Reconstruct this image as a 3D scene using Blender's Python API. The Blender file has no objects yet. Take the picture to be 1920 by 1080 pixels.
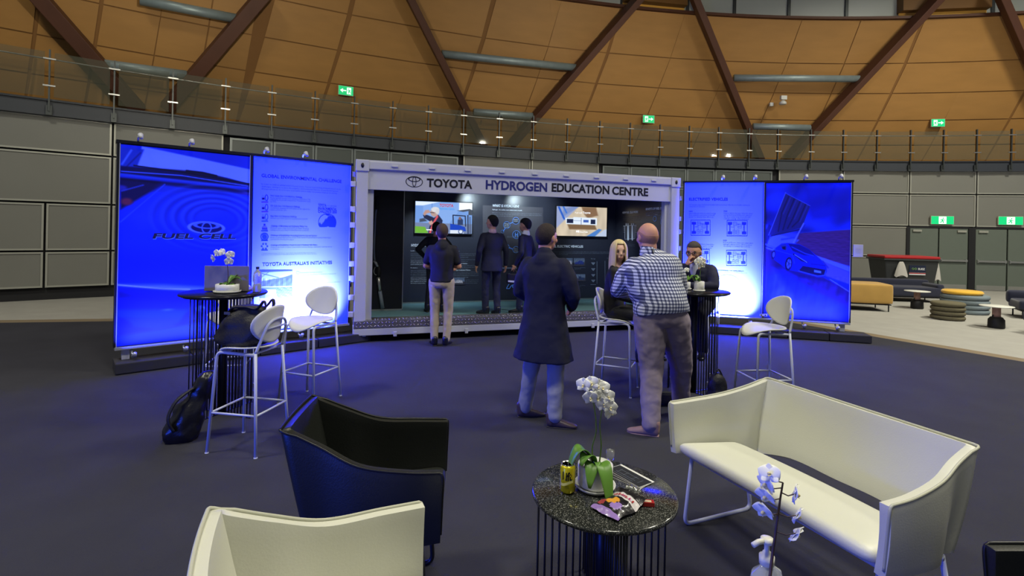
import bpy, bmesh, math, random
from mathutils import Vector, Matrix, noise
random.seed(7)
S = bpy.context.scene
COL = S.collection
PI = math.pi
# ------------------------------------------------------------------ camera
F = 980.0; CH = 1.70; HY = 430.0; ROLL = math.radians(1.15)
cam_data = bpy.data.cameras.new('camera'); cam = bpy.data.objects.new('camera', cam_data)
COL.objects.link(cam); S.camera = cam
cam_data.sensor_width = 36; cam_data.lens = 36 * F / 1920
cam_data.shift_y = -(540 - HY) / 1920
cam_data.clip_start = .05; cam_data.clip_end = 200
cam.matrix_world = Matrix.Translation((0, 0, CH)) @ Matrix.Rotation(-ROLL, 4, 'Y') @ Matrix.Rotation(PI/2, 4, 'X')
# ------------------------------------------------------------------ world, lights, exposure
S.view_settings.view_transform = 'Standard'; S.view_settings.look = 'None'
S.view_settings.exposure = 0.0; S.view_settings.gamma = 1.0
wd = bpy.data.worlds.new('hall_air'); S.world = wd; wd.use_nodes = True
wd.node_tree.nodes['Background'].inputs[0].default_value = (.50, .54, .62, 1)
wd.node_tree.nodes['Background'].inputs[1].default_value = .26
def area(name, loc, target, size, energy, color, size_y=None, spread=None):
    l = bpy.data.lights.new(name, 'AREA'); l.energy = energy; l.color = color
    l.shape = 'RECTANGLE' if size_y else 'SQUARE'; l.size = size
    if size_y: l.size_y = size_y
    if spread: l.spread = spread
    o = bpy.data.objects.new(name, l); COL.objects.link(o); o.location = loc
    o.rotation_euler = (Vector(target) - Vector(loc)).to_track_quat('-Z', 'Y').to_euler()
    return o
HALL = (1.0, .96, .80)
# the hall's high lamps, well above the floor
for i, (x, y, e) in enumerate([(-7, 2, 260), (1.5, 0, 165), (8, 5, 300), (14, 9, 460), (2, 12, 420), (-7, 9, 200)]):
    area('hall_lamp', (x, y, 11.5), (x, y + .8, 0), 1.6, e * 2.35, HALL, spread=math.radians(150))
# small lamps added in mid-air to brighten the timber dome, without fittings
for p, q, e in (((-3, 6, 5.2), (-9, 15, 7.2), 80), ((4, 9, 5.6), (3, 18.2, 7.2), 80), ((12, 9, 5.6), (14, 18.5, 7.2), 50)):
    area('dome_fill', p, q, .22, e, (1.0, .93, .74), spread=math.radians(120))
# assumed blue fill lamp without a fitting, added behind and left of the camera
area('assumed_blue_fill', (-4.6, -1.2, .30), (.6, 3.2, .15), 1.6, 85, (.015, .07, 1.0), .3, math.radians(100))
# ------------------------------------------------------------------ pixel helpers (rays of the real camera; every use gives a real depth or a real surface)
cr, sr = math.cos(ROLL), math.sin(ROLL)
def ray(x, y):
    du, dv = x - 960, y - HY
    u = du * cr + dv * sr; v = -du * sr + dv * cr
    return Vector((u / F, 1.0, -v / F))
EYE = Vector((0, 0, CH))
def at(x, y, d): return EYE + ray(x, y) * d
def on_z(x, y, z=0):
    r = ray(x, y); return EYE + r * ((z - CH) / r.z)
class Plane:
    """vertical plane through two floor points; local s (m, left to right), z (m), n towards the viewer"""
    def __init__(s, a, b):
        s.o = Vector((a[0], a[1], 0)); d = Vector((b[0]-a[0], b[1]-a[1], 0)); s.len = d.length; s.t = d.normalized()
        s.n = Vector((s.t.y, -s.t.x, 0))
    def hit(s, x, y):
        r = ray(x, y); k = (s.o - EYE).dot(s.n) / r.dot(s.n); p = EYE + r * k
        return ((p - s.o).dot(s.t), p.z)
    def pt(s, u, z, off=0.0): return s.o + s.t * u + s.n * off + Vector((0, 0, z))
    def mat(s, u, z, off=0.0):      # matrix: local X along wall, local Y up, local Z out to viewer
        m = Matrix.Identity(4); p = s.pt(u, z, off)
        for i in range(3): m[i][0] = s.t[i]; m[i][1] = (0, 0, 1)[i]; m[i][2] = s.n[i]; m[i][3] = p[i]
        return m
    def shifted(s, off):
        q = Plane((s.o.x, s.o.y), (s.o.x + s.t.x, s.o.y + s.t.y)); q.o = s.o + s.n * off; q.len = s.len; return q
# ------------------------------------------------------------------ materials
MATS = {}
def mat(name, col, rough=.6, metal=0, bump=0, bscale=60, var=0, vscale=8, spec=.5, emis=None, es=0, trans=0, alpha=1, ior=1.45, sheen=0, coat=0, stretch=None):
    if name in MATS: return MATS[name]
    m = bpy.data.materials.new(name); m.use_nodes = True; nt = m.node_tree; b = nt.nodes['Principled BSDF']
    if isinstance(col, (int, float)): col = (col,) * 3
    c4 = (*col, 1)
    b.inputs['Base Color'].default_value = c4; b.inputs['Roughness'].default_value = rough
    b.inputs['Metallic'].default_value = metal; b.inputs['Specular IOR Level'].default_value = spec
    b.inputs['Transmission Weight'].default_value = trans; b.inputs['IOR'].default_value = ior; b.inputs['Alpha'].default_value = alpha
    b.inputs['Coat Weight'].default_value = coat
    if sheen: b.inputs['Sheen Weight'].default_value = sheen
    if emis: b.inputs['Emission Color'].default_value = (*emis, 1); b.inputs['Emission Strength'].default_value = es
    tc = nt.nodes.new('ShaderNodeTexCoord')
    def vec():
        if stretch:
            mp = nt.nodes.new('ShaderNodeMapping'); mp.inputs['Scale'].default_value = stretch
            nt.links.new(tc.outputs['Object'], mp.inputs[0]); return mp.outputs[0]
        return tc.outputs['Object']
    n = nt.nodes.new('ShaderNodeTexNoise'); n.inputs['Scale'].default_value = vscale; n.inputs['Detail'].default_value = 5
    nt.links.new(vec(), n.inputs['Vector'])
    mx = nt.nodes.new('ShaderNodeMix'); mx.data_type = 'RGBA'
    v = var if var else .04
    mx.inputs[6].default_value = (*[c * (1 - v) for c in col], 1); mx.inputs[7].default_value = (*[min(1, c * (1 + v)) for c in col], 1)
    nt.links.new(n.outputs[0], mx.inputs[0]); nt.links.new(mx.outputs[2], b.inputs['Base Color'])
    if bump:
        n2 = nt.nodes.new('ShaderNodeTexNoise'); n2.inputs['Scale'].default_value = bscale; n2.inputs['Detail'].default_value = 3
        nt.links.new(vec(), n2.inputs['Vector'])
        bp = nt.nodes.new('ShaderNodeBump'); bp.inputs['Strength'].default_value = bump; bp.inputs['Distance'].default_value = .01
        nt.links.new(n2.outputs[0], bp.inputs['Height']); nt.links.new(bp.outputs[0], b.inputs['Normal'])
    MATS[name] = m; return m
def nodes_of(m): return m.node_tree.nodes, m.node_tree.links, m.node_tree.nodes['Principled BSDF']
def flat(r, g, b, k=1.0):
    """material colour from an sRGB triple"""
    def l(c):
        c /= 255; return c / 12.92 if c <= .04045 else ((c + .055) / 1.055) ** 2.4
    return (l(r) * k, l(g) * k, l(b) * k)
def ink(r, g, b, rough=.6, emit=0):
    n = 'print_%d_%d_%d_%g' % (r, g, b, emit)
    c = flat(r, g, b)
    return mat(n, c, rough, emis=c if emit else None, es=emit, spec=.3)
# ------------------------------------------------------------------ mesh builder
def smooth_path(pts, n=8, closed=False):
    P = [Vector(p) for p in pts]; out = []
    N = len(P); seg = N if closed else N - 1
    for i in range(seg):
        if closed: a, b, c, d = P[(i-1) % N], P[i], P[(i+1) % N], P[(i+2) % N]
        else: a, b, c, d = P[max(i-1, 0)], P[i], P[i+1], P[min(i+2, N-1)]
        for k in range(n):
            t = k / n
            out.append(.5 * ((2*b) + (-a + c)*t + (2*a - 5*b + 4*c - d)*t*t + (-a + 3*b - 3*c + d)*t**3))
    if not closed: out.append(P[-1])
    return out
def round_path(pts, r=.03, n=5):
    """polyline with its corners rounded by radius r"""
    P = [Vector(p) for p in pts]; out = [P[0]]
    for i in range(1, len(P)-1):
        a, b, c = P[i-1], P[i], P[i+1]
        u = (a-b); v = (c-b); k = min(r, u.length*.45, v.length*.45); p = b + u.normalized()*k; q = b + v.normalized()*k
        for j in range(n+1):
            t = j/n; out.append(p*(1-t)**2 + b*2*t*(1-t) + q*t*t)
    out.append(P[-1]); return out
class MB:
    def __init__(s): s.v = []; s.f = []; s.m = []; s.s = []; s.mats = []
    def mi(s, m):
        if m is None: return 0
        if m not in s.mats: s.mats.append(m)
        return s.mats.index(m)
    def add(s, vs, fs, m=None, smooth=False, M=None):
        b = len(s.v); k = s.mi(m)
        s.v += [tuple(M @ Vector(p)) if M else tuple(p) for p in vs]
        for f in fs: s.f.append(tuple(b + i for i in f)); s.m.append(k); s.s.append(smooth)
        return s
    def box(s, c, d, m=None, rz=0, M=None, bev=0):
        x, y, z = d[0]/2, d[1]/2, d[2]/2
        T = Matrix.Translation(c) @ Matrix.Rotation(rz, 4, 'Z')
        if M: T = M @ T
        if bev:
            bm = bmesh.new(); bmesh.ops.create_cube(bm, size=1, matrix=Matrix.Diagonal((*d, 1)))
            bmesh.ops.bevel(bm, geom=list(bm.edges), offset=min(bev, min(d)*.45), segments=2, profile=.6, affect='EDGES')
            bm.verts.index_update()
            s.add([v.co.copy() for v in bm.verts], [[q.index for q in f.verts] for f in bm.faces], m, False, T); bm.free(); return s
        vs = [(-x,-y,-z),(x,-y,-z),(x,y,-z),(-x,y,-z),(-x,-y,z),(x,-y,z),(x,y,z),(-x,y,z)]
        return s.add(vs, [(0,3,2,1),(4,5,6,7),(0,1,5,4),(1,2,6,5),(2,3,7,6),(3,0,4,7)], m, False, T)
    def beam(s, a, b, w, h, m=None, up=(0,0,1)):
        a = Vector(a); b = Vector(b); d = (b-a); L = d.length; d.normalize()
        r = d.cross(Vector(up)); r = r.normalized() if r.length > 1e-5 else Vector((1,0,0)); u = r.cross(d)
        vs = [a + r*(sx*w/2) + u*(sz*h/2) + d*(L*t) for t in (0,1) for sx, sz in ((-1,-1),(1,-1),(1,1),(-1,1))]
        return s.add(vs, [(0,1,2,3),(7,6,5,4),(0,4,5,1),(1,5,6,2),(2,6,7,3),(3,7,4,0)], m)
    def tube(s, pts, r, m=None, n=10, closed=False, cap=True, sx=1, up=None, smooth=True):
        P = [Vector(p) for p in pts]; N = len(P); R = r if isinstance(r, (list, tuple)) else [r]*N
        vs = []; fs = []; prev = None
        for i, p in enumerate(P):
            if closed: t = P[(i+1) % N] - P[i-1]
            else: t = P[min(i+1, N-1)] - P[max(i-1, 0)]
            t = t.normalized() if t.length > 1e-9 else Vector((0,0,1))
            if prev is None:
                ref = Vector(up) if up else (Vector((0,0,1)) if abs(t.z) < .9 else Vector((1,0,0)))
                a = (ref - t*ref.dot(t)).normalized()
            else:
                a = prev - t*prev.dot(t); a = a.normalized() if a.length > 1e-6 else prev
            prev = a; b = t.cross(a)
            for k in range(n):
                an = 2*PI*k/n; vs.append(p + (a*math.cos(an) + b*math.sin(an)*sx)*R[i])
        for i in range(N if closed else N-1):
            j = (i+1) % N
            for k in range(n): fs.append((i*n+k, i*n+(k+1) % n, j*n+(k+1) % n, j*n+k))
        if cap and not closed: fs.append(tuple(range(n-1,-1,-1))); fs.append(tuple((N-1)*n+k for k in range(n)))
        return s.add(vs, fs, m, smooth)
    def lathe(s, prof, c=(0,0,0), m=None, n=32, smooth=True, sx=1, sy=1, M=None):
        vs = []; fs = []
        for r, z in prof:
            for k in range(n): a = 2*PI*k/n; vs.append((c[0]+r*sx*math.cos(a), c[1]+r*sy*math.sin(a), c[2]+z))
        for i in range(len(prof)-1):
            for k in range(n): fs.append((i*n+k, i*n+(k+1) % n, (i+1)*n+(k+1) % n, (i+1)*n+k))
        if prof[0][0] > 1e-4: fs.append(tuple(range(n-1,-1,-1)))
        if prof[-1][0] > 1e-4: fs.append(tuple((len(prof)-1)*n+k for k in range(n)))
        return s.add(vs, fs, m, smooth, M)
    def ball(s, c, r, m=None, n=16, k=10, M=None):
        if not isinstance(r, (list, tuple)): r = (r, r, r)
        vs = []; fs = []
        for i in range(k+1):
            t = -PI/2 + PI*i/k
            for j in range(n):
                a = 2*PI*j/n; vs.append((c[0]+r[0]*math.cos(t)*math.cos(a), c[1]+r[1]*math.cos(t)*math.sin(a), c[2]+r[2]*math.sin(t)))
        for i in range(k):
            for j in range(n): fs.append((i*n+j, i*n+(j+1) % n, (i+1)*n+(j+1) % n, (i+1)*n+j))
        return s.add(vs, fs, m, True, M)
    def poly(s, pts, m=None, thick=0, nrm=None):
        P = [Vector(p) for p in pts]; n = len(P)
        if thick and nrm is not None:
            q = [p - nrm*thick for p in P]
            fs = [tuple(range(n)), tuple(range(2*n-1, n-1, -1))] + [(i, n+i, n+(i+1) % n, (i+1) % n) for i in range(n)]
            return s.add(P+q, fs, m)
        return s.add(P, [tuple(range(n))], m)
    def grid(s, fn, nu, nv, m=None, smooth=True, closed_u=False):
        vs = [fn(i/(nu-(0 if closed_u else 1)), j/(nv-1)) for i in range(nu) for j in range(nv)]; fs = []
        for i in range(nu if closed_u else nu-1):
            for j in range(nv-1): a = i*nv+j; b = ((i+1) % nu)*nv+j; fs.append((a, b, b+1, a+1))
        return s.add(vs, fs, m, smooth)
    def build(s, name, m=None, parent=None, world=True, mods=None, fix=True):
        me = bpy.data.meshes.new(name)
        V = s.v
        W = WM.get(parent.name) if parent else None
        if W is not None and world:
            I = W.inverted(); V = [tuple(I @ Vector(p)) for p in V]
        me.from_pydata(V, [], s.f)
        if s.mats:
            for q in s.mats: me.materials.append(q)
            me.polygons.foreach_set('material_index', s.m)
        if m is not None:
            if not s.mats: me.materials.append(m)
        me.polygons.foreach_set('use_smooth', s.s)
        if fix:
            bm = bmesh.new(); bm.from_mesh(me)
            bmesh.ops.remove_doubles(bm, verts=bm.verts, dist=1e-6)
            bmesh.ops.recalc_face_normals(bm, faces=bm.faces); bm.to_mesh(me); bm.free()
        me.update()
        o = bpy.data.objects.new(name, me); COL.objects.link(o)
        if parent:
            o.parent = parent
            if W is not None: WM[o.name] = W.copy()
        else: WM[o.name] = Matrix.Identity(4)
        return o
WM = {}      # world matrices, by object name
def tag(o, label=None, cat=None, group=None, kind=None):
    if label: o['label'] = label
    if cat: o['category'] = cat
    if group: o['group'] = group
    if kind: o['kind'] = kind
    return o
def thing(name, label, cat, loc=(0,0,0), rz=0, group=None):
    o = bpy.data.objects.new(name, None); COL.objects.link(o); o.empty_display_size = .1
    o.location = loc; o.rotation_euler = (0, 0, rz); o.name = name
    WM[o.name] = Matrix.Translation(loc) @ Matrix.Rotation(rz, 4, 'Z')
    return tag(o, label, cat, group)
def struct(o): o['kind'] = 'structure'; return o
def origin_to_base(o):
    """move a single-mesh thing's origin to the base centre of its mesh"""
    me = o.data; xs = [v.co for v in me.vertices]
    c = Vector(((min(v.x for v in xs)+max(v.x for v in xs))/2, (min(v.y for v in xs)+max(v.y for v in xs))/2, min(v.z for v in xs)))
    me.transform(Matrix.Translation(-c)); o.location = c; WM[o.name] = Matrix.Translation(c); return o
def kids(o): return [c for c in bpy.data.objects if c.parent == o]
def dup(root, loc, rz, label=None):
    r = root.copy(); COL.objects.link(r); r.location = loc; r.rotation_euler = (0, 0, rz)
    if label: r['label'] = label
    W = Matrix.Translation(loc) @ Matrix.Rotation(rz, 4, 'Z'); WM[r.name] = W
    for ch in kids(root):
        c = ch.copy(); COL.objects.link(c); c.parent = r; WM[c.name] = W
        for g in kids(ch):
            d = g.copy(); COL.objects.link(d); d.parent = c; WM[d.name] = W
    return r
def mod(o, kind, **kw):
    m = o.modifiers.new(kind.lower(), kind)
    for k, v in kw.items(): setattr(m, k, v)
    return m
def subsurf(o, n=2):
    m = mod(o, 'SUBSURF', levels=n, render_levels=n)
    for p in o.data.polygons: p.use_smooth = True
    return o
def bevel(o, w=.004, n=2): mod(o, 'BEVEL', width=w, segments=n, limit_method='ANGLE', angle_limit=.7); return o
def apply_mods(o):
    dg = bpy.context.evaluated_depsgraph_get(); dg.update()
    me = bpy.data.meshes.new_from_object(o.evaluated_get(dg), depsgraph=dg)
    old = o.data; o.modifiers.clear(); o.data = me; bpy.data.meshes.remove(old); return o
# ------------------------------------------------------------------ lettering
def text_mesh(body, size=1.0, bold=0.0, align='LEFT', spacing=1.0, line=1.0, res=3):
    c = bpy.data.curves.new('lettering', 'FONT'); c.body = body; c.size = size; c.align_x = align
    c.offset = bold; c.space_character = spacing; c.space_line = line; c.resolution_u = res
    o = bpy.data.objects.new('lettering', c); COL.objects.link(o)
    dg = bpy.context.evaluated_depsgraph_get(); dg.update()
    me = bpy.data.meshes.new_from_object(o.evaluated_get(dg), depsgraph=dg)
    vs = [v.co.copy() for v in me.vertices]; fs = [tuple(p.vertices) for p in me.polygons]
    bpy.data.objects.remove(o); bpy.data.curves.remove(c); bpy.data.meshes.remove(me)
    return vs, fs
def put_text(mb, pl, body, p0, width=None, height=None, m=None, off=.003, bold=0.0, spacing=1.0, line=1.0, res=3, slant=0):
    """lettering on a vertical plane: left end of the first baseline p0=(s,z); scaled to width and/or cap height"""
    vs, fs = text_mesh(body, 1.0, bold, 'LEFT', spacing, line, res)
    if not vs: return
    x0 = min(v.x for v in vs); x1 = max(v.x for v in vs)
    sx = sy = None
    if height: sy = height / .70
    if width: sx = width / (x1-x0)
    if sx is None: sx = sy
    if sy is None: sy = sx
    M = pl.mat(p0[0], p0[1], off)
    mb.add([((v.x-x0)*sx + v.y*sy*slant, v.y*sy, 0) for v in vs], fs, m, False, M)
def px_text(mb, pl, body, a, b, cap, m, off=.003, **kw):
    """lettering running between two photo points on the plane, cap height in pixels"""
    p = pl.hit(*a); q = pl.hit(*b); h = abs(pl.hit(a[0], a[1]-cap)[1] - p[1])
    put_text(mb, pl, body, (p[0], p[1]), width=q[0]-p[0], height=h, m=m, off=off, **kw)
def px_poly(mb, pl, pts, m, off=.002):
    mb.poly([pl.pt(*pl.hit(*p), off) for p in pts], m)
# ================================================================== THE HALL
CX, CY, RW = 9.3, -12.9, 30.7            # the hall is round: centre and wall radius
def wall_az(x, R=RW, y=430):
    """azimuth where the vertical plane through photo column x meets the round wall"""
    r = ray(x, y); dx, dy = r.x, r.y
    a = dx*dx + dy*dy; b = -2*(dx*CX + dy*CY); c = CX*CX + CY*CY - R*R
    k = (-b + math.sqrt(b*b - 4*a*c)) / (2*a); return math.atan2(dy*k - CY, dx*k - CX)
def wp(az, R, z): return Vector((CX + R*math.cos(az), CY + R*math.sin(az), z))
A0 = wall_az(-500); A1 = wall_az(2700)       # left and right ends that the photo could see
m_carpet = mat('black_event_carpet', flat(54, 54, 62), .95, bump=.25, bscale=180, var=.18, vscale=2.2, spec=.15)
nd, lk, bs = nodes_of(m_carpet)
m_tan = mat('beige_hall_carpet', flat(158, 156, 150), .95, bump=.3, bscale=140, var=.12, vscale=3, spec=.1)
m_tan2 = mat('tan_edge_floor', flat(125, 110, 88), .6, var=.12, vscale=3)
# floor: beige hall carpet with the black event carpet laid in it
b = MB(); N = 60
for i in range(N):
    a, c = A1 + (A0-A1)*i/N, A1 + (A0-A1)*(i+1)/N
    b.add([wp(a, 4, 0), wp(a, RW+.3, 0), wp(c, RW+.3, 0), wp(c, 4, 0)], [(0,1,2,3)], m_tan)
struct(b.build('floor'))
k0 = Vector((-16, 6.95, 0)); k1 = Vector((4.75, 11.25, 0)); k2 = Vector((9.6, 3.1, 0)); k3 = Vector((12, -6, 0)); k4 = Vector((-16, -6, 0))
b = MB(); b.poly([p + Vector((0,0,.006)) for p in (k0, k4, k3, k2, k1)], m_carpet, .005, Vector((0,0,1)))
o = struct(b.build('floor_carpet'))
b = MB()
for p, q in ((k1, k2), (k0, k1)):
    d = (q-p).normalized(); n = Vector((-d.y, d.x, 0))
    if n.y < 0: n = -n
    b.add([p - d*.1, q + d*.1, q + d*.1 + n*.28, p - d*.1 + n*.28] if p is k1 else [p, q, q + n*.28, p + n*.28], [(0,1,2,3)], m_tan2)
for i, v in enumerate(b.v): b.v[i] = (v[0], v[1], .003)
struct(b.build('trim_carpet'))
# wall
m_pan = mat('grey_wall_panel', flat(118, 118, 112), .5, var=.1, vscale=.8, bump=.03, bscale=300)
m_pdark = mat('slate_wall_panel', flat(78, 84, 82), .45, var=.06, vscale=1.5)
m_frame = mat('pale_aluminium_frame', flat(168, 168, 158), .4, metal=.3)
m_fdark = mat('dull_aluminium_frame', flat(118, 124, 124), .4, metal=.3)
m_gap = mat('black_joint', flat(24, 24, 28), .7)
m_slab = mat('dark_balcony_fascia', flat(52, 56, 64), .5, var=.05)
m_door = mat('grey_green_door', flat(98, 106, 98), .45, var=.05)
m_steel = mat('brushed_steel', flat(190, 190, 185), .3, metal=.9)
b = MB(); N = 80
for i in range(N):
    a, c = A1 + (A0-A1)*i/N, A1 + (A0-A1)*(i+1)/N
    b.add([wp(a, RW+.08, 0), wp(a, RW+.08, 4.1), wp(c, RW+.08, 4.1), wp(c, RW+.08, 0)], [(0,1,2,3)], m_gap)
ROWS = [.25, 1.04, 2.07, 3.15, 3.93]
def bay(x0, x1, z0, z1, m, fm, g=.02, fw=.035):
    a, c = wall_az(x0), wall_az(x1)
    p, q = wp(a, RW, 0), wp(c, RW, 0); t = (q-p); L = t.length; t.normalize(); n = Vector((t.y, -t.x, 0))
    def P(s, z, o): return p + t*s + n*o + Vector((0,0,z))
    s0, s1, y0, y1 = g, L-g, z0+g, z1-g
    b.add([P(s0+fw,y0+fw,0), P(s1-fw,y0+fw,0), P(s1-fw,y1-fw,0), P(s0+fw,y1-fw,0)], [(0,1,2,3)], m)
    o_ = [P(s0,y0,.02), P(s1,y0,.02), P(s1,y1,.02), P(s0,y1,.02), P(s0+fw,y0+fw,.02), P(s1-fw,y0+fw,.02), P(s1-fw,y1-fw,.02), P(s0+fw,y1-fw,.02),
          P(s0+fw,y0+fw,0), P(s1-fw,y0+fw,0), P(s1-fw,y1-fw,0), P(s0+fw,y1-fw,0), P(s0,y0,-.03), P(s1,y0,-.03), P(s1,y1,-.03), P(s0,y1,-.03)]
    fs = []
    for i in range(4):
        j = (i+1) % 4; fs += [(i, j, 4+j, 4+i), (4+i, 4+j, 8+j, 8+i), (12+i, 12+j, j, i)]
    b.add(o_, fs, fm)
light_l = [(-400, -215), (-215, 208)]
for x0, x1 in [(-330, -30), (-30, 208), (208, 417)]:
    for z0, z1 in ((ROWS[2], ROWS[3]), (ROWS[3], ROWS[4])): bay(x0 if x0 > -30 else x0, x1, z0, z1, m_pan, m_frame)
for x0, x1 in [(-330, -180), (-180, -42), (-42, 84), (84, 208), (208, 315), (315, 417)]:
    for z0, z1 in ((ROWS[0], ROWS[1]), (ROWS[1], ROWS[2])): bay(x0, x1, z0, z1, m_pan, m_frame)
for xs in ([427, 509, 587, 660, 728, 793, 857], [1127, 1179, 1232, 1285, 1338, 1391, 1446]):
    for x0, x1 in zip(xs, xs[1:]):
        bay(x0, x1, 3.2, 3.86, m_pdark, m_fdark, .01, .05)
        bay(x0, x1, .1, 3.2, m_pdark, m_fdark, .01, .05)
for x0, x1 in [(865, 993), (993, 1121), (1457, 1578), (1578, 1703), (1703, 1829), (1829, 1965), (1965, 2120), (2120, 2300)]:
    for k in (2, 3): bay(x0, x1, ROWS[k], ROWS[k+1], m_pan, m_frame)
    if x0 < 1600 or x0 > 1960:
        for k in (0, 1): bay(x0, x1, ROWS[k], ROWS[k+1], m_pan, m_frame)
struct(b.build('wall_back'))
# exit doors
for n, (x0, xm, x1) in enumerate([(1705, 1761, 1815), (1828, 1889, 1950)]):
    a, c = wall_az(x0), wall_az(x1); p, q = wp(a, RW-.0, 0), wp(c, RW-.0, 0); pl = Plane((p.x, p.y), (q.x, q.y))
    b = MB(); L = pl.len
    for s0, s1 in ((0, L/2-.006), (L/2+.006, L)):
        b.box(((s0+s1)/2, 1.02, .0), (s1-s0-.03, 2.0, .05), m_door, M=pl.mat(0, 0, .0))
    b.box((-.05, 1.03, 0), (.1, 2.06, .09), m_gap, M=pl.mat(0, 0, 0)); b.box((L+.05, 1.03, 0), (.1, 2.06, .09), m_gap, M=pl.mat(0, 0, 0))
    b.box((L/2, 2.05, 0), (L, .05, .09), m_gap, M=pl.mat(0, 0, 0))
    d = struct(b.build('door_%d' % (n+1)))
    for s0, s1 in ((.05, L/2-.04), (L/2+.04, L-.05)):
        h = MB(); h.box(((s0+s1)/2, .96, .075), (s1-s0, .06, .05), M=pl.mat(0,0,0)); h.box((s0+.02, .96, .04), (.05, .1, .07), M=pl.mat(0,0,0)); h.box((s1-.02, .96, .04), (.05, .1, .07), M=pl.mat(0,0,0))
        h.build('panic_bar', m_steel, d)
        h = MB(); h.box((s0+.16 if s0 < .1 else s1-.16, 1.93, .05), (.26, .07, .05), M=pl.mat(0,0,0)); h.build('door_closer', m_frame, d)
        h = MB(); h.box(((s0+s1)/2, .09, .03), (s1-s0, .16, .008), M=pl.mat(0,0,0)); h.build('kick_plate', m_steel, d)
# balcony slab
b = MB(); N = 90
for i in range(N):
    a, c = A1 + (A0-A1)*i/N, A1 + (A0-A1)*(i+1)/N
    for z0, z1, r0 in ((3.93, 4.2, RW-.12), (4.2, 4.24, RW-.16), (3.9, 3.95, RW-.14)):
        b.add([wp(a, r0, z0), wp(a, r0, z1), wp(c, r0, z1), wp(c, r0, z0), wp(a, RW+3.2, z0), wp(a, RW+3.2, z1), wp(c, RW+3.2, z1), wp(c, RW+3.2, z0)],
              [(0,1,2,3), (1,5,6,2), (0,3,7,4)], m_slab)
o = struct(b.build('trim_balcony'))
# railing: posts, rail, clamps, glass panes
m_post = mat('dark_steel_post', flat(70, 74, 74), .4, metal=.5)
m_glass = mat('railing_glass', flat(96, 98, 82), .04, alpha=.28, spec=.8, var=.01)
post_x = [-170, -35, 87, 209, 319, 418, 505, 586, 660, 732, 799, 865, 932, 996, 1060, 1121, 1178, 1234, 1289, 1344, 1401, 1455, 1517, 1578, 1641, 1704, 1766, 1828, 1893, 1958, 2030]
rail = thing('balcony_railing', 'glass balustrade with dark steel posts along the curved balcony above the hall', 'railing', wp(wall_az(960), RW-.1, 4.24))
azs = [wall_az(x, RW-.2) for x in post_x]
for a in azs:
    p = MB(); rz = a
    p.box(tuple(wp(a, RW-.2, 4.62)), (.07, .03, 1.28), rz=rz)
    p.box(tuple(wp(a, RW-.165, 4.0)), (.07, .1, .2), rz=rz)
    p.build('post', m_post, rail)
b = MB(); b.tube([wp(azs[0] + (azs[-1]-azs[0])*i/120, RW-.22, 5.06) for i in range(121)], .016, n=8); b.build('handrail', m_steel, rail)
posts_ = kids(rail)
for a, po in zip(azs, [o for o in posts_ if o.name.startswith('post')]):
    for z in (4.5, 5.06):
        b = MB(); b.box(tuple(wp(a, RW-.25, z)), (.03, .2, .03), rz=a); b.build('glass_clamp', m_steel, po)
for a, c in zip(azs, azs[1:]):
    g = MB(); e = .0025 * (1 if c > a else -1)
    p, q = wp(a+e, RW-.24, 4.27), wp(c-e, RW-.24, 4.27)
    n = Vector((q.y-p.y, p.x-q.x, 0)).normalized()*.006; u = Vector((0,0,.93))
    g.add([p, q, q+u, p+u, p+n, q+n, q+u+n, p+u+n], [(0,1,2,3),(7,6,5,4),(0,4,5,1),(1,5,6,2),(2,6,7,3),(3,7,4,0)])
    g.build('glass_pane', m_glass, rail)
# timber dome
ZT = 8.75
def RD(z): return RW + 1.35 - (z - 4.2) * .45
m_ply = mat('honey_plywood', flat(172, 126, 66), .55, var=.14, vscale=1.2, bump=.04, bscale=60, stretch=(1, 1, 4))
m_joint = mat('plywood_joint', flat(136, 94, 46), .7)
m_rim = mat('dark_timber', flat(84, 50, 34), .55, var=.2, vscale=3, stretch=(1,1,.3))
b = MB()
rows = [4.2, 4.95, 5.75, 6.6, 7.5, ZT]
pj = [wall_az(x, RW+1) for x in [-330, -190, -70, 38, 150, 262, 355, 438, 580, 720, 835, 955, 1065, 1180, 1290, 1395, 1500, 1608, 1730, 1850, 1990, 2140, 2300]]
for zi in range(len(rows)-1):
    z0, z1 = rows[zi], rows[zi+1]
    for i in range(len(pj)-1):
        a, c = pj[i], pj[i+1]; e = -.0007; sh = (a-c)
        lean = .10*sh*zi; lean2 = .10*sh*(zi+1)
        def Q(t, z, off=0, l=0): return wp(t - l, RD(z) + off, z)
        b.add([Q(a+e, z0+.014, 0, lean), Q(c-e, z0+.014, 0, lean), Q(c-e, z1-.014, 0, lean2), Q(a+e, z1-.014, 0, lean2)], [(0,1,2,3)], m_ply)
for i in range(80):
    a, c = A1 + (A0-A1)*i/80, A1 + (A0-A1)*(i+1)/80
    b.add([wp(a, RD(4)+.02, 4), wp(a, RD(ZT)+.02, ZT), wp(c, RD(ZT)+.02, ZT), wp(c, RD(4)+.02, 4)], [(0,1,2,3)], m_joint)
    for z0, z1, r0, r1 in ((ZT, ZT+.08, RD(ZT)-.1, RD(ZT)-.1), (ZT+.08, ZT+.08, RD(ZT)-.1, RD(ZT)+1.2), (ZT, ZT, RD(ZT)-.1, RD(ZT)+.2)):
        b.add([wp(a, r0, z0), wp(a, r1, z1), wp(c, r1, z1), wp(c, r0, z0)], [(0,1,2,3)], m_rim)
struct(b.build('wall_dome'))
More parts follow.
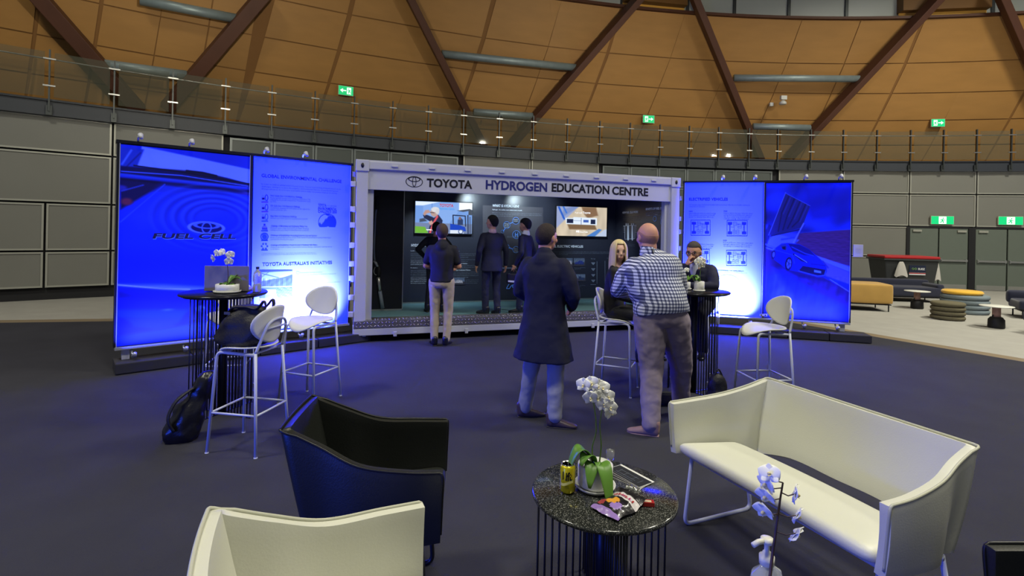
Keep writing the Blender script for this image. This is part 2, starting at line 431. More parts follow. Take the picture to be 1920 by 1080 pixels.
# clerestory windows over the timber
m_win = mat('frosted_clerestory_glass', flat(172, 178, 172), .35, var=.06, vscale=1.5, spec=.6)
b = MB(); mb_f = MB(); RC = RD(ZT) + .35
cx = [700, 860, 1062, 1165, 1288, 1376, 1478, 1586, 1690, 1790, 1860, 1990, 2120, 2300]
for x0, x1 in zip(cx, cx[1:]):
    a, c = wall_az(x0, RC, 20), wall_az(x1, RC, 20)
    b.add([wp(a, RC, ZT), wp(c, RC, ZT), wp(c, RC, 10.6), wp(a, RC, 10.6)], [(0,1,2,3)], m_win)
    b.box(tuple(wp(a, RC-.03, 9.65)), (.08, .09, 1.9), m_post, rz=a)
struct(b.build('window_1'))
m_soffit = mat('dark_roof_soffit', flat(90, 70, 48), .7)
b = MB()
for i in range(40):
    a, c = A1 + (A0-A1)*i/40, A1 + (A0-A1)*(i+1)/40
    b.add([wp(a, 6, 14), wp(a, RC+.2, 10.6), wp(c, RC+.2, 10.6), wp(c, 6, 14)], [(0,1,2,3)], m_soffit)
struct(b.build('ceiling'))
m_box = mat('plywood_box', flat(120, 84, 40), .6, var=.1, vscale=2)
m_glow = mat('painted_glow_plywood', flat(235, 180, 80), .6)  # the ledge's glow is painted in as a brighter plywood colour
for (x0, x1) in ((1172, 1288), (1692, 1858)):
    a, c = wall_az(x0, RC-.3, 20), wall_az(x1, RC-.3, 20)
    b = MB(); b.add([wp(a, RC-.35, ZT+.3), wp(c, RC-.35, ZT+.3), wp(c, RC-.35, 10.5), wp(a, RC-.35, 10.5), wp(a, RC, ZT+.3), wp(c, RC, ZT+.3), wp(c, RC, 10.5), wp(a, RC, 10.5)],
                    [(0,1,2,3), (0,4,5,1), (0,3,7,4), (1,5,6,2), (3,2,6,7)], m_box)
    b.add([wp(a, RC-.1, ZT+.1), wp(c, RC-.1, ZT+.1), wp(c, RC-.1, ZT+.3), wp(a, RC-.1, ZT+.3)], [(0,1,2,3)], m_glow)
    struct(b.build('trim_plywood'))
# V-shaped roof trusses
m_tube = mat('galvanised_tube', flat(142, 156, 158), .42, metal=.35, var=.2, vscale=5)
def cone_hit(x, y, off):
    """where the photo ray meets the timber cone moved in by off"""
    r = ray(x, y); lo, hi = 3.0, 40.0
    def g(k):
        p = EYE + r*k; return math.hypot(p.x-CX, p.y-CY) - (RD(p.z) - off)
    for _ in range(60):
        m_ = (lo+hi)/2
        if g(m_) > 0: hi = m_
        else: lo = m_
    return EYE + r*lo
def truss(name_label, arms, tubes, w=.30, h=.42):
    base = cone_hit(*arms[0][0], .35)
    t = thing('roof_truss', name_label, 'truss', (base.x, base.y, 4.24))
    for (p, q) in arms:
        A, B = cone_hit(*p, .30), cone_hit(*q, .42)
        B = A + (B-A)*1.12
        rad = Vector((A.x-CX, A.y-CY, 0)).normalized()
        m = MB(); m.beam(A, B, w, h, up=tuple(rad + Vector((0,0,.45)))); bo = m.build('timber_beam', m_rim, t); bevel(bo, .015)
    for (p, q) in tubes:
        A, B = cone_hit(*p, .30), cone_hit(*q, .30)
        m = MB(); m.tube([A, B], .115, n=16); m.build('tie_tube', m_tube, t)
truss('V-shaped dark timber truss with two grey ties at the far left, above the car panel', [((262, 207), (85, 8)), ((312, 203), (478, 8))], [((168, 117), (350, 141)), ((262, 0), (443, 35))])
truss('V-shaped dark timber truss with two grey ties above the middle of the white container', [((908, 274), (775, 10)), ((958, 272), (1185, 12))], [((828, 101), (1079, 127)), ((888, 210), (998, 218))], .2)
truss('V-shaped dark timber truss carrying a white floodlight, above the right picture panels', [((1425, 297), (1308, 12)), ((1480, 294), (1745, 12))], [((1376, 146), (1612, 148)), ((1412, 237), (1518, 240))], .2)
truss('dark timber truss arm at the top right corner, cut by the frame', [((2010, 296), (1885, 12))], [], .2)
# plates and small fittings on the timber
def sign(x, y, arrow_right, label, R_off=.12, w=.42, h=.27):
    c = cone_hit(x, y, R_off); az = math.atan2(c.y-CY, c.x-CX); t = Vector((math.sin(az), -math.cos(az), 0))
    pl = Plane((c.x - t.x*w/2, c.y - t.y*w/2), (c.x + t.x*w/2, c.y + t.y*w/2)); z = c.z
    return exit_sign(pl, w/2, z, w, h, label, arrow_right)
m_exit = mat('exit_sign_green', (.0, .42, .17), .4, emis=(.01, .50, .14), es=.9)
m_exitw = mat('exit_sign_white', (.8, .9, .8), .4, emis=(.75, 1, .85), es=1.0)
m_case = mat('cream_plastic_case', flat(196, 190, 170), .5)
def runner(mb, pl, s, z, k, off, flip=1):
    def T(pts, r): mb.tube([pl.pt(s + flip*x*k, z + y*k, off) for x, y in pts], r*k, m_exit_run[0], n=6)
    T([(0, .12), (-.05, -.08)], .1); T([(-.05, -.08), (.1, -.2), (.06, -.42)], .065); T([(-.05, -.1), (-.16, -.26), (-.36, -.3)], .065)
    T([(0, .12), (.18, .0), (.28, .08)], .05); T([(0, .12), (-.2, .1), (-.28, -.05)], .05)
    mb.ball(tuple(pl.pt(s + flip*.07*k, z + .3*k, off)), .09*k, m_exit_run[0], 10, 6)
m_exit_run = [m_exit]
def exit_sign(pl, s, z, w, h, label, arrow=None):
    t = thing('exit_sign', label, 'exit sign', tuple(pl.pt(s, z-h/2, .04)))
    b = MB(); b.box((s, z, .03), (w, h, .06), M=pl.mat(0,0,0)); b.build('sign_case', m_case, t)
    f = MB(); f.box((s, z, .064), (w-.02, h-.02, .006), M=pl.mat(0,0,0)); f.build('sign_face', m_exit, t)
    if arrow is None:
        g = MB(); g.box((s, z, .0685), (h*.8, h-.04, .003), M=pl.mat(0,0,0)); g.build('white_field', m_exitw, t)
        g = MB(); runner(g, pl, s, z, h*.8, .072); g.build('running_figure', m_exit, t)
    else:
        d = 1 if arrow else -1
        g = MB(); x0 = s - d*w*.2; g.box((x0, z, .0685), (w*.28, h*.7, .003), M=pl.mat(0,0,0))
        x1 = s + d*w*.2
        g.poly([pl.pt(x1-d*.09, z-.015, .069), pl.pt(x1, z-.015, .069), pl.pt(x1, z-.06, .069), pl.pt(x1+d*.08, z, .069), pl.pt(x1, z+.06, .069), pl.pt(x1, z+.015, .069), pl.pt(x1-d*.09, z+.015, .069)])
        g.build('white_symbols', m_exitw, t)
        g = MB(); runner(g, pl, x0, z, h*.65, .072, d); g.build('running_figure', m_exit, t)
    return t
sign(648, 171, False, 'green exit sign with left arrow on the timber wall above the left text panel')
sign(1215, 224, True, 'small green exit sign on the timber wall above the white container roof')
sign(1757, 231, True, 'green exit sign with right arrow on the timber wall at the far right')
for x, y, lab in ((1766, 413, 'green running-man exit sign above the left pair of doors'), (1894, 414, 'green running-man exit sign above the right pair of doors')):
    a = wall_az(x, RW-.1); c = wp(a, RW-.06, 0); t = Vector((math.sin(a), -math.cos(a), 0)); z = CH - (y - HY - (x-960)*math.tan(ROLL))*(c.y)/F
    pl = Plane((c.x-t.x, c.y-t.y), (c.x+t.x, c.y+t.y)); exit_sign(pl, 1.0, z, .68, .28, lab)
# floodlight with bracket on the third truss bay, reflected lamps on the railing are left to the glass
c = cone_hit(1466, 190, .35); t = thing('flood_light', 'small white floodlight fixed to the timber above the right panels', 'floodlight', tuple(c))
m_white = mat('white_enamel', flat(205, 205, 198), .4)
b = MB(); b.box(tuple(c + Vector((.05,0,.12))), (.2, .12, .14), bev=.01); b.build('bracket_box', m_white, t)
b = MB(); b.lathe([(.04,.12), (.11,.06), (.12,0), (.1,-.02), (0,-.02)], tuple(c + Vector((-.03,-.12,-.12))), n=18); b.build('lamp_head', m_white, t)
c2 = cone_hit(1446, 196, .1); b = MB(); b.box(tuple(c2), (.12, .1, .12), bev=.01); o = b.build('junction_box', m_white); tag(origin_to_base(o), 'tiny white box on the timber left of the small floodlight', 'junction box')
# ================================================================== PRINTED PICTURES
import numpy as np
class Canvas:
    """a small painted picture, addressed in photo pixels, laid as a coloured mesh on a vertical plane"""
    def __init__(s, x0, y0, x1, y1, step, base):
        s.box = (x0, y0, x1, y1); s.nx = int((x1-x0)/step)+1; s.ny = int((y1-y0)/step)+1
        s.X, s.Y = np.meshgrid(np.linspace(x0, x1, s.nx), np.linspace(y0, y1, s.ny))
        s.C = np.zeros((s.ny, s.nx, 3)) + np.array(base, float)
    def blend(s, a, col): s.C = s.C*(1-a[..., None]) + np.array(col, float)*a[..., None]
    def dist(s, pts):
        P = np.array(pts, float); n = len(P); d = np.full(s.X.shape, 1e9); ins = np.zeros(s.X.shape, bool)
        for i in range(n):
            a, b = P[i], P[(i+1) % n]; e = b-a; L = max(1e-9, (e**2).sum())
            t = np.clip(((s.X-a[0])*e[0] + (s.Y-a[1])*e[1])/L, 0, 1)
            d = np.minimum(d, np.hypot(s.X-a[0]-t*e[0], s.Y-a[1]-t*e[1]))
            if abs(e[1]) > 1e-9:
                c = ((a[1] > s.Y) != (b[1] > s.Y)) & (s.X < (b[0]-a[0])*(s.Y-a[1])/e[1] + a[0]); ins ^= c
        return np.where(ins, -d, d)
    def poly(s, pts, col, f=1.0, op=1.0): s.blend(np.clip(.5 - s.dist(pts)/f, 0, 1)*op, col)
    def ell(s, cx, cy, rx, ry, col, f=1.0, ang=0, op=1.0, ring=None):
        c, q = math.cos(ang), math.sin(ang); u = (s.X-cx)*c + (s.Y-cy)*q; v = -(s.X-cx)*q + (s.Y-cy)*c
        d = (np.hypot(u/rx, v/ry) - 1)*min(rx, ry)
        if ring: d = np.abs(d) - ring/2
        s.blend(np.clip(.5 - d/f, 0, 1)*op, col)
    def line(s, pts, w, col, f=1.0, op=1.0):
        P = np.array(pts, float); d = np.full(s.X.shape, 1e9)
        for a, b in zip(P, P[1:]):
            e = b-a; L = max(1e-9, (e**2).sum()); t = np.clip(((s.X-a[0])*e[0] + (s.Y-a[1])*e[1])/L, 0, 1)
            d = np.minimum(d, np.hypot(s.X-a[0]-t*e[0], s.Y-a[1]-t*e[1]))
        s.blend(np.clip(.5 - (d-w/2)/f, 0, 1)*op, col)
    def mottle(s, amp, sx, sy, seed=0, mask=None):
        r = np.random.RandomState(seed); z = np.zeros(s.X.shape)
        for k in range(9):
            a, b, p = r.randn()*sx, r.randn()*sy, r.rand()*6.3; z += np.sin(s.X*a + s.Y*b + p)
        z = 1 + amp*z/3
        if mask is not None: z = np.where(mask, z, 1)
        s.C = np.clip(s.C*z[..., None], 0, 255)
    def build(s, name, pl, m, parent, off=.003, quad=None):
        """quad: (top-left, top-right, bottom-right, bottom-left) in photo pixels; the painting's box is spread over it"""
        vs = []
        for j in range(s.ny):
            for i in range(s.nx):
                x, y = s.X[j, i], s.Y[j, i]
                if quad:
                    u, v = i/(s.nx-1), j/(s.ny-1)
                    vs.append(pl.pt(quad[0]*(1-u) + quad[1]*u, quad[2]*(1-v) + quad[3]*v, off))
                else: vs.append(pl.pt(*pl.hit(x, y), off))
        fs = [(j*s.nx+i, (j+1)*s.nx+i, (j+1)*s.nx+i+1, j*s.nx+i+1) for j in range(s.ny-1) for i in range(s.nx-1)]
        mb = MB(); mb.add(vs, fs); o = mb.build(name, m, parent, fix=False)
        at_ = o.data.color_attributes.new('print_colour', 'FLOAT_COLOR', 'POINT')
        c = s.C.reshape(-1, 3)/255; c = np.where(c <= .04045, c/12.92, ((c+.055)/1.055)**2.4)
        at_.data.foreach_set('color', np.concatenate([c, np.ones((len(c), 1))], 1).astype(np.float32).ravel())
        return o
def attr_mat(name, emit=0, rough=.5):
    m = mat(name, (.5,.5,.5), rough, spec=.3); nd, lk, bs = nodes_of(m)
    a = nd.new('ShaderNodeAttribute'); a.attribute_name = 'print_colour'
    for l in list(bs.inputs['Base Color'].links): lk.remove(l)
    if emit:
        lk.new(a.outputs[0], bs.inputs['Emission Color']); bs.inputs['Emission Strength'].default_value = emit; bs.inputs['Base Color'].default_value = (.01,.01,.01,1)
    else: lk.new(a.outputs[0], bs.inputs['Base Color'])
    return m
def backlit(m, k_base, tint, e):
    # translucent film over blue backlight: it reflects little and glows evenly through its own print
    nd, lk, bs = nodes_of(m); src = None
    for l in list(bs.inputs['Base Color'].links): src = l.from_socket; lk.remove(l)
    def mul(c):
        x = nd.new('ShaderNodeMix'); x.data_type = 'RGBA'; x.blend_type = 'MULTIPLY'; x.inputs[0].default_value = 1
        if src: lk.new(src, x.inputs[6])
        x.inputs[7].default_value = (*c, 1); return x.outputs[2]
    lk.new(mul((k_base,)*3), bs.inputs['Base Color']); lk.new(mul(tint), bs.inputs['Emission Color']); bs.inputs['Emission Strength'].default_value = e
    return m
TINT = (.016, .070, 11.0)
m_print = backlit(attr_mat('printed_picture'), .2, (.05, .13, 1.25), 1.1); m_screen = attr_mat('television_picture', 1.15, .2); m_photo = attr_mat('glowing_photo_print', .35)  # the small wall photos are given a glow in their print colours
# ================================================================== THE OPENED SHIPPING CONTAINER
def xy_z(x, y, z): p = on_z(x, y, z); return (p.x, p.y)
PC = Plane(xy_z(668, 299, 2.67), xy_z(1276, 334, 2.67)); LC = PC.len; DC = 2.44; ZF = .26
m_wpaint = mat('white_container_paint', flat(186, 188, 200), .38, var=.05, vscale=2)
m_black = mat('black_gloss_board', flat(46, 48, 60), .28, var=.1, vscale=2, spec=.5)
m_dkpan = mat('black_satin_panel', flat(20, 20, 26), .4)
m_teal = mat('teal_container_floor', flat(92, 128, 136), .45, var=.1, vscale=2)
m_cdark = mat('black_rubber', flat(18, 18, 20), .6)
container = thing('shipping_container', 'white opened shipping container fitted out as an exhibition room with a lettered fascia', 'container', tuple(PC.pt(LC/2, 0, -DC/2)))
M0 = PC.mat(0, 0, 0)
def cb(c, d, m=None, bev=0, mb=None):   # box in container space: (s, z, out)
    mb = mb or MB(); mb.box(c, d, m, M=M0, bev=bev); return mb
# corner posts with castings
for s in (.09, LC-.09):
    b = MB()
    cb((s, 1.37, -.09), (.17, 2.36, .17), mb=b, bev=.012)
    sg = 1 if s < 1 else -1
    cb((s+sg*.12, 1.3, -.13), (.1, 2.0, .1), mb=b)
    b.build('corner_post', m_wpaint, container)
    for z in (2.59, .17):
        q = MB(); cb((s, z, -.085), (.19, .17, .19), mb=q, bev=.01); q.build('corner_casting', m_wpaint, container)
        q = MB(); q.lathe([(.03, 0), (.03, .004)], (0,0,0), n=16, sx=.75, sy=1.2, M=PC.mat(s, z, .0105)); q.build('casting_hole', m_cdark, container)
# top rail (folded lip and fascia)
b = MB(); cb((LC/2, 2.60, -.05), (LC-.34, .12, .1), mb=b, bev=.012); cb((LC/2, 2.665, -.03), (LC-.3, .02, .05), mb=b); b.build('top_rail', m_wpaint, container)
b = MB(); cb((LC/2, 2.395, -.06), (LC-.34, .30, .06), mb=b, bev=.004); fascia = b.build('fascia', m_wpaint, container)
for k in range(9):
    s = .55 + k*(LC-1.1)/8; b = MB()
    cb((s, 2.60, .006), (.09, .028, .02), mb=b, bev=.005); cb((s+.045, 2.60, .004), (.02, .035, .012), mb=b)
    b.build('rail_latch', m_wpaint, container)
m_navy = mat('black_vinyl_lettering', flat(22, 22, 34), .4); m_navy2 = mat('navy_vinyl_lettering', flat(42, 46, 112), .4)
b = MB(); PF = PC
px_text(b, PF, 'TOYOTA', (800.5, 349.5), (886, 354.5), 15, m_navy, off=-.027, bold=.035)
px_text(b, PF, 'EDUCATION', (1035.5, 358.5), (1144, 364), 15.2, m_navy, off=-.027, bold=.035)
px_text(b, PF, 'CENTRE', (1149, 364.3), (1217, 367), 14.6, m_navy, off=-.027, bold=.035)
b.build('fascia_lettering', None, container)
b = MB(); px_text(b, PF, 'HYDROGEN', (911.5, 353.8), (1027, 358), 16.3, m_navy2, off=-.027, bold=.035); b.build('fascia_lettering', None, container)
def ring(mb, pl, s, z, a, bb, w0, w1, off, m=None, n=48):
    P = [pl.pt(s + a*math.cos(t), z + bb*math.sin(t), off) for t in [2*PI*k/n for k in range(n)]]
    Q = [pl.pt(s + (a-w0)*math.cos(t), z + (bb-w1)*math.sin(t), off) for t in [2*PI*k/n for k in range(n)]]
    mb.add(P+Q, [(k, (k+1) % n, n+(k+1) % n, n+k) for k in range(n)], m)
def emblem(mb, pl, s, z, a, off, m=None, k=1.0):
    """three interlocking ovals, the outer one a wide"""
    ring(mb, pl, s, z, a, a*.65, a*.085*k, a*.06*k, off, m)
    ring(mb, pl, s, z+a*.30, a*.72, a*.30, a*.12*k, a*.075*k, off+.0006, m)
    ring(mb, pl, s, z+a*.02, a*.24, a*.62, a*.07*k, a*.10*k, off+.0012, m)
b = MB(); s0, z0 = PC.hit(777.2, 340.5); emblem(b, PC, s0, z0, .128, -.027, m_navy); b.build('fascia_emblem', None, container)
# floor, roof, walls
b = MB(); cb((LC/2, .2, -DC/2), (LC-.1, .12, DC-.1), mb=b); b.build('container_floor', m_teal, container)
b = MB(); cb((LC/2, 2.62, -DC/2-.1), (LC-.1, .05, DC-.2), mb=b); b.build('container_roof', m_wpaint, container)
b = MB()
cb((LC/2, 1.37, -DC), (LC-.06, 2.5, .05), mb=b)
for s in (.03, LC-.03): cb((s, 1.37, -DC/2-.1), (.05, 2.5, DC-.2), mb=b)
b.build('container_wall', m_wpaint, container)
b = MB(); cb((LC/2, 2.5, -DC/2-.15), (LC-.3, .04, DC-.4), mb=b); b.build('container_ceiling', m_dkpan, container)
# checker plate threshold and bottom rail
m_chk = mat('aluminium_tread_plate', flat(168, 165, 170), .3, metal=.85)
nd, lk, bs = nodes_of(m_chk)
tc = nd.new('ShaderNodeTexCoord'); mp = nd.new('ShaderNodeMapping'); mp.inputs['Rotation'].default_value = (0, 0, math.radians(0))
def chk(rot):
    mp = nd.new('ShaderNodeMapping'); mp.inputs['Rotation'].default_value = (0, math.radians(rot), 0); mp.inputs['Scale'].default_value = (14, 14, 40)
    w = nd.new('ShaderNodeTexWave'); w.inputs['Scale'].default_value = .5; w.bands_direction = 'Z'
    lk.new(tc.outputs['Object'], mp.inputs[0]); lk.new(mp.outputs[0], w.inputs[0]); return w.outputs[1]
ck = nd.new('ShaderNodeTexChecker'); ck.inputs['Scale'].default_value = 14; lk.new(tc.outputs['Object'], ck.inputs[0])
b = MB()
b.box((LC/2, .262, .02), (LC-.02, .105, .02), m_chk, M=M0)
b.box((LC/2, .318, -.12), (LC-.3, .008, .28), m_chk, M=M0)
n = int((LC-.06)/.052)
for i in range(n):                         # raised bars of the tread plate
    for j in range(2):
        s = .05 + i*.052; z = .238 + j*.05; a = math.radians(45 if (i+j) % 2 else -45)
        dx, dz = math.cos(a)*.02, math.sin(a)*.02
        b.tube([PC.pt(s-dx, z-dz, .03), PC.pt(s, z, .034), PC.pt(s+dx, z+dz, .03)], [.003, .007, .003], m_chk, n=6)
        if j == 0:
            for k in range(2):
                t = -.03 - k*.07; b.tube([PC.pt(s-dx, .322, t-dz), PC.pt(s, .326, t), PC.pt(s+dx, .322, t+dz)], [.003, .006, .003], m_chk, n=5)
b.build('tread_plate', None, container)
b = MB(); cb((LC/2, .155, -.04), (LC-.02, .1, .14), mb=b, bev=.008)
for k in range(5): cb((.6 + k*(LC-1.2)/4, .115, .035), (.05, .07, .03), mb=b, bev=.006)
b.build('bottom_rail', m_wpaint, container)
for s in (.15, LC-.15):
    for o_ in (-.15, -DC+.15): cb((s, .06, o_), (.2, .11, .2)).build('foot_block', m_cdark, container)
# interior graphic walls
PB = PC.shifted(-2.06)                       # back graphic wall
ins = .12
b = MB(); b.box((LC/2, 1.38, -.02), (LC-.2, 2.26, .03), M=PB.mat(0,0,0)); b.build('graphic_wall', m_black, container)
pr0 = PC.pt(LC-.14, 0, -2.05); pr1 = PC.pt(LC-.2, 0, -.12)
PR = Plane((pr0.x, pr0.y), (pr1.x, pr1.y))
b = MB(); b.box((PR.len/2, 1.38, -.02), (PR.len, 2.26, .03), M=PR.mat(0,0,0)); b.build('graphic_wall', m_black, container)
# bright trim strips
b = MB(); b.box((LC/2, ZF+.012, .01), (LC-.3, .022, .03), M=PB.mat(0,0,0)); b.build('skirting_strip', m_steel, container)
# left pump cupboard
s0 = .20; s1 = PC.shifted(-1.3).hit(756, 450)[0]; PP = PC.shifted(-1.3)
b = MB(); b.box(((s0+s1)/2, 1.38, -.35), (s1-s0, 2.24, .7), M=PP.mat(0,0,0)); b.build('pump_cupboard', m_dkpan, container)
b = MB(); b.box((s1+.005, 1.38, .0), (.014, 2.2, .02), M=PP.mat(0,0,0)); b.box(((s0+s1)/2, ZF+.012, .005), (s1-s0, .022, .02), M=PP.mat(0,0,0)); b.build('cupboard_trim', m_steel, container)
# fuel hose and nozzle on the cupboard
def pp(x, y, off=.06): return PP.pt(*PP.hit(x, y), off)
m_hose = mat('grey_hose', flat(120, 130, 140), .45)
b = MB(); b.tube(smooth_path([pp(707, 388), pp(704, 400), pp(702, 440), pp(701, 470), pp(702.5, 492)]), .016, n=8)
hose = b.build('refuelling_hose', m_hose, container)
b = MB(); a_ = PP.hit(707.5, 381); b.box((a_[0], a_[1], .05), (.06, .22, .1), M=PP.mat(0,0,0), bev=.01); b.build('hose_hook', m_cdark, container)
b = MB(); b.tube([pp(700.5, 488), pp(705, 494), pp(709, 501)], .025, m_steel, n=10); b.tube([pp(709, 500), pp(710, 510), pp(709, 519)], .032, m_cdark, n=10)
b.tube(smooth_path([pp(703, 500), pp(700.5, 508), pp(703, 514), pp(708, 515)]), .007, m_steel, n=6)
b.tube([pp(709, 518), pp(712, 545)], .03, m_steel, n=12); b.tube([pp(712, 545), pp(717, 577)], .033, m_hose, n=12)
b.build('refuelling_nozzle', None, container)
# hinge knuckles down the left and right outer posts
for y in (345, 392, 422, 460, 495, 522, 558, 590):
    z = on_z(668, y, 0).z; z = 1.7 - (y - 424.3)*7.6/F; cb((-.035, z, -.02), (.07, .075, .05), bev=.006).build('hinge_knuckle', m_wpaint, container)
    cb((LC+.03, z, -.02), (.05, .075, .05), bev=.006).build('hinge_knuckle', m_wpaint, container)
# graphics on the back wall (white vinyl)
m_wv = mat('white_vinyl', flat(205, 215, 225), .5, emis=(.7,.8,.9), es=.06); m_gv = mat('pale_grey_vinyl', flat(120, 130, 145), .5)  # white vinyl given a faint emission so the lettering reads brighter
m_bv = mat('blue_vinyl', flat(70, 120, 200), .5, emis=(.1,.3,.8), es=.15); m_dg = mat('dark_grey_print', flat(62, 60, 70), .5)  # blue vinyl has a faint added emission too
b = MB(); g = .0
px_text(b, PB, 'WHAT IS HYDROGEN?', (923, 387.5), (973, 389), 4.6, m_wv, bold=.03, off=.008)
px_text(b, PB, 'Hydrogen - the smallest, most common atom on earth.', (923, 393.8), (979, 395.5), 2.2, m_wv, off=.008, bold=.02, res=1)
for i, t in enumerate(['Back in the stars, hydrogen is one of the most common elements of our planet. The attraction of',
                       'the element, naturally colourless and odourless with no toxic emissions, makes it the simplest form',
                       'fuel energy and hydrogen then stored.']):
    px_text(b, PB, t, (923, 399.2+i*3), (1015 if i < 2 else 961, 401+i*3), 1.7, m_gv, off=.008, res=1)
px_text(b, PB, 'HYDROGEN PRODUCTION', (771, 462), (838, 463), 4.6, m_wv, bold=.03, off=.008)
def para(pl, mb, x0, x1, y, rows_, m, h=1.8, dy=3.3, slope=.012, seed=1, off=.008, last=.6):
    W = 'hydrogen fuel cell electric vehicles store energy from clean renewable sources and produce only water while in use the process can be carried out on site with power from sun or wind and later supplied to stations for cars trucks and buses as the availability of green power grows'.split()
    r = random.Random(seed)
    for i in range(rows_):
        k = x1 if i < rows_-1 else x0 + (x1-x0)*last
        n_ = max(2, int((k-x0)/h/2.8)); t = ' '.join(r.choice(W) for _ in range(n_))
        px_text(mb, pl, t, (x0, y+i*dy), (k, y+i*dy+slope*(k-x0)), h, m, off=off, res=1)
px_text(b, PB, 'Leaks', (770, 471), (777, 471.2), 2, m_wv, off=.008, res=1); px_text(b, PB, 'Production', (850, 471.5), (861, 471.7), 2, m_wv, off=.008, res=1)
para(PB, b, 770, 812, 476.5, 4, m_gv); para(PB, b, 770, 815, 490, 3, m_wv, seed=2)
px_text(b, PB, 'Production:', (770, 503), (783, 503.2), 2, m_wv, off=.008, res=1)
para(PB, b, 770, 815, 508.5, 4, m_gv, seed=3); para(PB, b, 770, 815, 522, 4, m_wv, seed=4)
para(PB, b, 849, 897, 476.5, 3, m_gv, seed=5); para(PB, b, 849, 896, 487.5, 2, m_gv, seed=6)
px_text(b, PB, 'Fuel Cell Electric Vehicles -', (849, 495), (877, 495.3), 2, m_wv, off=.008, res=1, bold=.02)
para(PB, b, 849, 896, 498.5, 3, m_gv, seed=7)
px_text(b, PB, 'Hydrogen Combustion Vehicles -', (849, 507.5), (883, 507.9), 2, m_wv, off=.008, res=1, bold=.02)
para(PB, b, 849, 897, 511, 4, m_gv, seed=8); para(PB, b, 873, 897, 525.5, 3, m_gv, 1.4, 3, seed=9, last=.9)
px_text(b, PB, 'FUEL CELL ELECTRIC VEHICLES', (1017, 463.5), (1093, 466), 4.2, m_wv, bold=.03, off=.008)
para(PB, b, 1013, 1160, 472.5, 3, m_gv, 1.5, 2.6, .011, 10, last=.35)
for x, y in ((1077, 502.5), (1077, 536)): para(PB, b, x, x+20, y, 2, m_gv, 1.5, 2.4, seed=11)
para(PB, b, 1050, 1070, 502, 2, m_gv, 1.5, 2.4, seed=12)
px_text(b, PB, 'Energy', (1108, 486), (1116, 486.3), 1.9, m_gv, off=.008, res=1); px_text(b, PB, 'Storage', (1138, 485), (1147, 485.3), 1.9, m_gv, off=.008, res=1)
for y in (492, 503, 514, 524.5): px_poly(b, PB, [(1108, y), (1116, y), (1114, y+3), (1112, y+5), (1110, y+3)], m_gv, .008)
for x, y0, y1 in ((1119, 490, 532), (1134, 489, 532)): px_poly(b, PB, [(x-.4, y0), (x+.4, y0), (x+.4, y1), (x-.4, y1)], m_gv, .007)
px_poly(b, PB, [(1107, 533), (1117, 533), (1117, 534), (1107, 534)], m_gv, .007)
# node diagram
nodes = [(950, 422, 6.5), (967, 414, 6.5), (968, 440, 7.5), (942, 434, 3), (967, 468, 6), (950, 463, 5)]
b2 = MB()
px_poly(b2, PB, [(905, 385), (1018, 389), (1018, 500), (905, 497)], m_dg, .003); b2.build('grey_field', None, container)
for i, (x, y, r) in enumerate(nodes):
    s, z = PB.hit(x, y); k = PB.hit(x+r, y)[0]-s
    q = MB(); q.add([PB.pt(s+k*math.cos(t), z+k*math.sin(t), .0085) for t in [2*PI*j/20 for j in range(20)]], [tuple(range(20))], m_black); 
    ring(q, PB, s, z, k, k, k*.12, k*.12, .009, m_bv); q.build('diagram_disc', None, container)
    t = ['High\nEnergy\nDensity', 'Highly\nflexible', 'H', '', 'Zero\nemission\nat the tailpipe', 'Low\ncost\nof fuel'][i]
    if t:
        for j, ln in enumerate(t.split('\n')):
            if ln == 'H': px_text(b, PB, 'H', (x-3, y+4), (x+3, y+4.1), 8, m_bv, off=.012, bold=.03)
            else: px_text(b, PB, ln, (x-r*.65, y-1.5+j*3), (x+r*.65, y-1.4+j*3), 1.8, m_wv, off=.012, res=1)
def seg(mb, pl, a, c, w, m, off):
    dx, dy = c[0]-a[0], c[1]-a[1]; L = math.hypot(dx, dy); nx, ny = -dy/L*w/2, dx/L*w/2
    px_poly(mb, pl, [(a[0]+nx, a[1]+ny), (c[0]+nx, c[1]+ny), (c[0]-nx, c[1]-ny), (a[0]-nx, a[1]-ny)], m, off)
for a, c in (((956, 419), (961, 417)), ((947, 428), (943, 434)), ((954, 464), (961, 467))): seg(b, PB, a, c, 1.6, m_bv, .010)
for y in (443, 445): seg(b, PB, (950, y), (976, y+.4), .5, m_gv, .010)
# car outline on the lower wall
for pts in ([(949, 541), (955, 531), (962, 528.5), (980, 529), (982, 533), (963, 533), (958, 536), (955, 541)], [(960, 536), (980, 535), (984, 541), (978, 541), (974, 538), (961, 539)]):
    for a, c in zip(pts, pts[1:] + pts[:1]): seg(b, PB, a, c, 1.3, m_bv, .010)
b.build('wall_graphics', None, container)
b = MB(); px_poly(b, PB, [(930, 500.5), (1010, 502), (1010, 505), (930, 503.5)], m_gv, .02); b.build('shelf_edge', None, container)
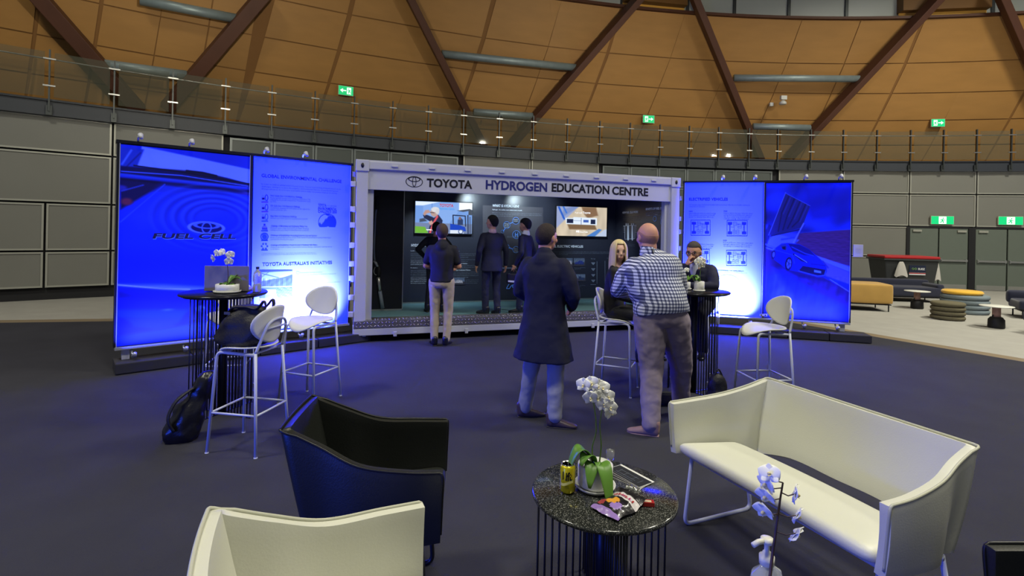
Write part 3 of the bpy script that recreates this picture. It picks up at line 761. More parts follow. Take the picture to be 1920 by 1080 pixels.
# right wall boards
b = MB()
px_text(b, PR, 'HOW FUEL CELLS WORK', (1167.5, 400.5), (1197, 396.8), 3.6, m_wv, bold=.03)
for i in range(3): px_text(b, PR, 'the fuel cell stack takes hydrogen and oxygen to make electricity', (1168, 407.5+i*3), (1201 if i < 2 else 1199, 404+i*3), 1.7, m_gv, res=1)
px_text(b, PR, 'BENEFITS OF FUEL CELLS', (1211, 394), (1246.5, 388.8), 3.8, m_wv, bold=.03)
for x0, x1 in ((1212, 1225), (1226, 1240), (1241, 1249)):
    for a, c in (((x0, 400), (x1, 398)), ((x0, 405), (x1, 403.5)), ((x0, 400), (x0, 405))): seg(b, PR, a, c, .5, m_gv, .004)
    px_text(b, PR, 'Power', (x0+2, 404-(x0-1212)*.07), (x0+7, 403.6-(x0-1212)*.07), 1.4, m_wv, res=1)
for x, y in ((1228, 410), (1242, 409), (1242, 417)):
    s, z = PR.hit(x, y); ring(b, PR, s, z, .06, .05, .008, .008, .004, m_bv)
for x in (1178, 1186):                       # cell stack diagram
    px_poly(b, PR, [(x-1.8, 423), (x+1.8, 422.6), (x+1.8, 448.5), (x, 451.5), (x-1.8, 448.8)], m_wv, .004)
for x in (1174.5, 1178, 1185, 1188.5): px_poly(b, PR, [(x-.8, 419), (x+.8, 418.6), (x+.8, 423), (x-.8, 423)], m_wv, .005)
for a, c in (((1172, 424), (1172, 448.5)), ((1190.5, 422.5), (1190.5, 447.5)), ((1172, 448.5), (1190.5, 447.5)), ((1169, 423.8), (1194, 422))): seg(b, PR, a, c, .6, m_wv, .004)
for y in (425, 428.5, 432, 436): 
    px_text(b, PR, 'H2O', (1169, y), (1172, y), 1.6, m_wv, res=1); px_text(b, PR, 'O2', (1191, y), (1194, y), 1.6, m_wv, res=1)
for i in range(3): px_text(b, PR, 'stack of cells gives power', (1171, 457.5+i*1.8), (1191, 456.6+i*1.8), 1.1, m_gv, res=1)
b.build('wall_graphics', None, container)
# small photographs on the back wall
def tiny_photo(x0, y0, x1, y1, kind):
    c = Canvas(x0, y0, x1, y1, .5, (96, 120, 160)); w, h = x1-x0, y1-y0
    c.poly([(x0, y0+h*.62), (x1, y0+h*.55), (x1, y1), (x0, y1)], (60, 62, 80), 1)
    if kind == 'car':
        c.poly([(x0+w*.08, y0+h*.75), (x0+w*.12, y0+h*.55), (x0+w*.35, y0+h*.45), (x0+w*.5, y0+h*.3), (x0+w*.75, y0+h*.33), (x0+w*.92, y0+h*.55), (x0+w*.92, y0+h*.78)], (38, 62, 160), 1)
    elif kind == 'white':
        c.poly([(x0+w*.2, y0+h*.75), (x0+w*.2, y0+h*.5), (x0+w*.4, y0+h*.3), (x0+w*.7, y0+h*.3), (x0+w*.85, y0+h*.5), (x0+w*.85, y0+h*.78)], (190, 200, 225), 1)
    else:
        c.poly([(x0+w*.4, y0+h*.8), (x0+w*.4, y0+h*.3), (x0+w*.6, y0+h*.3), (x0+w*.65, y0+h*.5), (x0+w*.9, y0+h*.5), (x0+w*.9, y0+h*.85)], (40, 60, 110), 1)
    c.mottle(.12, 1.2, 1.4, int(x0)); c.build('wall_photo', PB, m_photo, container, .009)
tiny_photo(847.5, 521, 871, 533.5, 'white'); tiny_photo(1061.5, 484, 1073.5, 498.5, 'white'); tiny_photo(1075.5, 484, 1096, 499, 'car')
tiny_photo(1064, 514, 1075, 527, 'white'); tiny_photo(1076.5, 514, 1097, 527, 'truck')
# two televisions
def tv(quad, label, painter, sc):
    (x0, y0), (x1, y1) = quad
    a = PB.hit(x0, y0); c_ = PB.hit(x1, y1); w = c_[0]-a[0]; zt, zb = a[1], c_[1]
    P2 = PB.shifted(.07)
    t = thing('wall_television', label, 'television', tuple(PB.pt((a[0]+c_[0])/2, zb, .03)))
    sx0, z0 = P2.hit(x0, y0); sx1, z1 = P2.hit(x1, y1)
    b = MB(); b.box(((sx0+sx1)/2, (z0+z1)/2, -.03), (sx1-sx0+.03, abs(z0-z1)+.03, .05), M=P2.mat(0,0,0), bev=.006); b.build('screen_case', m_cdark, t)
    c = painter(); o = c.build('screen', P2, m_screen, t, .001, (sx0, sx1, z0, z1)); return t
def paint_left():
    c = Canvas(0, 0, 105, 61, .5, (110, 150, 215))
    c.poly([(0, 0), (45, 0), (15, 8), (0, 8)], (215, 228, 245), 2); c.poly([(76, -2), (108, -2), (108, 14), (78, 16)], (235, 242, 250), 2)
    c.poly([(14, 8), (40, 2), (80, 0), (80, 16), (62, 42), (14, 40)], (128, 165, 225), 1.5); c.line([(30, 4), (30, 36)], 1, (90, 130, 200), 1)
    c.poly([(76, 16), (100, 12), (105, 14), (105, 24), (98, 24), (98, 16), (88, 18)], (60, 66, 80), 1)
    c.poly([(0, 41), (105, 42), (105, 61), (0, 61)], (110, 125, 160), 2); c.poly([(0, 48), (18, 49), (24, 61), (0, 61)], (105, 170, 50), 1.5)
    c.poly([(8, 34), (16, 32), (22, 38), (8, 40)], (60, 70, 90), 2)
    # forklift
    c.line([(70, 46), (69, 25), (92, 26), (93, 46)], 2, (25, 32, 60), .8); c.poly([(64, 42), (80, 44), (92, 48), (94, 56), (64, 56)], (15, 60, 180), 1.2)
    c.poly([(78, 34), (84, 30), (88, 34), (88, 44), (78, 44)], (40, 55, 95), 1.5); c.ell(82, 31, 2.5, 3, (120, 90, 90)); c.line([(97, 25), (98, 60)], 2.4, (40, 50, 80)); c.line([(101, 28), (102, 60)], 1.6, (50, 60, 90))
    c.poly([(64, 54), (88, 54), (90, 61), (64, 61)], (210, 220, 235), 1.5); c.ell(84, 57, 4, 4, (70, 90, 140), 1, ring=1.6)
    # speaker in a blue jacket
    c.poly([(24, 61), (26, 48), (30, 40), (16, 32), (14, 26), (22, 26), (34, 31), (42, 25), (50, 36), (46, 61)], (28, 34, 66), 1.5)
    c.poly([(17, 28), (14, 24), (18, 17), (24, 16), (28, 21), (21, 23)], (178, 140, 130), 1.5)
    c.poly([(31, 42), (40, 24), (42, 29), (33, 45), (29, 61), (25, 61)], (205, 80, 92), 1.2); c.poly([(24, 40), (30, 36), (33, 42), (28, 46)], (190, 150, 140), 1.5)
    c.ell(34.5, 21, 7, 8, (176, 148, 142), 1.5); c.ell(36, 15, 7.5, 5, (206, 208, 214), 1.5); c.ell(40, 19, 3.5, 5, (196, 198, 206), 1.5); c.line([(27.5, 21), (34, 21.5)], 1.2, (60, 55, 60))
    return c
def paint_right():
    c = Canvas(0, 0, 95, 57, .5, (196, 182, 160)); c.mottle(.05, .5, .1, 4)
    c.poly([(-5, -5), (45, -5), (0, 42)], (146, 158, 196), 2); c.poly([(12, 6), (40, -5), (48, -5), (10, 22)], (120, 138, 186), 2); c.line([(4, 2), (14, 24)], 3.5, (40, 90, 190), 1.2); c.line([(12, 0), (18, 12)], 3, (60, 110, 200), 1.2)
    c.poly([(46, 0), (74, 0), (78, 16), (58, 22), (50, 12)], (128, 100, 76), 3)
    c.poly([(20, 34), (72, 34), (76, 44), (24, 44)], (118, 92, 66), 2.5)
    c.poly([(16, 22), (30, 22), (32, 20), (76, 21), (76, 35), (18, 34)], (214, 226, 240), 1); c.poly([(19, 24), (31, 24), (31, 32), (19, 32)], (26, 34, 66), 1); c.poly([(64, 24), (73, 24), (73, 33), (64, 33)], (26, 34, 66), 1)
    c.line([(31, 27), (46, 27)], .7, (120, 140, 180)); c.line([(46, 22), (46, 34)], .8, (60, 80, 140)); c.poly([(50, 25), (60, 25), (60, 30), (50, 30)], (60, 90, 170), 1)
    c.poly([(52, 60), (80, 42), (86, 44), (70, 60)], (70, 120, 190), 1.5); c.poly([(70, 60), (90, 44), (98, 42), (98, 60)], (176, 190, 214), 2)
    return c
t1 = tv(((779, 377), (884.5, 438.5)), 'television on the black wall showing a speaker in front of a forklift', paint_left, 1)
t2 = tv(((1044, 386.5), (1137, 443.5)), 'television on the black wall showing a white and dark blue vehicle chassis', paint_right, 1)
P2 = PB.shifted(.073)
m_tred = mat('red_screen_lettering', (.5,.04,.08), .4, emis=(.55,.05,.10), es=1); m_tblue = mat('blue_screen_lettering', (.05,.3,.8), .4, emis=(.06,.33,.85), es=1); m_twh = mat('white_screen_lettering', (.9,.9,.9), .4, emis=(1,1,1), es=1)
b = MB(); px_text(b, P2, 'TOYOTA', (824, 387.5), (850, 391), 5.5, m_tred, bold=.03); px_text(b, P2, 'Hydrogen Centre', (824, 393), (852, 396), 4, m_tblue, bold=.02)
px_text(b, P2, 'Australia Hy part', (799, 431.5), (816, 431.5), 2.2, m_twh, bold=.02); b.build('screen_caption', None, t1)
b = MB(); px_text(b, P2, 'Fuel cell', (1078, 400), (1091, 400), 2.6, m_twh, bold=.01); px_text(b, P2, 'Toyota', (1092.5, 400.3), (1107, 400.5), 3.6, m_twh, bold=.03)
px_text(b, P2, 'H2', (1080, 435.5), (1086, 435.5), 3.2, m_twh, bold=.03); px_text(b, P2, 'Drive Motor', (1087, 436), (1102, 436), 2.4, m_twh); b.build('screen_caption', None, t2)
# ceiling spotlights inside the container
def spot_fix(x, y, lab, aim, e):
    s, z = PC.shifted(-.9).hit(x, y); p = PC.pt(s, 2.48, -.9); t = thing('spotlight', lab, 'spotlight', tuple(p), group='spotlights under the container roof')
    d = (aim - p).normalized(); b = MB(); b.tube([p, p - Vector((0,0,.06))], .012, n=8); b.tube([p - Vector((0,0,.07)) - d*.05, p - Vector((0,0,.07)) + d*.07], .036, n=14); b.build('lamp_body', m_white, t)
    b = MB(); b.tube([p - Vector((0,0,.07)) + d*.07, p - Vector((0,0,.07)) + d*.073], .03, n=14); b.build('lamp_lens', mat('lit_lens', (1,1,1), .4, emis=(.8,.95,1), es=4), t)
    l = bpy.data.lights.new('spot_beam', 'SPOT'); l.energy = e; l.color = (.72, .9, 1); l.spot_size = math.radians(70); l.spot_blend = .9; l.shadow_soft_size = .03
    o = bpy.data.objects.new('spot_beam', l); COL.objects.link(o); o.location = p - Vector((0,0,.07)) + d*.1; o.rotation_euler = d.to_track_quat('-Z', 'Y').to_euler()
for x, y, ax, ay, lab in ((795, 361, 800, 480, 'lit white spotlight under the container roof above the left television'), (848, 363, 868, 500, 'white spotlight under the container roof above the right end of the left television'),
                      (923, 368, 912, 395, 'white spotlight under the container roof left of the hydrogen heading'), (1028, 371, 1000, 392, 'white spotlight under the container roof left of the right television'),
                      (1110, 373, 1130, 500, 'white spotlight under the container roof above the right television')):
    s, z = PB.hit(ax, ay); spot_fix(x, y, lab, PB.pt(s, z), 90)
# ================================================================== THE TWO WINGS OF BACKLIT PANELS
ZB, ZTOP = .28, 2.585
hl = at(657, 400, 7.66); el = at(219.5, 400, 5.87); PL = Plane((el.x, el.y), (hl.x, hl.y))
hr = at(1281.5, 400, 9.27); er = at(1597, 400, 8.54); PRW = Plane((hr.x, hr.y), (er.x, er.y))
m_alu = mat('black_aluminium_frame', flat(26, 28, 40), .4, metal=.4)
m_edge = mat('silver_frame_lip', flat(190, 195, 210), .35, metal=.6)
m_fab = backlit(mat('white_display_film', flat(236, 238, 242), .7, spec=.2), .075, TINT, .8)
def wing(pl, split_px, lab, names):
    t = thing('exhibition_wing', lab, 'display wall', tuple(pl.pt(pl.len/2, 0, -.1)))
    sp = pl.hit(split_px, 440)[0]; L = pl.len
    b = MB(); b.box((L/2, (ZB+ZTOP)/2, -.05), (L, ZTOP-ZB, .08), M=pl.mat(0,0,0)); b.build('panel_back', m_alu, t)
    b = MB()
    for c, d in (((L/2, ZTOP+.015, -.04), (L+.04, .035, .12)), ((0, (ZB+ZTOP)/2, -.04), (.02, ZTOP-ZB, .11)), ((L, (ZB+ZTOP)/2, -.04), (.02, ZTOP-ZB, .11)), ((sp, (ZB+ZTOP)/2, -.03), (.025, ZTOP-ZB, .1))):
        b.box(c, d, M=pl.mat(0,0,0))
    b.build('panel_frame', m_alu, t)
    b = MB(); b.box((L/2, ZB-.012, -.02), (L, .03, .12), M=pl.mat(0,0,0)); b.box((sp-.018, (ZB+ZTOP)/2, .018), (.006, ZTOP-ZB, .01), M=pl.mat(0,0,0)); b.box((.014, (ZB+ZTOP)/2, .012), (.008, ZTOP-ZB, .01), M=pl.mat(0,0,0)); b.box((L-.014, (ZB+ZTOP)/2, .012), (.008, ZTOP-ZB, .01), M=pl.mat(0,0,0)); b.build('silver_lip', m_edge, t)
    return t, sp
wl, spl = wing(PL, 468.5, 'left display wing of the container with a blue car picture and a white text panel', None)
wr, spr = wing(PRW, 1433, 'right display wing with a white diagram panel and a blue sports car picture', None)
for pl, w, s0, s1 in ((PL, wl, spl+.03, PL.len-.02), (PRW, wr, .02, spr-.03)):
    b = MB(); b.box(((s0+s1)/2, (ZB+ZTOP)/2+.004, .0), (s1-s0, ZTOP-ZB-.008, .012), M=pl.mat(0,0,0)); b.build('text_panel', m_fab, w)
# arm clips at top and bottom, supports, hinge bars
def clip(pl, w, x, top):
    s = pl.hit(x, 400)[0]; b = MB(); z = ZTOP+.03 if top else ZB-.03; sg = 1 if top else -1
    b.tube([pl.pt(s, z, 0), pl.pt(s, z+sg*.05, .03), pl.pt(s+.015, z+sg*.06, .10)], .011, n=8)
    b.tube([pl.pt(s+.015, z+sg*.075, .08), pl.pt(s+.02, z+sg*.03, .13)], [.028, .018], n=12)
    b.build('clip_lamp', m_wpaint if top else m_edge, w)
for x in (256, 352, 492, 565): clip(PL, wl, x, True)
for x in (252, 348, 410, 563): clip(PL, wl, x, False)
for x in (1352, 1412, 1506, 1571): clip(PRW, wr, x, True)
for x in (1408, 1508, 1570): clip(PRW, wr, x, False)
def leg_(pl, w, x, off=-.04, wd=.075):
    s = pl.hit(x, 600)[0]; b = MB(); b.box((s, (ZB-.02+.07)/2+.03, off), (wd, ZB-.05, .05), M=pl.mat(0,0,0)); b.build('support_post', m_wpaint, w)
    b = MB(); b.box((s, .045, off), (wd+.14, .03, .18), M=pl.mat(0,0,0), bev=.005); b.build('foot_plate', m_wpaint, w)
leg_(PL, wl, 237); leg_(PRW, wr, 1580); leg_(PRW, wr, 1345, .05, .05)
for y in (326, 392.6, 459, 524.5, 591):
    z = 1.7 - (y-424)*7.66/F; b = MB(); b.box((PL.len+.03, z, -.03), (.09, .075, .04), M=PL.mat(0,0,0), bev=.005); b.build('hinge_bar', m_wpaint, wl)
# floor ledges in front of the wings, under the assumed blue wash lights
m_ledge = mat('charcoal_vinyl_ledge', flat(46, 46, 58), .6, var=.1, vscale=4)
def ledge(p, q, lab, w=.34, h=.13, seam=True):
    a = on_z(*p); c = on_z(*q); pl = Plane((a.x, a.y), (c.x, c.y)); L = pl.len
    t = thing('floor_ledge', lab, 'ledge', tuple(pl.pt(L/2, 0, -w/2)))
    n_ = 4
    for k in range(n_):
        b = MB(); b.box((L*(k+.5)/n_, h/2+.008, -w/2), (L/n_-.012, h-.01, w), M=pl.mat(0,0,0), bev=.012); b.build('ledge_segment', m_ledge, t)
    return pl
ledge((214, 706, 0), (692, 641, 0), 'long low charcoal ledge on the carpet before the left wing')
ledge((1330, 626, 0), (1636, 646, 0), 'long low charcoal ledge on the carpet before the right wing')
# small sign plate right of the right wing
b = MB(); s_ = PRW.len + .1; z_ = 1.7 - (470-443)*8.5/F; b.box((s_, z_, 0), (.14, .2, .03), M=PRW.mat(0,0,0), bev=.004)
for k in range(3): b.box((s_, z_+.03-k*.03, .016), (.08, .008, .002), M=PRW.mat(0,0,0))
b.build('side_bracket', m_wpaint, wr)
# assumed blue wash lights without fittings, along the wings (aimed up the panels)
BLUE = (.026, .04, 1.0)
def wash(pl, s0, s1, e, off=.32, z=.17, aimz=.60):
    a = pl.pt((s0+s1)/2, z, off); l = area('assumed_blue_wash', tuple(a), tuple(pl.pt((s0+s1)/2, aimz, 0)), s1-s0, e, BLUE, .05, math.radians(64))
    x = pl.t; d = (pl.pt((s0+s1)/2, aimz, 0)-a).normalized(); zc = -d; yc = zc.cross(x)
    R = Matrix((x, yc, zc)).transposed(); l.rotation_euler = R.to_euler(); return l
# ---- writing on the left text panel
m_tx = mat('navy_print', flat(18, 20, 70, .35), .6, spec=.2); m_tx2 = mat('blue_grey_print', flat(70, 74, 130, .14), .6, spec=.2)
m_tx3 = mat('light_grey_print', flat(150, 152, 165, .14), .6, spec=.2); m_glb = mat('deep_blue_print', flat(20, 80, 150, .14), .6, spec=.2)
m_red = mat('red_purple_print', flat(120, 30, 80, .14), .6); m_tl = mat('teal_print', flat(30, 120, 150, .12), .6)
b = MB(); G = .008
px_text(b, PL, 'GLOBAL ENVIRONMENTAL CHALLENGE', (490, 332), (640, 346.3), 6.3, m_tx, bold=.018, off=G)
for i, (t, x1) in enumerate([('In order to address global environmental issues, Toyota is promoting measures based on six', 638.5), ('challenges, aiming to reduce the negative environmental impacts of manufacturing and', 633), ('driving vehicles as close to zero as possible and to make net positive impacts on society.', 632)]):
    px_text(b, PL, t, (490, 346+i*4.5), (x1, 357.8+i*4.4), 2.3, m_tx2, off=G, res=1)
items = [(368, 'New Vehicle Zero CO2 Emissions Challenge', 566, ['Reduce global* average CO2 emissions ("GvF") from new', 'vehicles by 90 percent compared to Toyota\'s 2010 levels', 'by 2050.'], [582, 582, 518]),
         (387, 'Life Cycle Zero CO2 Emissions Challenge', 562, ['Completely eliminate all CO2 emissions throughout the', 'entire vehicle life cycle.'], [581, 538]),
         (406.5, 'Plant Zero CO2 Emissions Challenge', 556, ['Achieve zero CO2 emissions at global plants by 2050.'], [577]),
         (425, 'Challenge of Minimising and Optimising Water Use', 576, ['Minimise water usage and implement water discharge', 'management according to individual local conditions.'], [579, 579]),
         (442.7, 'Challenge of Establishing a Recycling-based Society and Systems', 594, ['Promote global deployment of end-of-life vehicle treatment and recycling technologies', 'and systems developed in Japan.'], [620, 551]),
         (461, 'Challenge of Establishing a Future Society in Harmony with Nature', 595, ['Connect the reach of nature conservation activities among communities, with the world,', 'to the future.'], [622, 524])]
for y, t, x1, ls, xs in items:
    sl = .05*(1 - (y-368)/110)*1.0
    px_text(b, PL, t, (507, y), (x1, y+sl*(x1-507)), 2.5, m_tx, bold=.02, off=G, res=1)
    for i, (l, x2) in enumerate(zip(ls, xs)): px_text(b, PL, l, (507, y+3.8+i*3.6), (x2, y+3.8+i*3.6+sl*(x2-507)), 2.2, m_tx2, off=G, res=1)
px_text(b, PL, '* Countries/Regions: Japan, US, Europe, China, Middle East, South East Asia, Central America', (490, 476), (591, 475), 1.4, m_tx2, off=G, res=1)
px_text(b, PL, 'Figures based on Toyota Environmental Challenge 2050 published for this programme', (490, 478.6), (594, 478), 1.4, m_tx2, off=G, res=1)
px_text(b, PL, "TOYOTA AUSTRALIA'S INITIATIVES", (491.5, 499), (622, 496), 6.3, m_tx, bold=.018, off=G)
ini = [(513, 'Renewable energy projects', 604, ['Including solar installations at Melbourne, Sydney and', 'Queensland sites.'], [629, 585]),
       (529.5, 'Green and recycling stations', 606, ['located in Toyota Australia\'s Melbourne and Melbourne sites'], [637]),
       (543, 'Fruit trees program for Toyota Employees', 624, ['Plantation of trees at our facilities', 'through Australia'], [608, 580]),
       (559, 'Travel Smart', 600, ['encouraging greener commuting', 'and cycling', 'among staff', 'and dealers', 'each year'], [612, 590, 588, 586, 584])]
for y, t, x1, ls, xs in ini:
    s, z = PL.hit(558, y-1.2); ring(b, PL, s, z, .022, .022, .004, .004, G, m_tx3)
    px_text(b, PL, t, (562, y), (x1, y-.028*(x1-562)), 2.4, m_tx3, bold=.01, off=G, res=1)
    for i, (l, x2) in enumerate(zip(ls, xs)): px_text(b, PL, l, (562, y+4+i*4), (x2, y+4+i*4-.028*(x2-562)), 2.0, m_tx3, off=G, res=1)
px_text(b, PL, 'TOYOTA', (596.2, 387.2), (611.5, 388), 5, m_tx, bold=.02, off=G); px_text(b, PL, 'TOGETHER', (613, 387.2), (631, 388), 2, m_tx2, off=G, res=1)
px_text(b, PL, 'ENVIRONMENTAL', (596, 393.5), (631, 395), 5, m_tx, bold=.02, off=G); px_text(b, PL, 'CHALLENGE 2050', (596, 399), (631, 400), 5, m_tx, bold=.02, off=G)
b.build('panel_lettering', None, wl)
# challenge icons, each with its coloured bar
b = MB()
def rr(mb, pl, x0, y0, x1, y1, m, off=G): px_poly(mb, pl, [(x0, y0), (x1, y0), (x1, y1), (x0, y1)], m, off)
for y, m, m2 in ((365, m_tx, m_red), (383, m_tx2, m_red), (401, m_tl, m_tl)):
    s, z = PL.hit(499.5, y+6); ring(b, PL, s, z, .021, .042, .009, .009, G, m if y > 380 else m_tx)
    px_text(b, PL, 'CO2', (490.5, y+3), (495, y+3.2), 2.2, m_tx2, off=G, res=1); rr(b, PL, 490.5, y+5.5, 496, y+9.5, m_tx); rr(b, PL, 490, y+13, 502.5, y+15, m2)
for y, k in ((420, 0), (438, 1), (456, 2)):
    rr(b, PL, 489.5, y+12, 502, y+14, m_glb)
    s, z = PL.hit(495.7, y+6)
    if k == 0: rr(b, PL, 494, y, 497.5, y+2.5, m_tx); rr(b, PL, 491, y+7, 501, y+10.5, m_tx2); px_poly(b, PL, [(491, y+7), (495.7, y+2.5), (501, y+7)], m_tx3, G)
    elif k == 1: ring(b, PL, s, z, .05, .05, .012, .012, G, m_glb); ring(b, PL, s, z, .03, .03, .028, .028, G, m_glb)
    else:
        for j in range(6): a = j*PI/3; ring(b, PL, s+.035*math.cos(a), z+.035*math.sin(a), .011, .011, .0105, .0105, G, m_glb)
# globe
gx, gy, gr = 613.5, 417.5, 16.8
s, z = PL.hit(gx, gy); k = PL.hit(gx+gr, gy)[0]-s; zk = abs(PL.hit(gx, gy-gr)[1]-z)
N_ = 40; arc = [(-25 + 230*i/N_) for i in range(N_+1)]
P = [PL.pt(s+k*math.cos(math.radians(a)), z+zk*math.sin(math.radians(a)), G) for a in arc]; Q = [PL.pt(s+k*.94*math.cos(math.radians(a)), z+zk*.94*math.sin(math.radians(a)), G) for a in arc]
b.add(P+Q, [(i, i+1, N_+2+i, N_+1+i) for i in range(N_)], m_glb)
land = [(630, 415), (629.5, 420), (628, 425.8), (617, 425.8), (615, 424), (612, 425.5), (607, 425.8), (598.5, 425.8), (597.5, 421), (599, 418), (601, 420), (602, 422.5), (604, 419.5), (607, 417), (609, 412), (613, 411), (614, 407), (617, 406), (618, 403.5), (621, 406), (623, 404.5), (627, 409)]
px_poly(b, PL, land, m_glb, G+.001); px_poly(b, PL, [(609, 402.5), (613.5, 401.5), (618, 402.6), (616, 404.4), (612, 403.8)], m_glb, G+.001)
b.build('panel_icons', None, wl)
# site photographs on the panel
c = Canvas(486, 506, 548, 583, .8, (60, 70, 150))
c.poly([(486, 506), (548, 506), (548, 509), (486, 510)], (40, 50, 120)); c.poly([(486, 511), (548, 508), (548, 514), (524, 522), (503, 532), (486, 528)], (150, 160, 205), 1.5)
c.line([(488, 512), (524, 521)], 1.5, (50, 60, 130)); c.line([(505, 509), (486, 522)], 1, (60, 70, 140)); c.line([(548, 512), (500, 530)], 1.6, (215, 220, 240)); c.poly([(486, 528), (548, 516), (548, 538), (486, 538)], (58, 66, 128), 1.5); c.mottle(.35, 1.6, 1.6, 3, (c.Y > 522) & (c.Y < 538))
c.poly([(486, 538), (548, 537), (548, 559), (486, 560)], (64, 76, 160)); c.line([(486, 538), (548, 537)], .9, (225, 230, 245)); c.poly([(497, 543), (517, 543), (517, 551), (497, 552)], (190, 196, 225)); c.poly([(497, 552), (519, 551), (519, 559), (497, 560)], (100, 115, 190)); c.mottle(.3, 1.1, 1.5, 5, (c.Y > 538) & (c.Y < 559) & (c.X > 518))
c.poly([(486, 560), (548, 559), (548, 583), (486, 583)], (120, 80, 160)); c.line([(486, 560), (548, 559)], .9, (225, 230, 245)); c.mottle(.7, 2.2, 2.0, 8, c.Y > 561)
c.build('site_photographs', PL, m_print, wl, G)
# ---- left picture: bonnet of a blue car seen close, with ripples round the badge
x0, x1 = PL.hit(222.5, 400)[0], PL.hit(467, 400)[0]
c = Canvas(221, 262, 469, 652, 1.3, (20, 60, 225))
c.poly([(215, 255), (480, 255), (480, 350), (215, 350)], (30, 60, 190), 4)
c.poly([(258, 262), (470, 290), (470, 323), (420, 312), (350, 306), (250, 302)], (176, 190, 246), 3)      # windscreen sky
c.poly([(222, 268), (262, 268), (250, 303), (222, 306)], (40, 70, 170), 3); c.line([(225, 300), (240, 272)], 3, (120, 150, 230), 3); c.line([(232, 305), (256, 275)], 2, (20, 30, 110), 2)
c.poly([(222, 304), (300, 303), (370, 303), (470, 322), (470, 333), (222, 318)], (14, 18, 70), 3); c.line([(245, 301), (330, 307), (470, 322)], 2.4, (8, 8, 34), 1.5)
c.line([(340, 304), (372, 306), (398, 310)], 5, (8, 10, 40), 2); c.line([(224, 314), (330, 314), (466, 327)], 1.8, (110, 140, 240), 1.5); c.line([(224, 320), (470, 331)], 4, (60, 90, 200), 3)
c.poly([(222, 326), (330, 330), (470, 336), (470, 346), (300, 336), (222, 340)], (12, 12, 48), 4)
c.poly([(222, 330), (300, 334), (262, 360), (224, 388)], (26, 20, 70), 5); c.ell(234, 372, 10, 7, (170, 60, 70), 5); c.ell(226, 346, 8, 5, (70, 60, 150), 4); c.line([(225, 352), (262, 338)], 2, (70, 90, 190), 2)
c.line([(300, 334), (224, 412)], 1.6, (90, 120, 240), 2); c.line([(470, 344), (320, 336)], 3, (14, 16, 70), 2); c.ell(458, 344, 12, 2, (110, 50, 110), 3)
c.poly([(300, 337), (470, 348), (470, 390), (260, 420), (240, 400)], (46, 78, 214), 26, .7)
for r, a in ((118, .35), (98, .55), (80, .7), (62, .7), (47, .5)):                                     # ripples
    c.ell(400, 402, r*1.05, r*.62, (96, 128, 248), 6, .06, a, ring=3.2); c.ell(400, 404, r*1.05-5, r*.62-4, (8, 22, 130), 7, .06, a*.8, ring=3.6)
c.poly([(215, 470), (480, 470), (480, 540), (215, 540)], (8, 44, 235), 40, .9)
c.ell(381, 420, 37, 13, (150, 175, 250), 1.6, .04); c.ell(381, 420, 34, 11.5, (10, 16, 90), 1.5, .04)
c.ell(381, 420.5, 34, 12, (150, 170, 250), 1.2, .04, ring=2.2); c.ell(381, 415.5, 23, 6, (120, 145, 245), 1, .04, ring=2.2); c.ell(381, 420.5, 9, 11.5, (120, 145, 245), 1, .04, ring=2.4)
c.poly([(222, 532), (300, 536), (388, 546), (388, 562), (222, 534)], (120, 145, 235), 8); c.line([(222, 533), (300, 545), (350, 549)], 2.4, (235, 240, 255), 3); c.poly([(222, 538), (345, 552), (470, 560), (470, 600), (222, 580)], (12, 26, 175), 8)
c.poly([(222, 545), (300, 560), (420, 566), (470, 570), (470, 578), (380, 578), (222, 560)], (10, 14, 110), 10, .8)
c.poly([(224, 596), (270, 606), (330, 616), (345, 596), (372, 574), (470, 570), (470, 620), (350, 622), (224, 632)], (10, 16, 108), 8)
c.poly([(235, 598), (330, 606), (322, 622), (290, 626), (250, 616)], (26, 50, 190), 8); c.ell(372, 590, 9, 6, (110, 140, 240), 3); c.ell(376, 594, 4, 4, (30, 40, 140), 2); c.ell(310, 588, 8, 2, (80, 110, 230), 4)
c.poly([(222, 640), (470, 612), (470, 660), (222, 660)], (30, 60, 200), 14)
c.mottle(.03, .02, .03, 2)
c.build('car_picture', PL, m_print, wl, .004, (x0, x1, 2.57, .29))
b = MB(); px_text(b, PL, 'FUEL CELL', (286.5, 448.5), (442, 462.5), 9.5, backlit(mat('pale_badge_print', flat(150, 170, 240), .6), .1, (.06, .16, 1.0), 1), off=.007, bold=.035, slant=.3)
px_text(b, PL, 'FUEL CELL', (285.5, 447), (441, 461), 9.5, mat('dark_badge_print', flat(10, 14, 80, .3), .6), off=.009, bold=.03, slant=.3); b.build('badge_lettering', None, wl)
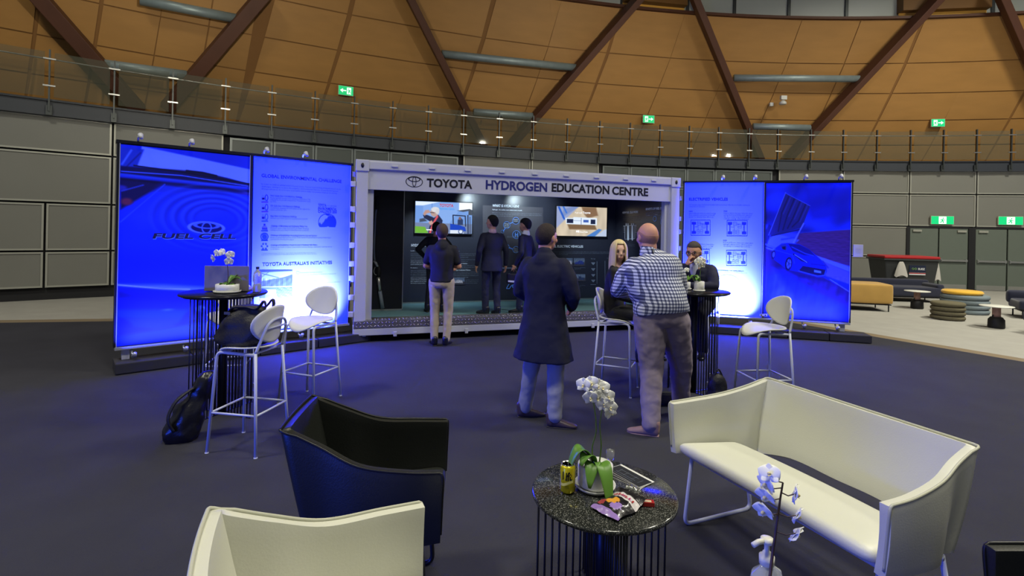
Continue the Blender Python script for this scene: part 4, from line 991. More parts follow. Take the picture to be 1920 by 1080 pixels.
# ---- right text panel
b = MB(); m_dia = mat('diagram_blue_print', flat(30, 50, 165, .16), .6, spec=.2)
px_text(b, PRW, 'ELECTRIFIED VEHICLES', (1292, 376), (1364.5, 376.3), 5.2, m_tx, bold=.022, off=G)
px_text(b, PRW, 'Our extensive range of hybrid and electrified vehicle powertrains offers the most flexible solutions for', (1292, 385), (1406, 385.3), 2, m_tx2, off=G, res=1); px_text(b, PRW, 'every kind of customer.', (1292, 388.3), (1322, 388.4), 2, m_tx2, off=G, res=1)
blk = [(1292, 397.5, 'HEV', ['Hybrid Electric Vehicles added energy', 'from combustion and stored electrically', 'power for driving clean efficiency.'], 1342, 1295.5, 413, 1331.5, 441.5, 0),
       (1357, 397.5, 'PHEV', ['Plug-in Hybrid Electric Vehicles draw', 'energy from household power grid and', 'can drive solely using electricity with', 'safely using substances.'], 1411, 1363, 413.5, 1401, 442.5, 1),
       (1292, 455, 'BEV', ['Battery Electric Vehicles have larger', 'batteries and store more energy', 'from electric power greater.'], 1339, 1294, 468, 1330.5, 496, 2),
       (1356, 452.5, 'FCEV', ['Fuel Cell Electric Vehicles refuel with', 'hydrogen and use a fuel cell to produce', 'electricity to power the vehicle.'], 1411, 1362, 469.5, 1399.5, 498, 3)]
for x, y, h, ls, xe, bx0, by0, bx1, by1, k in blk:
    px_text(b, PRW, h, (x, y), (x+7, y), 2.2, m_tx, bold=.018, off=G, res=1)
    for i, l in enumerate(ls): px_text(b, PRW, l, (x, y+3.5+i*3.4), (xe-i*2, y+3.6+i*3.4), 2, m_tx2, off=G, res=1)
    for a, d in (((bx0, by0), (bx1, by0)), ((bx1, by0), (bx1, by1)), ((bx1, by1), (bx0, by1)), ((bx0, by1), (bx0, by0))): seg(b, PRW, a, d, .8, m_tx, G)
    for cx_ in (bx0+5.5, bx1-6):
        for cy_ in (by0+5.8, by1-5.5): rr(b, PRW, cx_-4, cy_-2.4, cx_+4, cy_+2.4, m_dia)
        rr(b, PRW, cx_-.9, by0+7, cx_+.9, by1-7, m_dia)
    for q in ((bx0+12, by0+3.5, 6, 6), (bx0+20.5, by0+7.5, 6.5, 7), (bx0+11.5, by1-10.5, 4, 7), (bx0+17.5, by1-10.5, 5, 7)):
        X0, Y0, w_, h_ = q
        for a, d in (((X0, Y0), (X0+w_, Y0)), ((X0+w_, Y0), (X0+w_, Y0+h_)), ((X0+w_, Y0+h_), (X0, Y0+h_)), ((X0, Y0+h_), (X0, Y0)), ((X0, Y0+h_/2), (X0+w_, Y0+h_/2))): seg(b, PRW, a, d, .45, m_dia, G)
    seg(b, PRW, (bx0+7, by0+12.5), (bx0+13.5, by0+12.5), .5, m_dia, G); seg(b, PRW, (bx0+13.5, by0+9), (bx0+13.5, by1-10), .5, m_dia, G); seg(b, PRW, (bx0+18, by0+6.5), (bx0+25, by0+7.5), .5, m_dia, G)
px_text(b, PRW, 'They are complementary, not competitors.', (1325, 506.8), (1395, 507), 2.2, m_tx, bold=.02, off=G, res=1)
px_text(b, PRW, 'Specific application needed on multiple factors.', (1328, 510.3), (1401, 510.5), 1.9, m_tx3, off=G, res=1)
for (x, y, rx, ry) in ((1364, 533, 25, 18), (1360, 535, 13, 9)):
    s, z = PRW.hit(x, y); k = PRW.hit(x+rx, y)[0]-s; kz = z - PRW.hit(x, y+ry)[1]; ring(b, PRW, s, z, k, kz, .006, .006, G, m_tx3)
for x, y in ((1350, 527), (1362, 523), (1374, 522), (1368, 530)): px_text(b, PRW, 'hybrid', (x-4, y), (x+4, y), 1.8, m_tx3, off=G, res=1)
for y in (556, 563): seg(b, PRW, (1345, y), (1390, y+.5), .5, m_tx3, G)
rr(b, PRW, 1424, 588, 1438, 592.5, m_wpaint, .03); rr(b, PRW, 1426, 589.5, 1428, 591.5, m_tx, .031); rr(b, PRW, 1433, 589.5, 1436, 591.5, m_tx, .031)
b.build('panel_lettering', None, wr)
# ---- right picture: a blue sports car driving below a lifted bridge deck
x0, x1 = PRW.hit(1434.5, 440)[0], PRW.hit(1596, 440)[0]
c = Canvas(1433, 342, 1598, 606, .9, (24, 52, 200))
c.mottle(.25, .05, .09, 11)
c.poly([(1500, 345), (1600, 345), (1600, 405), (1520, 420)], (10, 26, 150), 20, .7); c.ell(1520, 420, 40, 10, (60, 90, 220), 12, .2, .6); c.ell(1450, 372, 14, 18, (50, 84, 214), 14, 0, .5)
c.poly([(1434, 425), (1500, 440), (1600, 430), (1600, 500), (1434, 520)], (84, 96, 214), 8)                 # pale far bank
c.poly([(1500, 439), (1600, 430), (1600, 500), (1524, 484), (1488, 470)], (104, 52, 112), 2.5); c.mottle(.06, .3, .9, 5, (c.X > 1500) & (c.Y > 436) & (c.Y < 495))
c.poly([(1434, 435), (1440, 422), (1446, 426), (1438, 470), (1434, 474)], (26, 36, 110), 2); c.poly([(1434, 474), (1440, 454), (1452, 440), (1500, 452), (1478, 474)], (116, 132, 236), 3); c.line([(1466, 452), (1490, 448)], 3, (60, 80, 190), 3)
c.poly([(1471, 361), (1520, 386), (1505, 428), (1446, 446), (1440, 440)], (44, 44, 112), 1.6)                # lifted deck
for i in range(4): c.line([(1478+i*11, 368+i*5), (1465+i*11, 400+i*5), (1459+i*9, 436-i*3)], 2.4, (24, 24, 76), 1.5); c.line([(1482+i*11, 370+i*5), (1468+i*11, 402+i*5)], 1.4, (66, 70, 150), 2)
c.line([(1440, 444), (1472, 360)], 1.2, (120, 134, 230)); c.line([(1471, 361), (1520, 386)], 1.2, (90, 104, 210)); c.line([(1444, 446), (1500, 432)], 2, (18, 22, 80)); c.line([(1508, 420), (1488, 460)], 2.2, (150, 160, 240), 1.5); c.line([(1511, 422), (1493, 458)], 1, (40, 50, 140))
c.poly([(1523, 478), (1600, 502), (1600, 512), (1523, 484)], (128, 140, 236), 2); c.poly([(1545, 492), (1600, 512), (1600, 535), (1552, 520)], (112, 104, 190), 3)
c.poly([(1434, 470), (1452, 476), (1600, 548), (1600, 610), (1434, 610)], (54, 30, 100), 3)                  # road
c.line([(1434, 462), (1456, 470)], 3, (100, 116, 230), 2); c.line([(1434, 466), (1448, 470)], 1.4, (20, 24, 90)); c.line([(1560, 526), (1600, 550)], 1.6, (130, 142, 240), 1.5)
c.poly([(1434, 520), (1470, 510), (1540, 548), (1600, 580), (1600, 610), (1434, 610)], (30, 50, 205), 18); c.poly([(1500, 528), (1600, 552), (1600, 576), (1540, 552)], (52, 24, 92), 5, .8)
c.poly([(1450, 510), (1458, 516), (1488, 560), (1500, 606), (1440, 606), (1444, 560)], (96, 112, 230), 14, .6); c.mottle(.10, .35, .25, 9, (c.Y > 520))
# the car
c.poly([(1449, 478), (1455, 468), (1466, 460), (1478, 458.5), (1500, 460), (1520, 470), (1534, 482), (1546, 492), (1553, 500), (1554, 512), (1549, 521), (1538, 523), (1500, 514), (1478, 510), (1455, 494), (1448, 488)], (12, 40, 215), 1.2)
c.poly([(1479, 460), (1500, 461), (1520, 470), (1532, 482), (1510, 482), (1488, 474)], (8, 20, 120), 1.5); c.line([(1486, 466), (1512, 478), (1528, 482)], 1.2, (70, 110, 240), 2)
c.poly([(1462, 463), (1474, 460), (1478, 468), (1475, 474), (1466, 470)], (40, 60, 160), 1.2); c.poly([(1467, 466), (1474, 465), (1474, 472), (1468, 471)], (10, 16, 70), 1)
c.line([(1490, 480), (1506, 492), (1517, 495)], 3, (16, 20, 80), 1); c.line([(1492, 481), (1504, 488), (1516, 495)], 1.5, (150, 172, 250), 1); c.line([(1452, 472), (1488, 482), (1492, 498)], 1.4, (50, 84, 240), 1.5)
c.poly([(1508, 502), (1552, 508), (1549, 518), (1538, 520), (1500, 512)], (14, 14, 62), 1.5); c.line([(1500, 512), (1536, 521), (1550, 519), (1552, 510)], 1.2, (90, 120, 250), 1); c.poly([(1530, 509), (1543, 511), (1543, 515), (1530, 513.5)], (120, 160, 245), 1)
c.line([(1546, 492), (1556, 504)], 3, (60, 60, 150), 2); c.line([(1524, 498), (1550, 500)], 2, (8, 20, 120), 2)
c.ell(1480.5, 499, 7, 13, (10, 12, 60), 1.2, .12); c.ell(1481, 499, 4.6, 9.5, (110, 130, 226), 1.2, .12); 
for j in range(5): a = j*2*PI/5; c.line([(1481, 499), (1481+4.2*math.cos(a), 499+9*math.sin(a))], 1.1, (16, 20, 80), .8)
c.ell(1450.5, 482, 4, 8.5, (10, 12, 60), 1, .1); c.ell(1450.8, 482, 2.4, 5.5, (96, 116, 215), 1, .1)
c.poly([(1478, 512), (1536, 524), (1560, 530), (1500, 524)], (20, 12, 70), 6, .6)
c.build('sports_car_picture', PRW, m_print, wr, .004, (x0, x1, 2.57, .29))
wash(PL, .1, spl-.1, 120); wash(PL, spl+.25, PL.len-.3, 4800)
wash(PRW, .3, spr-.25, 4800); wash(PRW, spr+.1, PRW.len-.1, 120)
# ================================================================== SEATS AND TABLES
m_wleath = mat('white_faux_leather', flat(210, 210, 194), .42, bump=.06, bscale=140, var=.02)
m_bleath = mat('black_faux_leather', flat(34, 36, 32), .38, bump=.08, bscale=140, var=.1)
m_wpipe = mat('white_piping', flat(186, 186, 165), .5); m_bpipe = mat('black_piping', flat(20, 20, 20), .4)
m_wmetal = mat('white_powder_coat', flat(192, 196, 214), .35, var=.02); m_bmetal = mat('black_powder_coat', flat(20, 20, 24), .4)
m_wplas = mat('white_moulded_plastic', flat(214, 214, 205), .4, var=.02)
def shell_chair(name, label, cat, loc, rz, wa, wb, hd, za, zb, leath, pipe, metal, group=None, gap=0):
    """tub seat; local forward +Y. wa/wb half widths at arm front and back, hd half depth, za/zb arm and back top"""
    t = thing(name, label, cat, (*loc, 0), rz, group)
    zs = .36                                         # underside at the back
    top = [(wa, hd, za-.008), (wa, hd*.55, za-.005), (wa*.5+wb*.5+.012, -hd*.05, za+.012), (wb*.8+wa*.2, -hd*.55, za*.45+zb*.55), (wb, -hd, zb), (wb*.5, -hd*1.03, zb-.004),
           (0, -hd*1.04, zb-.006)]
    bot = [(wa-.02, hd*.98, .42), (wa-.02, hd*.55, .40), (wa*.5+wb*.5, -hd*.05, .38), (wb*.82+wa*.1, -hd*.42, .36), (wb-.02, -hd*.66, zs), (wb*.5, -hd*.69, zs + gap), (0, -hd*.7, zs + gap)]
    # sections run along arm, round the folded back corner and across the back; both edges share the same spacing
    def run(L):
        arm_ = smooth_path(L[:5], 7); back_ = smooth_path(L[4:7] + [(-x, y, z) for x, y, z in reversed(L[4:6])], 7)
        return arm_, back_
    ta, tb = run(top); ba, bb_ = run(bot)
    def full(a_, b_): return [Vector(p) for p in a_[:-1]] + [Vector(p) for p in b_] + [Vector((-p.x, p.y, p.z)) for p in reversed(a_[:-1])]
    T, B_ = full(ta, tb), full(ba, bb_); n = len(T); k = 9; na = len(ta)-1
    # soften the corner a little
    for L in (T, B_):
        for ci in (na, n-1-na):
            c0 = L[ci].copy(); L[ci] = (L[ci-1] + L[ci+1])*.25 + c0*.5
    vs = []; fs = []
    for i in range(n):
        w_ = math.sin(PI*max(0, min(1, (i-na)/(n-1-2*na)))) if na < i < n-1-na else 0
        for j in range(k):
            r = j/(k-1); v = B_[i].lerp(T[i], r); v.y -= .018*math.sin(PI*r)*w_
            if w_ == 0: v.x += (.008 if v.x > 0 else -.008)*math.sin(PI*r)
            vs.append(v)
    for i in range(n-1):
        for j in range(k-1): fs.append((i*k+j, (i+1)*k+j, (i+1)*k+j+1, i*k+j+1))
    b = MB(); b.add(vs, fs, None, True); o = b.build('tub_shell', leath, t, world=False, fix=True)
    mod(o, 'SOLIDIFY', thickness=.042, offset=0); mod(o, 'BEVEL', width=.019, segments=4, limit_method='ANGLE', angle_limit=math.radians(50))
    # piping along the rim and down the arm fronts
    up = [p + Vector((0, 0, .002)) for p in T]; f0 = [B_[0] + Vector((0, .001, .03)), B_[0].lerp(T[0], .5) + Vector((0, .001, 0)), T[0] + Vector((0, .001, -.03)), T[0] + Vector((0, -.004, -.004))]
    m_ = lambda L: [Vector((-p.x, p.y, p.z)) for p in reversed(L)]
    path = smooth_path(f0, 5) + up[1:-1] + m_(smooth_path(f0, 5))
    outp = []
    for p in path: outp.append(p + Vector((.017 if p.x > 0 else -.017, 0, 0))*min(1, abs(p.x)/wb) - Vector((0, .017, 0))*(1 if p.y < -hd*.9 else 0))
    b = MB(); b.tube(outp, .006, n=8); b.build('piping', pipe, t, world=False)
    # seat
    yb = -hd*.42 + gap; yf = hd*1.0
    ws = wa-.035
    def S(u, v):
        x = (u*2-1)*ws; y = yb + (yf-yb)*v; z = .425 + .04*v
        return (x*(1-.05*(1-v)), y, z)
    b = MB(); nu, nv = 9, 7
    vs = [Vector(S(i/(nu-1), j/(nv-1))) for i in range(nu) for j in range(nv)]; fs = [(i*nv+j, (i+1)*nv+j, (i+1)*nv+j+1, i*nv+j+1) for i in range(nu-1) for j in range(nv-1)]
    for v in vs: v.z += .012*math.cos(v.x/ws*PI/2)
    b.add(vs, fs, leath, True); o = b.build('seat', None, t, world=False); mod(o, 'SOLIDIFY', thickness=.07, offset=0); mod(o, 'SUBSURF', levels=2, render_levels=2)
    # sled legs
    for sx in (-1, 1):
        x = sx*(wa-.06); b = MB()
        b.tube(round_path([(x*.97, hd*.72, .42), (x, hd*.82, .012), (x, -hd*.66, .012), (x*.97, -hd*.45, .36)], .05, 6), .0115, n=10); b.build('sled_leg', metal, t, world=False)
    b = MB(); b.tube([(-(wa-.06), hd*.77, .41), (wa-.06, hd*.77, .41)], .01, n=8); b.tube([(-(wa-.06), -hd*.4, .355), (wa-.06, -hd*.4, .355)], .01, n=8); b.tube([(0, hd*.77, .41), (0, -hd*.4, .355)], .01, n=8); b.build('under_frame', metal, t, world=False)
    return t
shell_chair('tub_armchair', 'black leather tub armchair facing right, left of the round stone-topped table', 'armchair', (-.61, 2.385), math.radians(-85), .285, .21, .325, .715, .86, m_bleath, m_bpipe, m_bmetal, )
shell_chair('tub_armchair', 'white leather tub armchair in the left foreground, cut off by the frame', 'armchair', (-.472, 1.48), math.radians(-65), .285, .21, .325, .715, .86, m_wleath, m_wpipe, m_bmetal)
shell_chair('tub_armchair', 'black leather armchair of which only an arm corner shows at lower right', 'armchair', (1.885, 1.40), math.radians(90), .285, .21, .325, .715, .86, m_bleath, m_bpipe, m_bmetal)
shell_chair('tub_sofa', 'long white leather tub sofa on white sled legs, right of the round stone-topped table', 'sofa', (1.50, 2.635), math.radians(112.5), .60, .535, .345, .71, .80, m_wleath, m_wpipe, m_wmetal, gap=.065)
# ---- bar stools
def stool(label, loc, rz):
    t = thing('bar_stool', label, 'bar stool', (*loc, 0), rz, 'white bar stools around the tall tables')
    m = m_wmetal; L = {}
    for sx in (-1, 1):
        b = MB(); b.tube(round_path([(sx*.2, .2, .004), (sx*.155, .165, .745), (sx*.155, -.14, .735)], .045, 6), .0115, n=10); b.lathe([(.014, 0), (.014, .012)], (sx*.2, .2, 0), n=10); b.build('leg', m, t, world=False)
        b = MB(); b.tube([(sx*.2, -.2, .004), (sx*.16, -.155, .75)], .0115, n=10); b.lathe([(.014, 0), (.014, .012)], (sx*.2, -.2, 0), n=10); b.build('leg', m, t, world=False)
    b = MB(); pts = [(-.16, -.155, .75), (-.135, -.195, .88), (-.105, -.215, .955), (-.045, -.222, .985), (.045, -.222, .985), (.105, -.215, .955), (.135, -.195, .88), (.16, -.155, .75)]
    b.tube(smooth_path(pts, 5), .011, n=10); b.tube([(-.118, -.208, .925), (.118, -.208, .925)], .009, n=8); b.build('back_loop', m, t, world=False)
    for i, (p, q) in enumerate((((-.182, .186, .30), (.182, .186, .30)), ((-.182, -.183, .30), (.182, -.183, .30)), ((-.182, .186, .30), (-.182, -.183, .30)), ((.182, .186, .30), (.182, -.183, .30)))):
        b = MB(); b.tube([p, q], .0085, n=8); b.build('footrest_bar', m, t, world=False)
    b = MB(); b.tube([(-.155, .12, .744), (.155, .12, .744)], .009, n=8); b.tube([(-.155, -.12, .738), (.155, -.12, .738)], .009, n=8); b.build('seat_rail', m, t, world=False)
    b = MB()
    def seat(r, a): x = .20*r*math.cos(a); y = .21*r*math.sin(a)*(1.05 if math.sin(a) > 0 else .9); return (x, y, .768 + .022*(x/.2)**2 - .05*max(0, y/.2)**3 + .02*max(0, -y/.2)**2)
    vs = [seat(0, 0)]; R_ = 8; N_ = 32
    for i in range(1, R_+1):
        for j in range(N_): vs.append(seat(i/R_, 2*PI*j/N_))
    fs = [(0, 1+j, 1+(j+1) % N_) for j in range(N_)] + [(1+(i-1)*N_+j, 1+i*N_+j, 1+i*N_+(j+1) % N_, 1+(i-1)*N_+(j+1) % N_) for i in range(1, R_) for j in range(N_)]
    b.add(vs, fs, None, True); o = b.build('seat', m_wplas, t, world=False); mod(o, 'SOLIDIFY', thickness=.012, offset=0)
    b = MB()
    def back(r, a): x = .188*r*math.cos(a); z = .148*r*math.sin(a)*(1 if math.sin(a) > 0 else .92); x *= 1 + .10*z/.14; return (x, -.235 + .06*(x/.17)**2 - .16*z, .942 + z)
    vs = [back(0, 0)]
    for i in range(1, R_+1):
        for j in range(N_): vs.append(back(i/R_, 2*PI*j/N_))
    b.add(vs, fs, None, True); o = b.build('backrest', m_wplas, t, world=False); mod(o, 'SOLIDIFY', thickness=.012, offset=0)
    for v in o.data.vertices: v.co.y += .034
    return t
def fa(deg): return math.radians(deg - 90)
st = stool('white bar stool holding a black bag, front left beside the tall table', (-1.985, 4.015), fa(170))
dup(st, (-1.93, 5.085, 0), fa(252), 'empty white bar stool in front of the left text panel')
dup(st, (-2.85, 5.32, 0), fa(-75), 'white bar stool behind the left tall table, seen through its rods')
dup(st, (1.14, 5.59, 0), fa(-24), 'white bar stool with a blonde woman sitting on it')
dup(st, (2.53, 5.19, 0), fa(187), 'empty white bar stool right of the right tall table, before the sports car picture')
dup(st, (2.16, 6.22, 0), fa(-115), 'white bar stool under the man in glasses behind the right tall table')
# ---- tables on radial combs of thin rods
m_stone = mat('black_speckled_stone', flat(46, 48, 46), .16, coat=.2, spec=.6)
nd, lk, bs = nodes_of(m_stone)
tc = nd.new('ShaderNodeTexCoord'); vo = nd.new('ShaderNodeTexVoronoi'); vo.inputs['Scale'].default_value = 330; lk.new(tc.outputs['Object'], vo.inputs['Vector'])
rp = nd.new('ShaderNodeValToRGB'); rp.color_ramp.elements[0].position = .78; rp.color_ramp.elements[0].color = (.018, .02, .018, 1); rp.color_ramp.elements[1].position = .93; rp.color_ramp.elements[1].color = (.20, .20, .18, 1)
sp_ = nd.new('ShaderNodeSeparateColor'); lk.new(vo.outputs['Color'], sp_.inputs[0]); lk.new(sp_.outputs[0], rp.inputs[0])
for l in list(bs.inputs['Base Color'].links): lk.remove(l)
lk.new(rp.outputs[0], bs.inputs['Base Color'])
m_btop = mat('black_laminate_top', flat(24, 24, 30), .22, var=.1)
def rod_table(label, loc, h, r, rot, top_m, base_h=0):
    t = thing('rod_table', label, 'table', (*loc, 0), rot)
    b = MB(); b.lathe([(0, h-.022), (r-.008, h-.022), (r, h-.016), (r, h-.006), (r-.006, h), (0, h)], n=64); b.build('tabletop', top_m, t, world=False)
    b = MB(); b.lathe([(r*.93, h-.03), (r*.93, h-.022), (r*.86, h-.022)], n=48); b.build('top_ring', m_bmetal, t, world=False)
    n_ = 9
    for k in range(4):
        a = k*PI/2; c, s = math.cos(a), math.sin(a)
        for i in range(n_):
            q = r*(.12 + .80*i/(n_-1)); b = MB(); b.tube([(c*q, s*q, .01), (c*q, s*q, h-.022)], .0048, n=6, smooth=True); b.build('rod', m_bmetal, t, world=False)
        b = MB(); b.beam((c*r*.1, s*r*.1, .007), (c*r*.94, s*r*.94, .007), .012, .012); b.build('foot_bar', m_bmetal, t, world=False)
    b = MB(); b.lathe([(r*.10, .01), (r*.10, h-.022)], n=20); b.build('centre_column', m_bmetal, t, world=False)
    return t
T1 = (-2.56, 4.67); T2 = (1.96, 5.57); T3 = (.43, 2.32); T4 = (.63, 1.12)
rod_table('tall black round table on thin rods, in front of the left wing', T1, 1.09, .355, math.radians(-20), m_btop)
rod_table('tall black round table on thin rods, between the bald man and the man in glasses', T2, 1.09, .355, math.radians(25), m_btop)
rod_table('low round table with a black speckled stone top in the centre foreground', T3, .55, .318, math.radians(8), m_stone)
T4H = .72
rod_table('low round table just below the frame, carrying the sanitiser bottle and a drooping orchid', T4, T4H, .318, math.radians(30), m_stone)
# ================================================================== ORCHIDS
m_pot = mat('white_glazed_pot', flat(222, 222, 216), .3, var=.02); m_peb = mat('white_pebbles', flat(214, 214, 206), .7, bump=.3, bscale=40)
m_leaf = mat('orchid_leaf', flat(92, 136, 50), .4, var=.2, vscale=12); m_stem = mat('orchid_stem', flat(92, 116, 52), .5); m_stemd = mat('dark_orchid_stem', flat(70, 52, 50), .5)
m_petal = mat('white_orchid_petal', flat(238, 238, 232), .55, var=.02); m_lip = mat('yellow_orchid_lip', flat(226, 214, 160), .5)
def petal(mb, M, L, Wd, cup=.25, m=None):
    def fn(u, v):
        y = v*L; w = Wd*math.sin(PI*min(1, v**.72))**.8*(1 if v < .999 else 0); x = (u*2-1)*w
        return M @ Vector((x, y, cup*(y*y/L)*.5 - .3*x*x/max(Wd, 1e-4)))
    mb.grid(fn, 5, 8, m)
def blossom(parent, p, face, s=.034, roll=0, world=False):
    z = Vector(face).normalized(); x = Vector((0,0,1)).cross(z); x = x.normalized() if x.length > .1 else Vector((1,0,0)); y = z.cross(x)
    R = Matrix((x, y, z)).transposed().to_4x4(); M = Matrix.Translation(p) @ R @ Matrix.Rotation(roll, 4, 'Z')
    b = MB()
    for a, L, w in ((0, 1, .38), (130, 1, .36), (-130, 1, .36)): petal(b, M @ Matrix.Rotation(math.radians(a), 4, 'Z'), s*L, s*w*1.25)
    for a in (68, -68): petal(b, M @ Matrix.Translation((0,0,.002)) @ Matrix.Rotation(math.radians(a), 4, 'Z'), s*1.08, s*.78, .12)
    o = b.build('blossom', m_petal, parent, world=world); mod(o, 'SOLIDIFY', thickness=.0009)
    b = MB(); b.ball((0, 0, .006), (.0045, .004, .005), None, 8, 6, M); petal(b, M @ Matrix.Translation((0, 0, .004)) @ Matrix.Rotation(math.radians(180), 4, 'Z') @ Matrix.Rotation(.7, 4, 'X'), s*.42, s*.16); b.build('lip', m_lip, o, world=world)
def orchid(label, loc, z0, pr, ph, leaves, stems, saucer=True, rz=0, bs_=.034, pebbles=True, pot=True, stem_m=None, world_r=0):
    t = thing('potted_orchid', label, 'potted plant', (*loc, z0), rz)
    if pot:
        b = MB(); b.lathe([(pr*.9, .012), (pr, .02), (pr, ph), (pr-.008, ph+.003), (pr-.010, ph-.02), (0, ph-.02)], n=40); b.build('pot', m_pot, t, world=False)
        if saucer: b = MB(); b.lathe([(0, .002), (pr*1.02, .002), (pr*1.16, .012), (pr*1.18, .020), (pr*1.12, .018), (pr*.95, .010), (0, .010)], n=40); b.build('saucer', m_pot, t, world=False)
        if pebbles:
            rr_ = random.Random(3); b = MB()
            for i in range(46):
                a = rr_.random()*2*PI; q = math.sqrt(rr_.random())*(pr-.02); s = .008 + rr_.random()*.006
                b.ball((q*math.cos(a), q*math.sin(a), ph-.016 + rr_.random()*.01), (s, s*1.2, s*.8), None, 8, 5)
            o = b.build('pebbles', m_peb, t, world=False); o['kind'] = 'stuff'
    for (az, L, w, up, droop) in leaves:
        a = math.radians(az); d = Vector((math.cos(a), math.sin(a), 0)); side = Vector((-d.y, d.x, 0)); b = MB()
        def fn(u, v):
            r = L*v; zz = ph - .01 + up*L*math.sin(v*PI*.5)*1.0 - droop*L*v*v*v
            ww = w*max(.02, math.sin(PI*(v*.93+.05))**.6); x = (u*2-1)*ww
            return d*(r*.95) + side*x + Vector((0, 0, zz + abs(x)*.35 ))
        b.grid(fn, 7, 14); o = b.build('leaf', m_leaf, t, world=False); mod(o, 'SOLIDIFY', thickness=.0025)
    for pts, fl in stems:
        path = smooth_path(pts, 8); b = MB(); b.tube(path, [.0038 - .0018*i/len(path) for i in range(len(path))], n=8)
        st_o = b.build('stem', stem_m or m_stem, t, world=False)
        for (p, face, rl) in fl:
            q = min(path, key=lambda c: (c-Vector(p)).length); b = MB(); b.tube([q, (q+Vector(p))/2 + Vector((0,0,-.006)), Vector(p)], .0015, n=6); b.build('flower_stalk', stem_m or m_stem, st_o, world=False)
            blossom(st_o, Vector(p), face, bs_, rl)
    return t
# centre orchid on the stone table
F_ = (-.1, -1, .15)
orchid('white orchid with two green stems in a white pot on the stone-topped table', (.395, 2.345), .551, .078, .105,
       [(250, .13, .034, .55, .9), (200, .15, .034, 1.0, 1.2), (285, .17, .034, .5, 1.25), (225, .11, .032, .9, .6)],
       [([(-.005, .02, .09), (-.012, .02, .17), (.002, .01, .25), (-.01, 0, .36), (-.03, -.01, .42), (-.05, -.02, .46)],
         [((-.065, -.03, .465), (-.5, -1, .2), 0), ((-.03, -.035, .475), (-.1, -1, .3), .3), ((0, -.03, .462), (.2, -1, .2), -.2), ((-.035, -.045, .415), (-.2, -1, -.2), .2), ((-.005, -.04, .415), (.3, -1, -.1), -.1)]),
        ([(.02, .02, .09), (.028, .02, .18), (.018, .01, .28), (.03, 0, .37), (.04, -.01, .41)],
         [((.045, -.03, .415), (.3, -1, .2), .1), ((.055, -.035, .37), (.3, -1, 0), -.3), ((.025, -.035, .385), (0, -1, -.1), .3), ((.02, -.03, .455), (.1, -1, .4), 0), ((.06, -.02, .345), (.5, -1, -.2), .4)])])
# left tall table
orchid('small orchid with cream flowers in a white bowl on the left tall table', (T1[0]+.06, T1[1]-.06), 1.091, .095, .075,
       [(20, .12, .03, .8, .5), (75, .12, .03, .9, .4), (330, .10, .03, .2, .6), (160, .1, .028, .3, .6)],
       [([(.0, .0, .06), (.005, .0, .15), (-.005, 0, .25), (-.03, 0, .32), (-.08, -.01, .345)], [((-.09, -.02, .345), (-.6, -1, -.1), 0), ((-.12, -.02, .30), (-.8, -1, -.3), .4), ((-.045, -.02, .355), (-.2, -1, .2), .3), ((.03, -.02, .335), (.5, -1, 0), .2), ((.02, -.02, .275), (.4, -1, -.2), 0)])], bs_=.038, stem_m=m_stemd)
# right tall table, two pots
orchid('white orchid in a pale pot at the near side of the right tall table', (T2[0]+.0, T2[1]-.13), 1.091, .052, .105,
       [(110, .1, .025, .9, .4), (190, .12, .028, .9, .7), (230, .09, .025, .8, .5)],
       [([(0, 0, .09), (.006, 0, .17), (.012, 0, .26), (.005, -.01, .31)], [((.0, -.02, .33), (0, -1, .1), 0), ((.03, -.02, .31), (.4, -1, 0), .3), ((-.025, -.02, .31), (-.4, -1, 0), .3), ((.015, -.02, .275), (.1, -1, -.2), .2)])], bs_=.040, saucer=True)
orchid('leafy orchid in a white pot behind the bald man on the right tall table', (T2[0]-.10, T2[1]+.02), 1.091, .058, .085,
       [(60, .12, .028, .8, .5), (10, .12, .03, .7, .6), (150, .11, .028, .8, .5), (250, .1, .028, .7, .6)],
       [([(0, 0, .07), (.0, .01, .14), (.02, .02, .2)], [((.02, .01, .21), (0, -1, .2), 0)])], bs_=.03)
# drooping orchid in the foreground
OB = Vector((.575, 1.16, T4H+.001))
def lp_(x, y, d=1.2): return tuple(at(x, y, d) - OB)
orchid('drooping white orchid on a dark stem, in front of the sanitiser bottle', (OB.x, OB.y), OB.z, .06, .08,
       [(165, .115, .026, .95, .25), (80, .09, .026, .4, .7), (300, .10, .028, .3, .8)],
       [([(.0, .0, .06), lp_(1447, 1051), lp_(1452, 1015), lp_(1457, 979), lp_(1461, 950), lp_(1463, 935), lp_(1468, 905)],
         [(lp_(1443, 889, 1.19), (-.5, -.6, .5), .2), (lp_(1437, 908, 1.2), (-.9, -.3, -.2), 0), (lp_(1436, 930, 1.2), (-.8, -.5, -.5), .3), (lp_(1432, 958, 1.2), (-.7, -.5, -.4), .2),
          (lp_(1491, 926, 1.2), (.8, -.4, -.2), .1), (lp_(1494, 966, 1.21), (.7, -.5, -.5), -.2), (lp_(1492, 1000, 1.2), (.6, -.4, -.6), .4)])], bs_=.024, stem_m=m_stemd)
# ================================================================== SMALL THINGS ON THE TABLES
def cyl_text(mb, body, c, r, z, size, a0, width=None, bold=.0, m=None, sy=None):
    vs, fs = text_mesh(body, 1.0, bold, 'CENTER'); x0 = min(v.x for v in vs); x1 = max(v.x for v in vs); k = width/(x1-x0) if width else size
    sy = sy or k
    mb.add([(c[0] + r*math.cos(a0 + v.x*k/r), c[1] + r*math.sin(a0 + v.x*k/r), z + v.y*sy) for v in vs], fs, m)
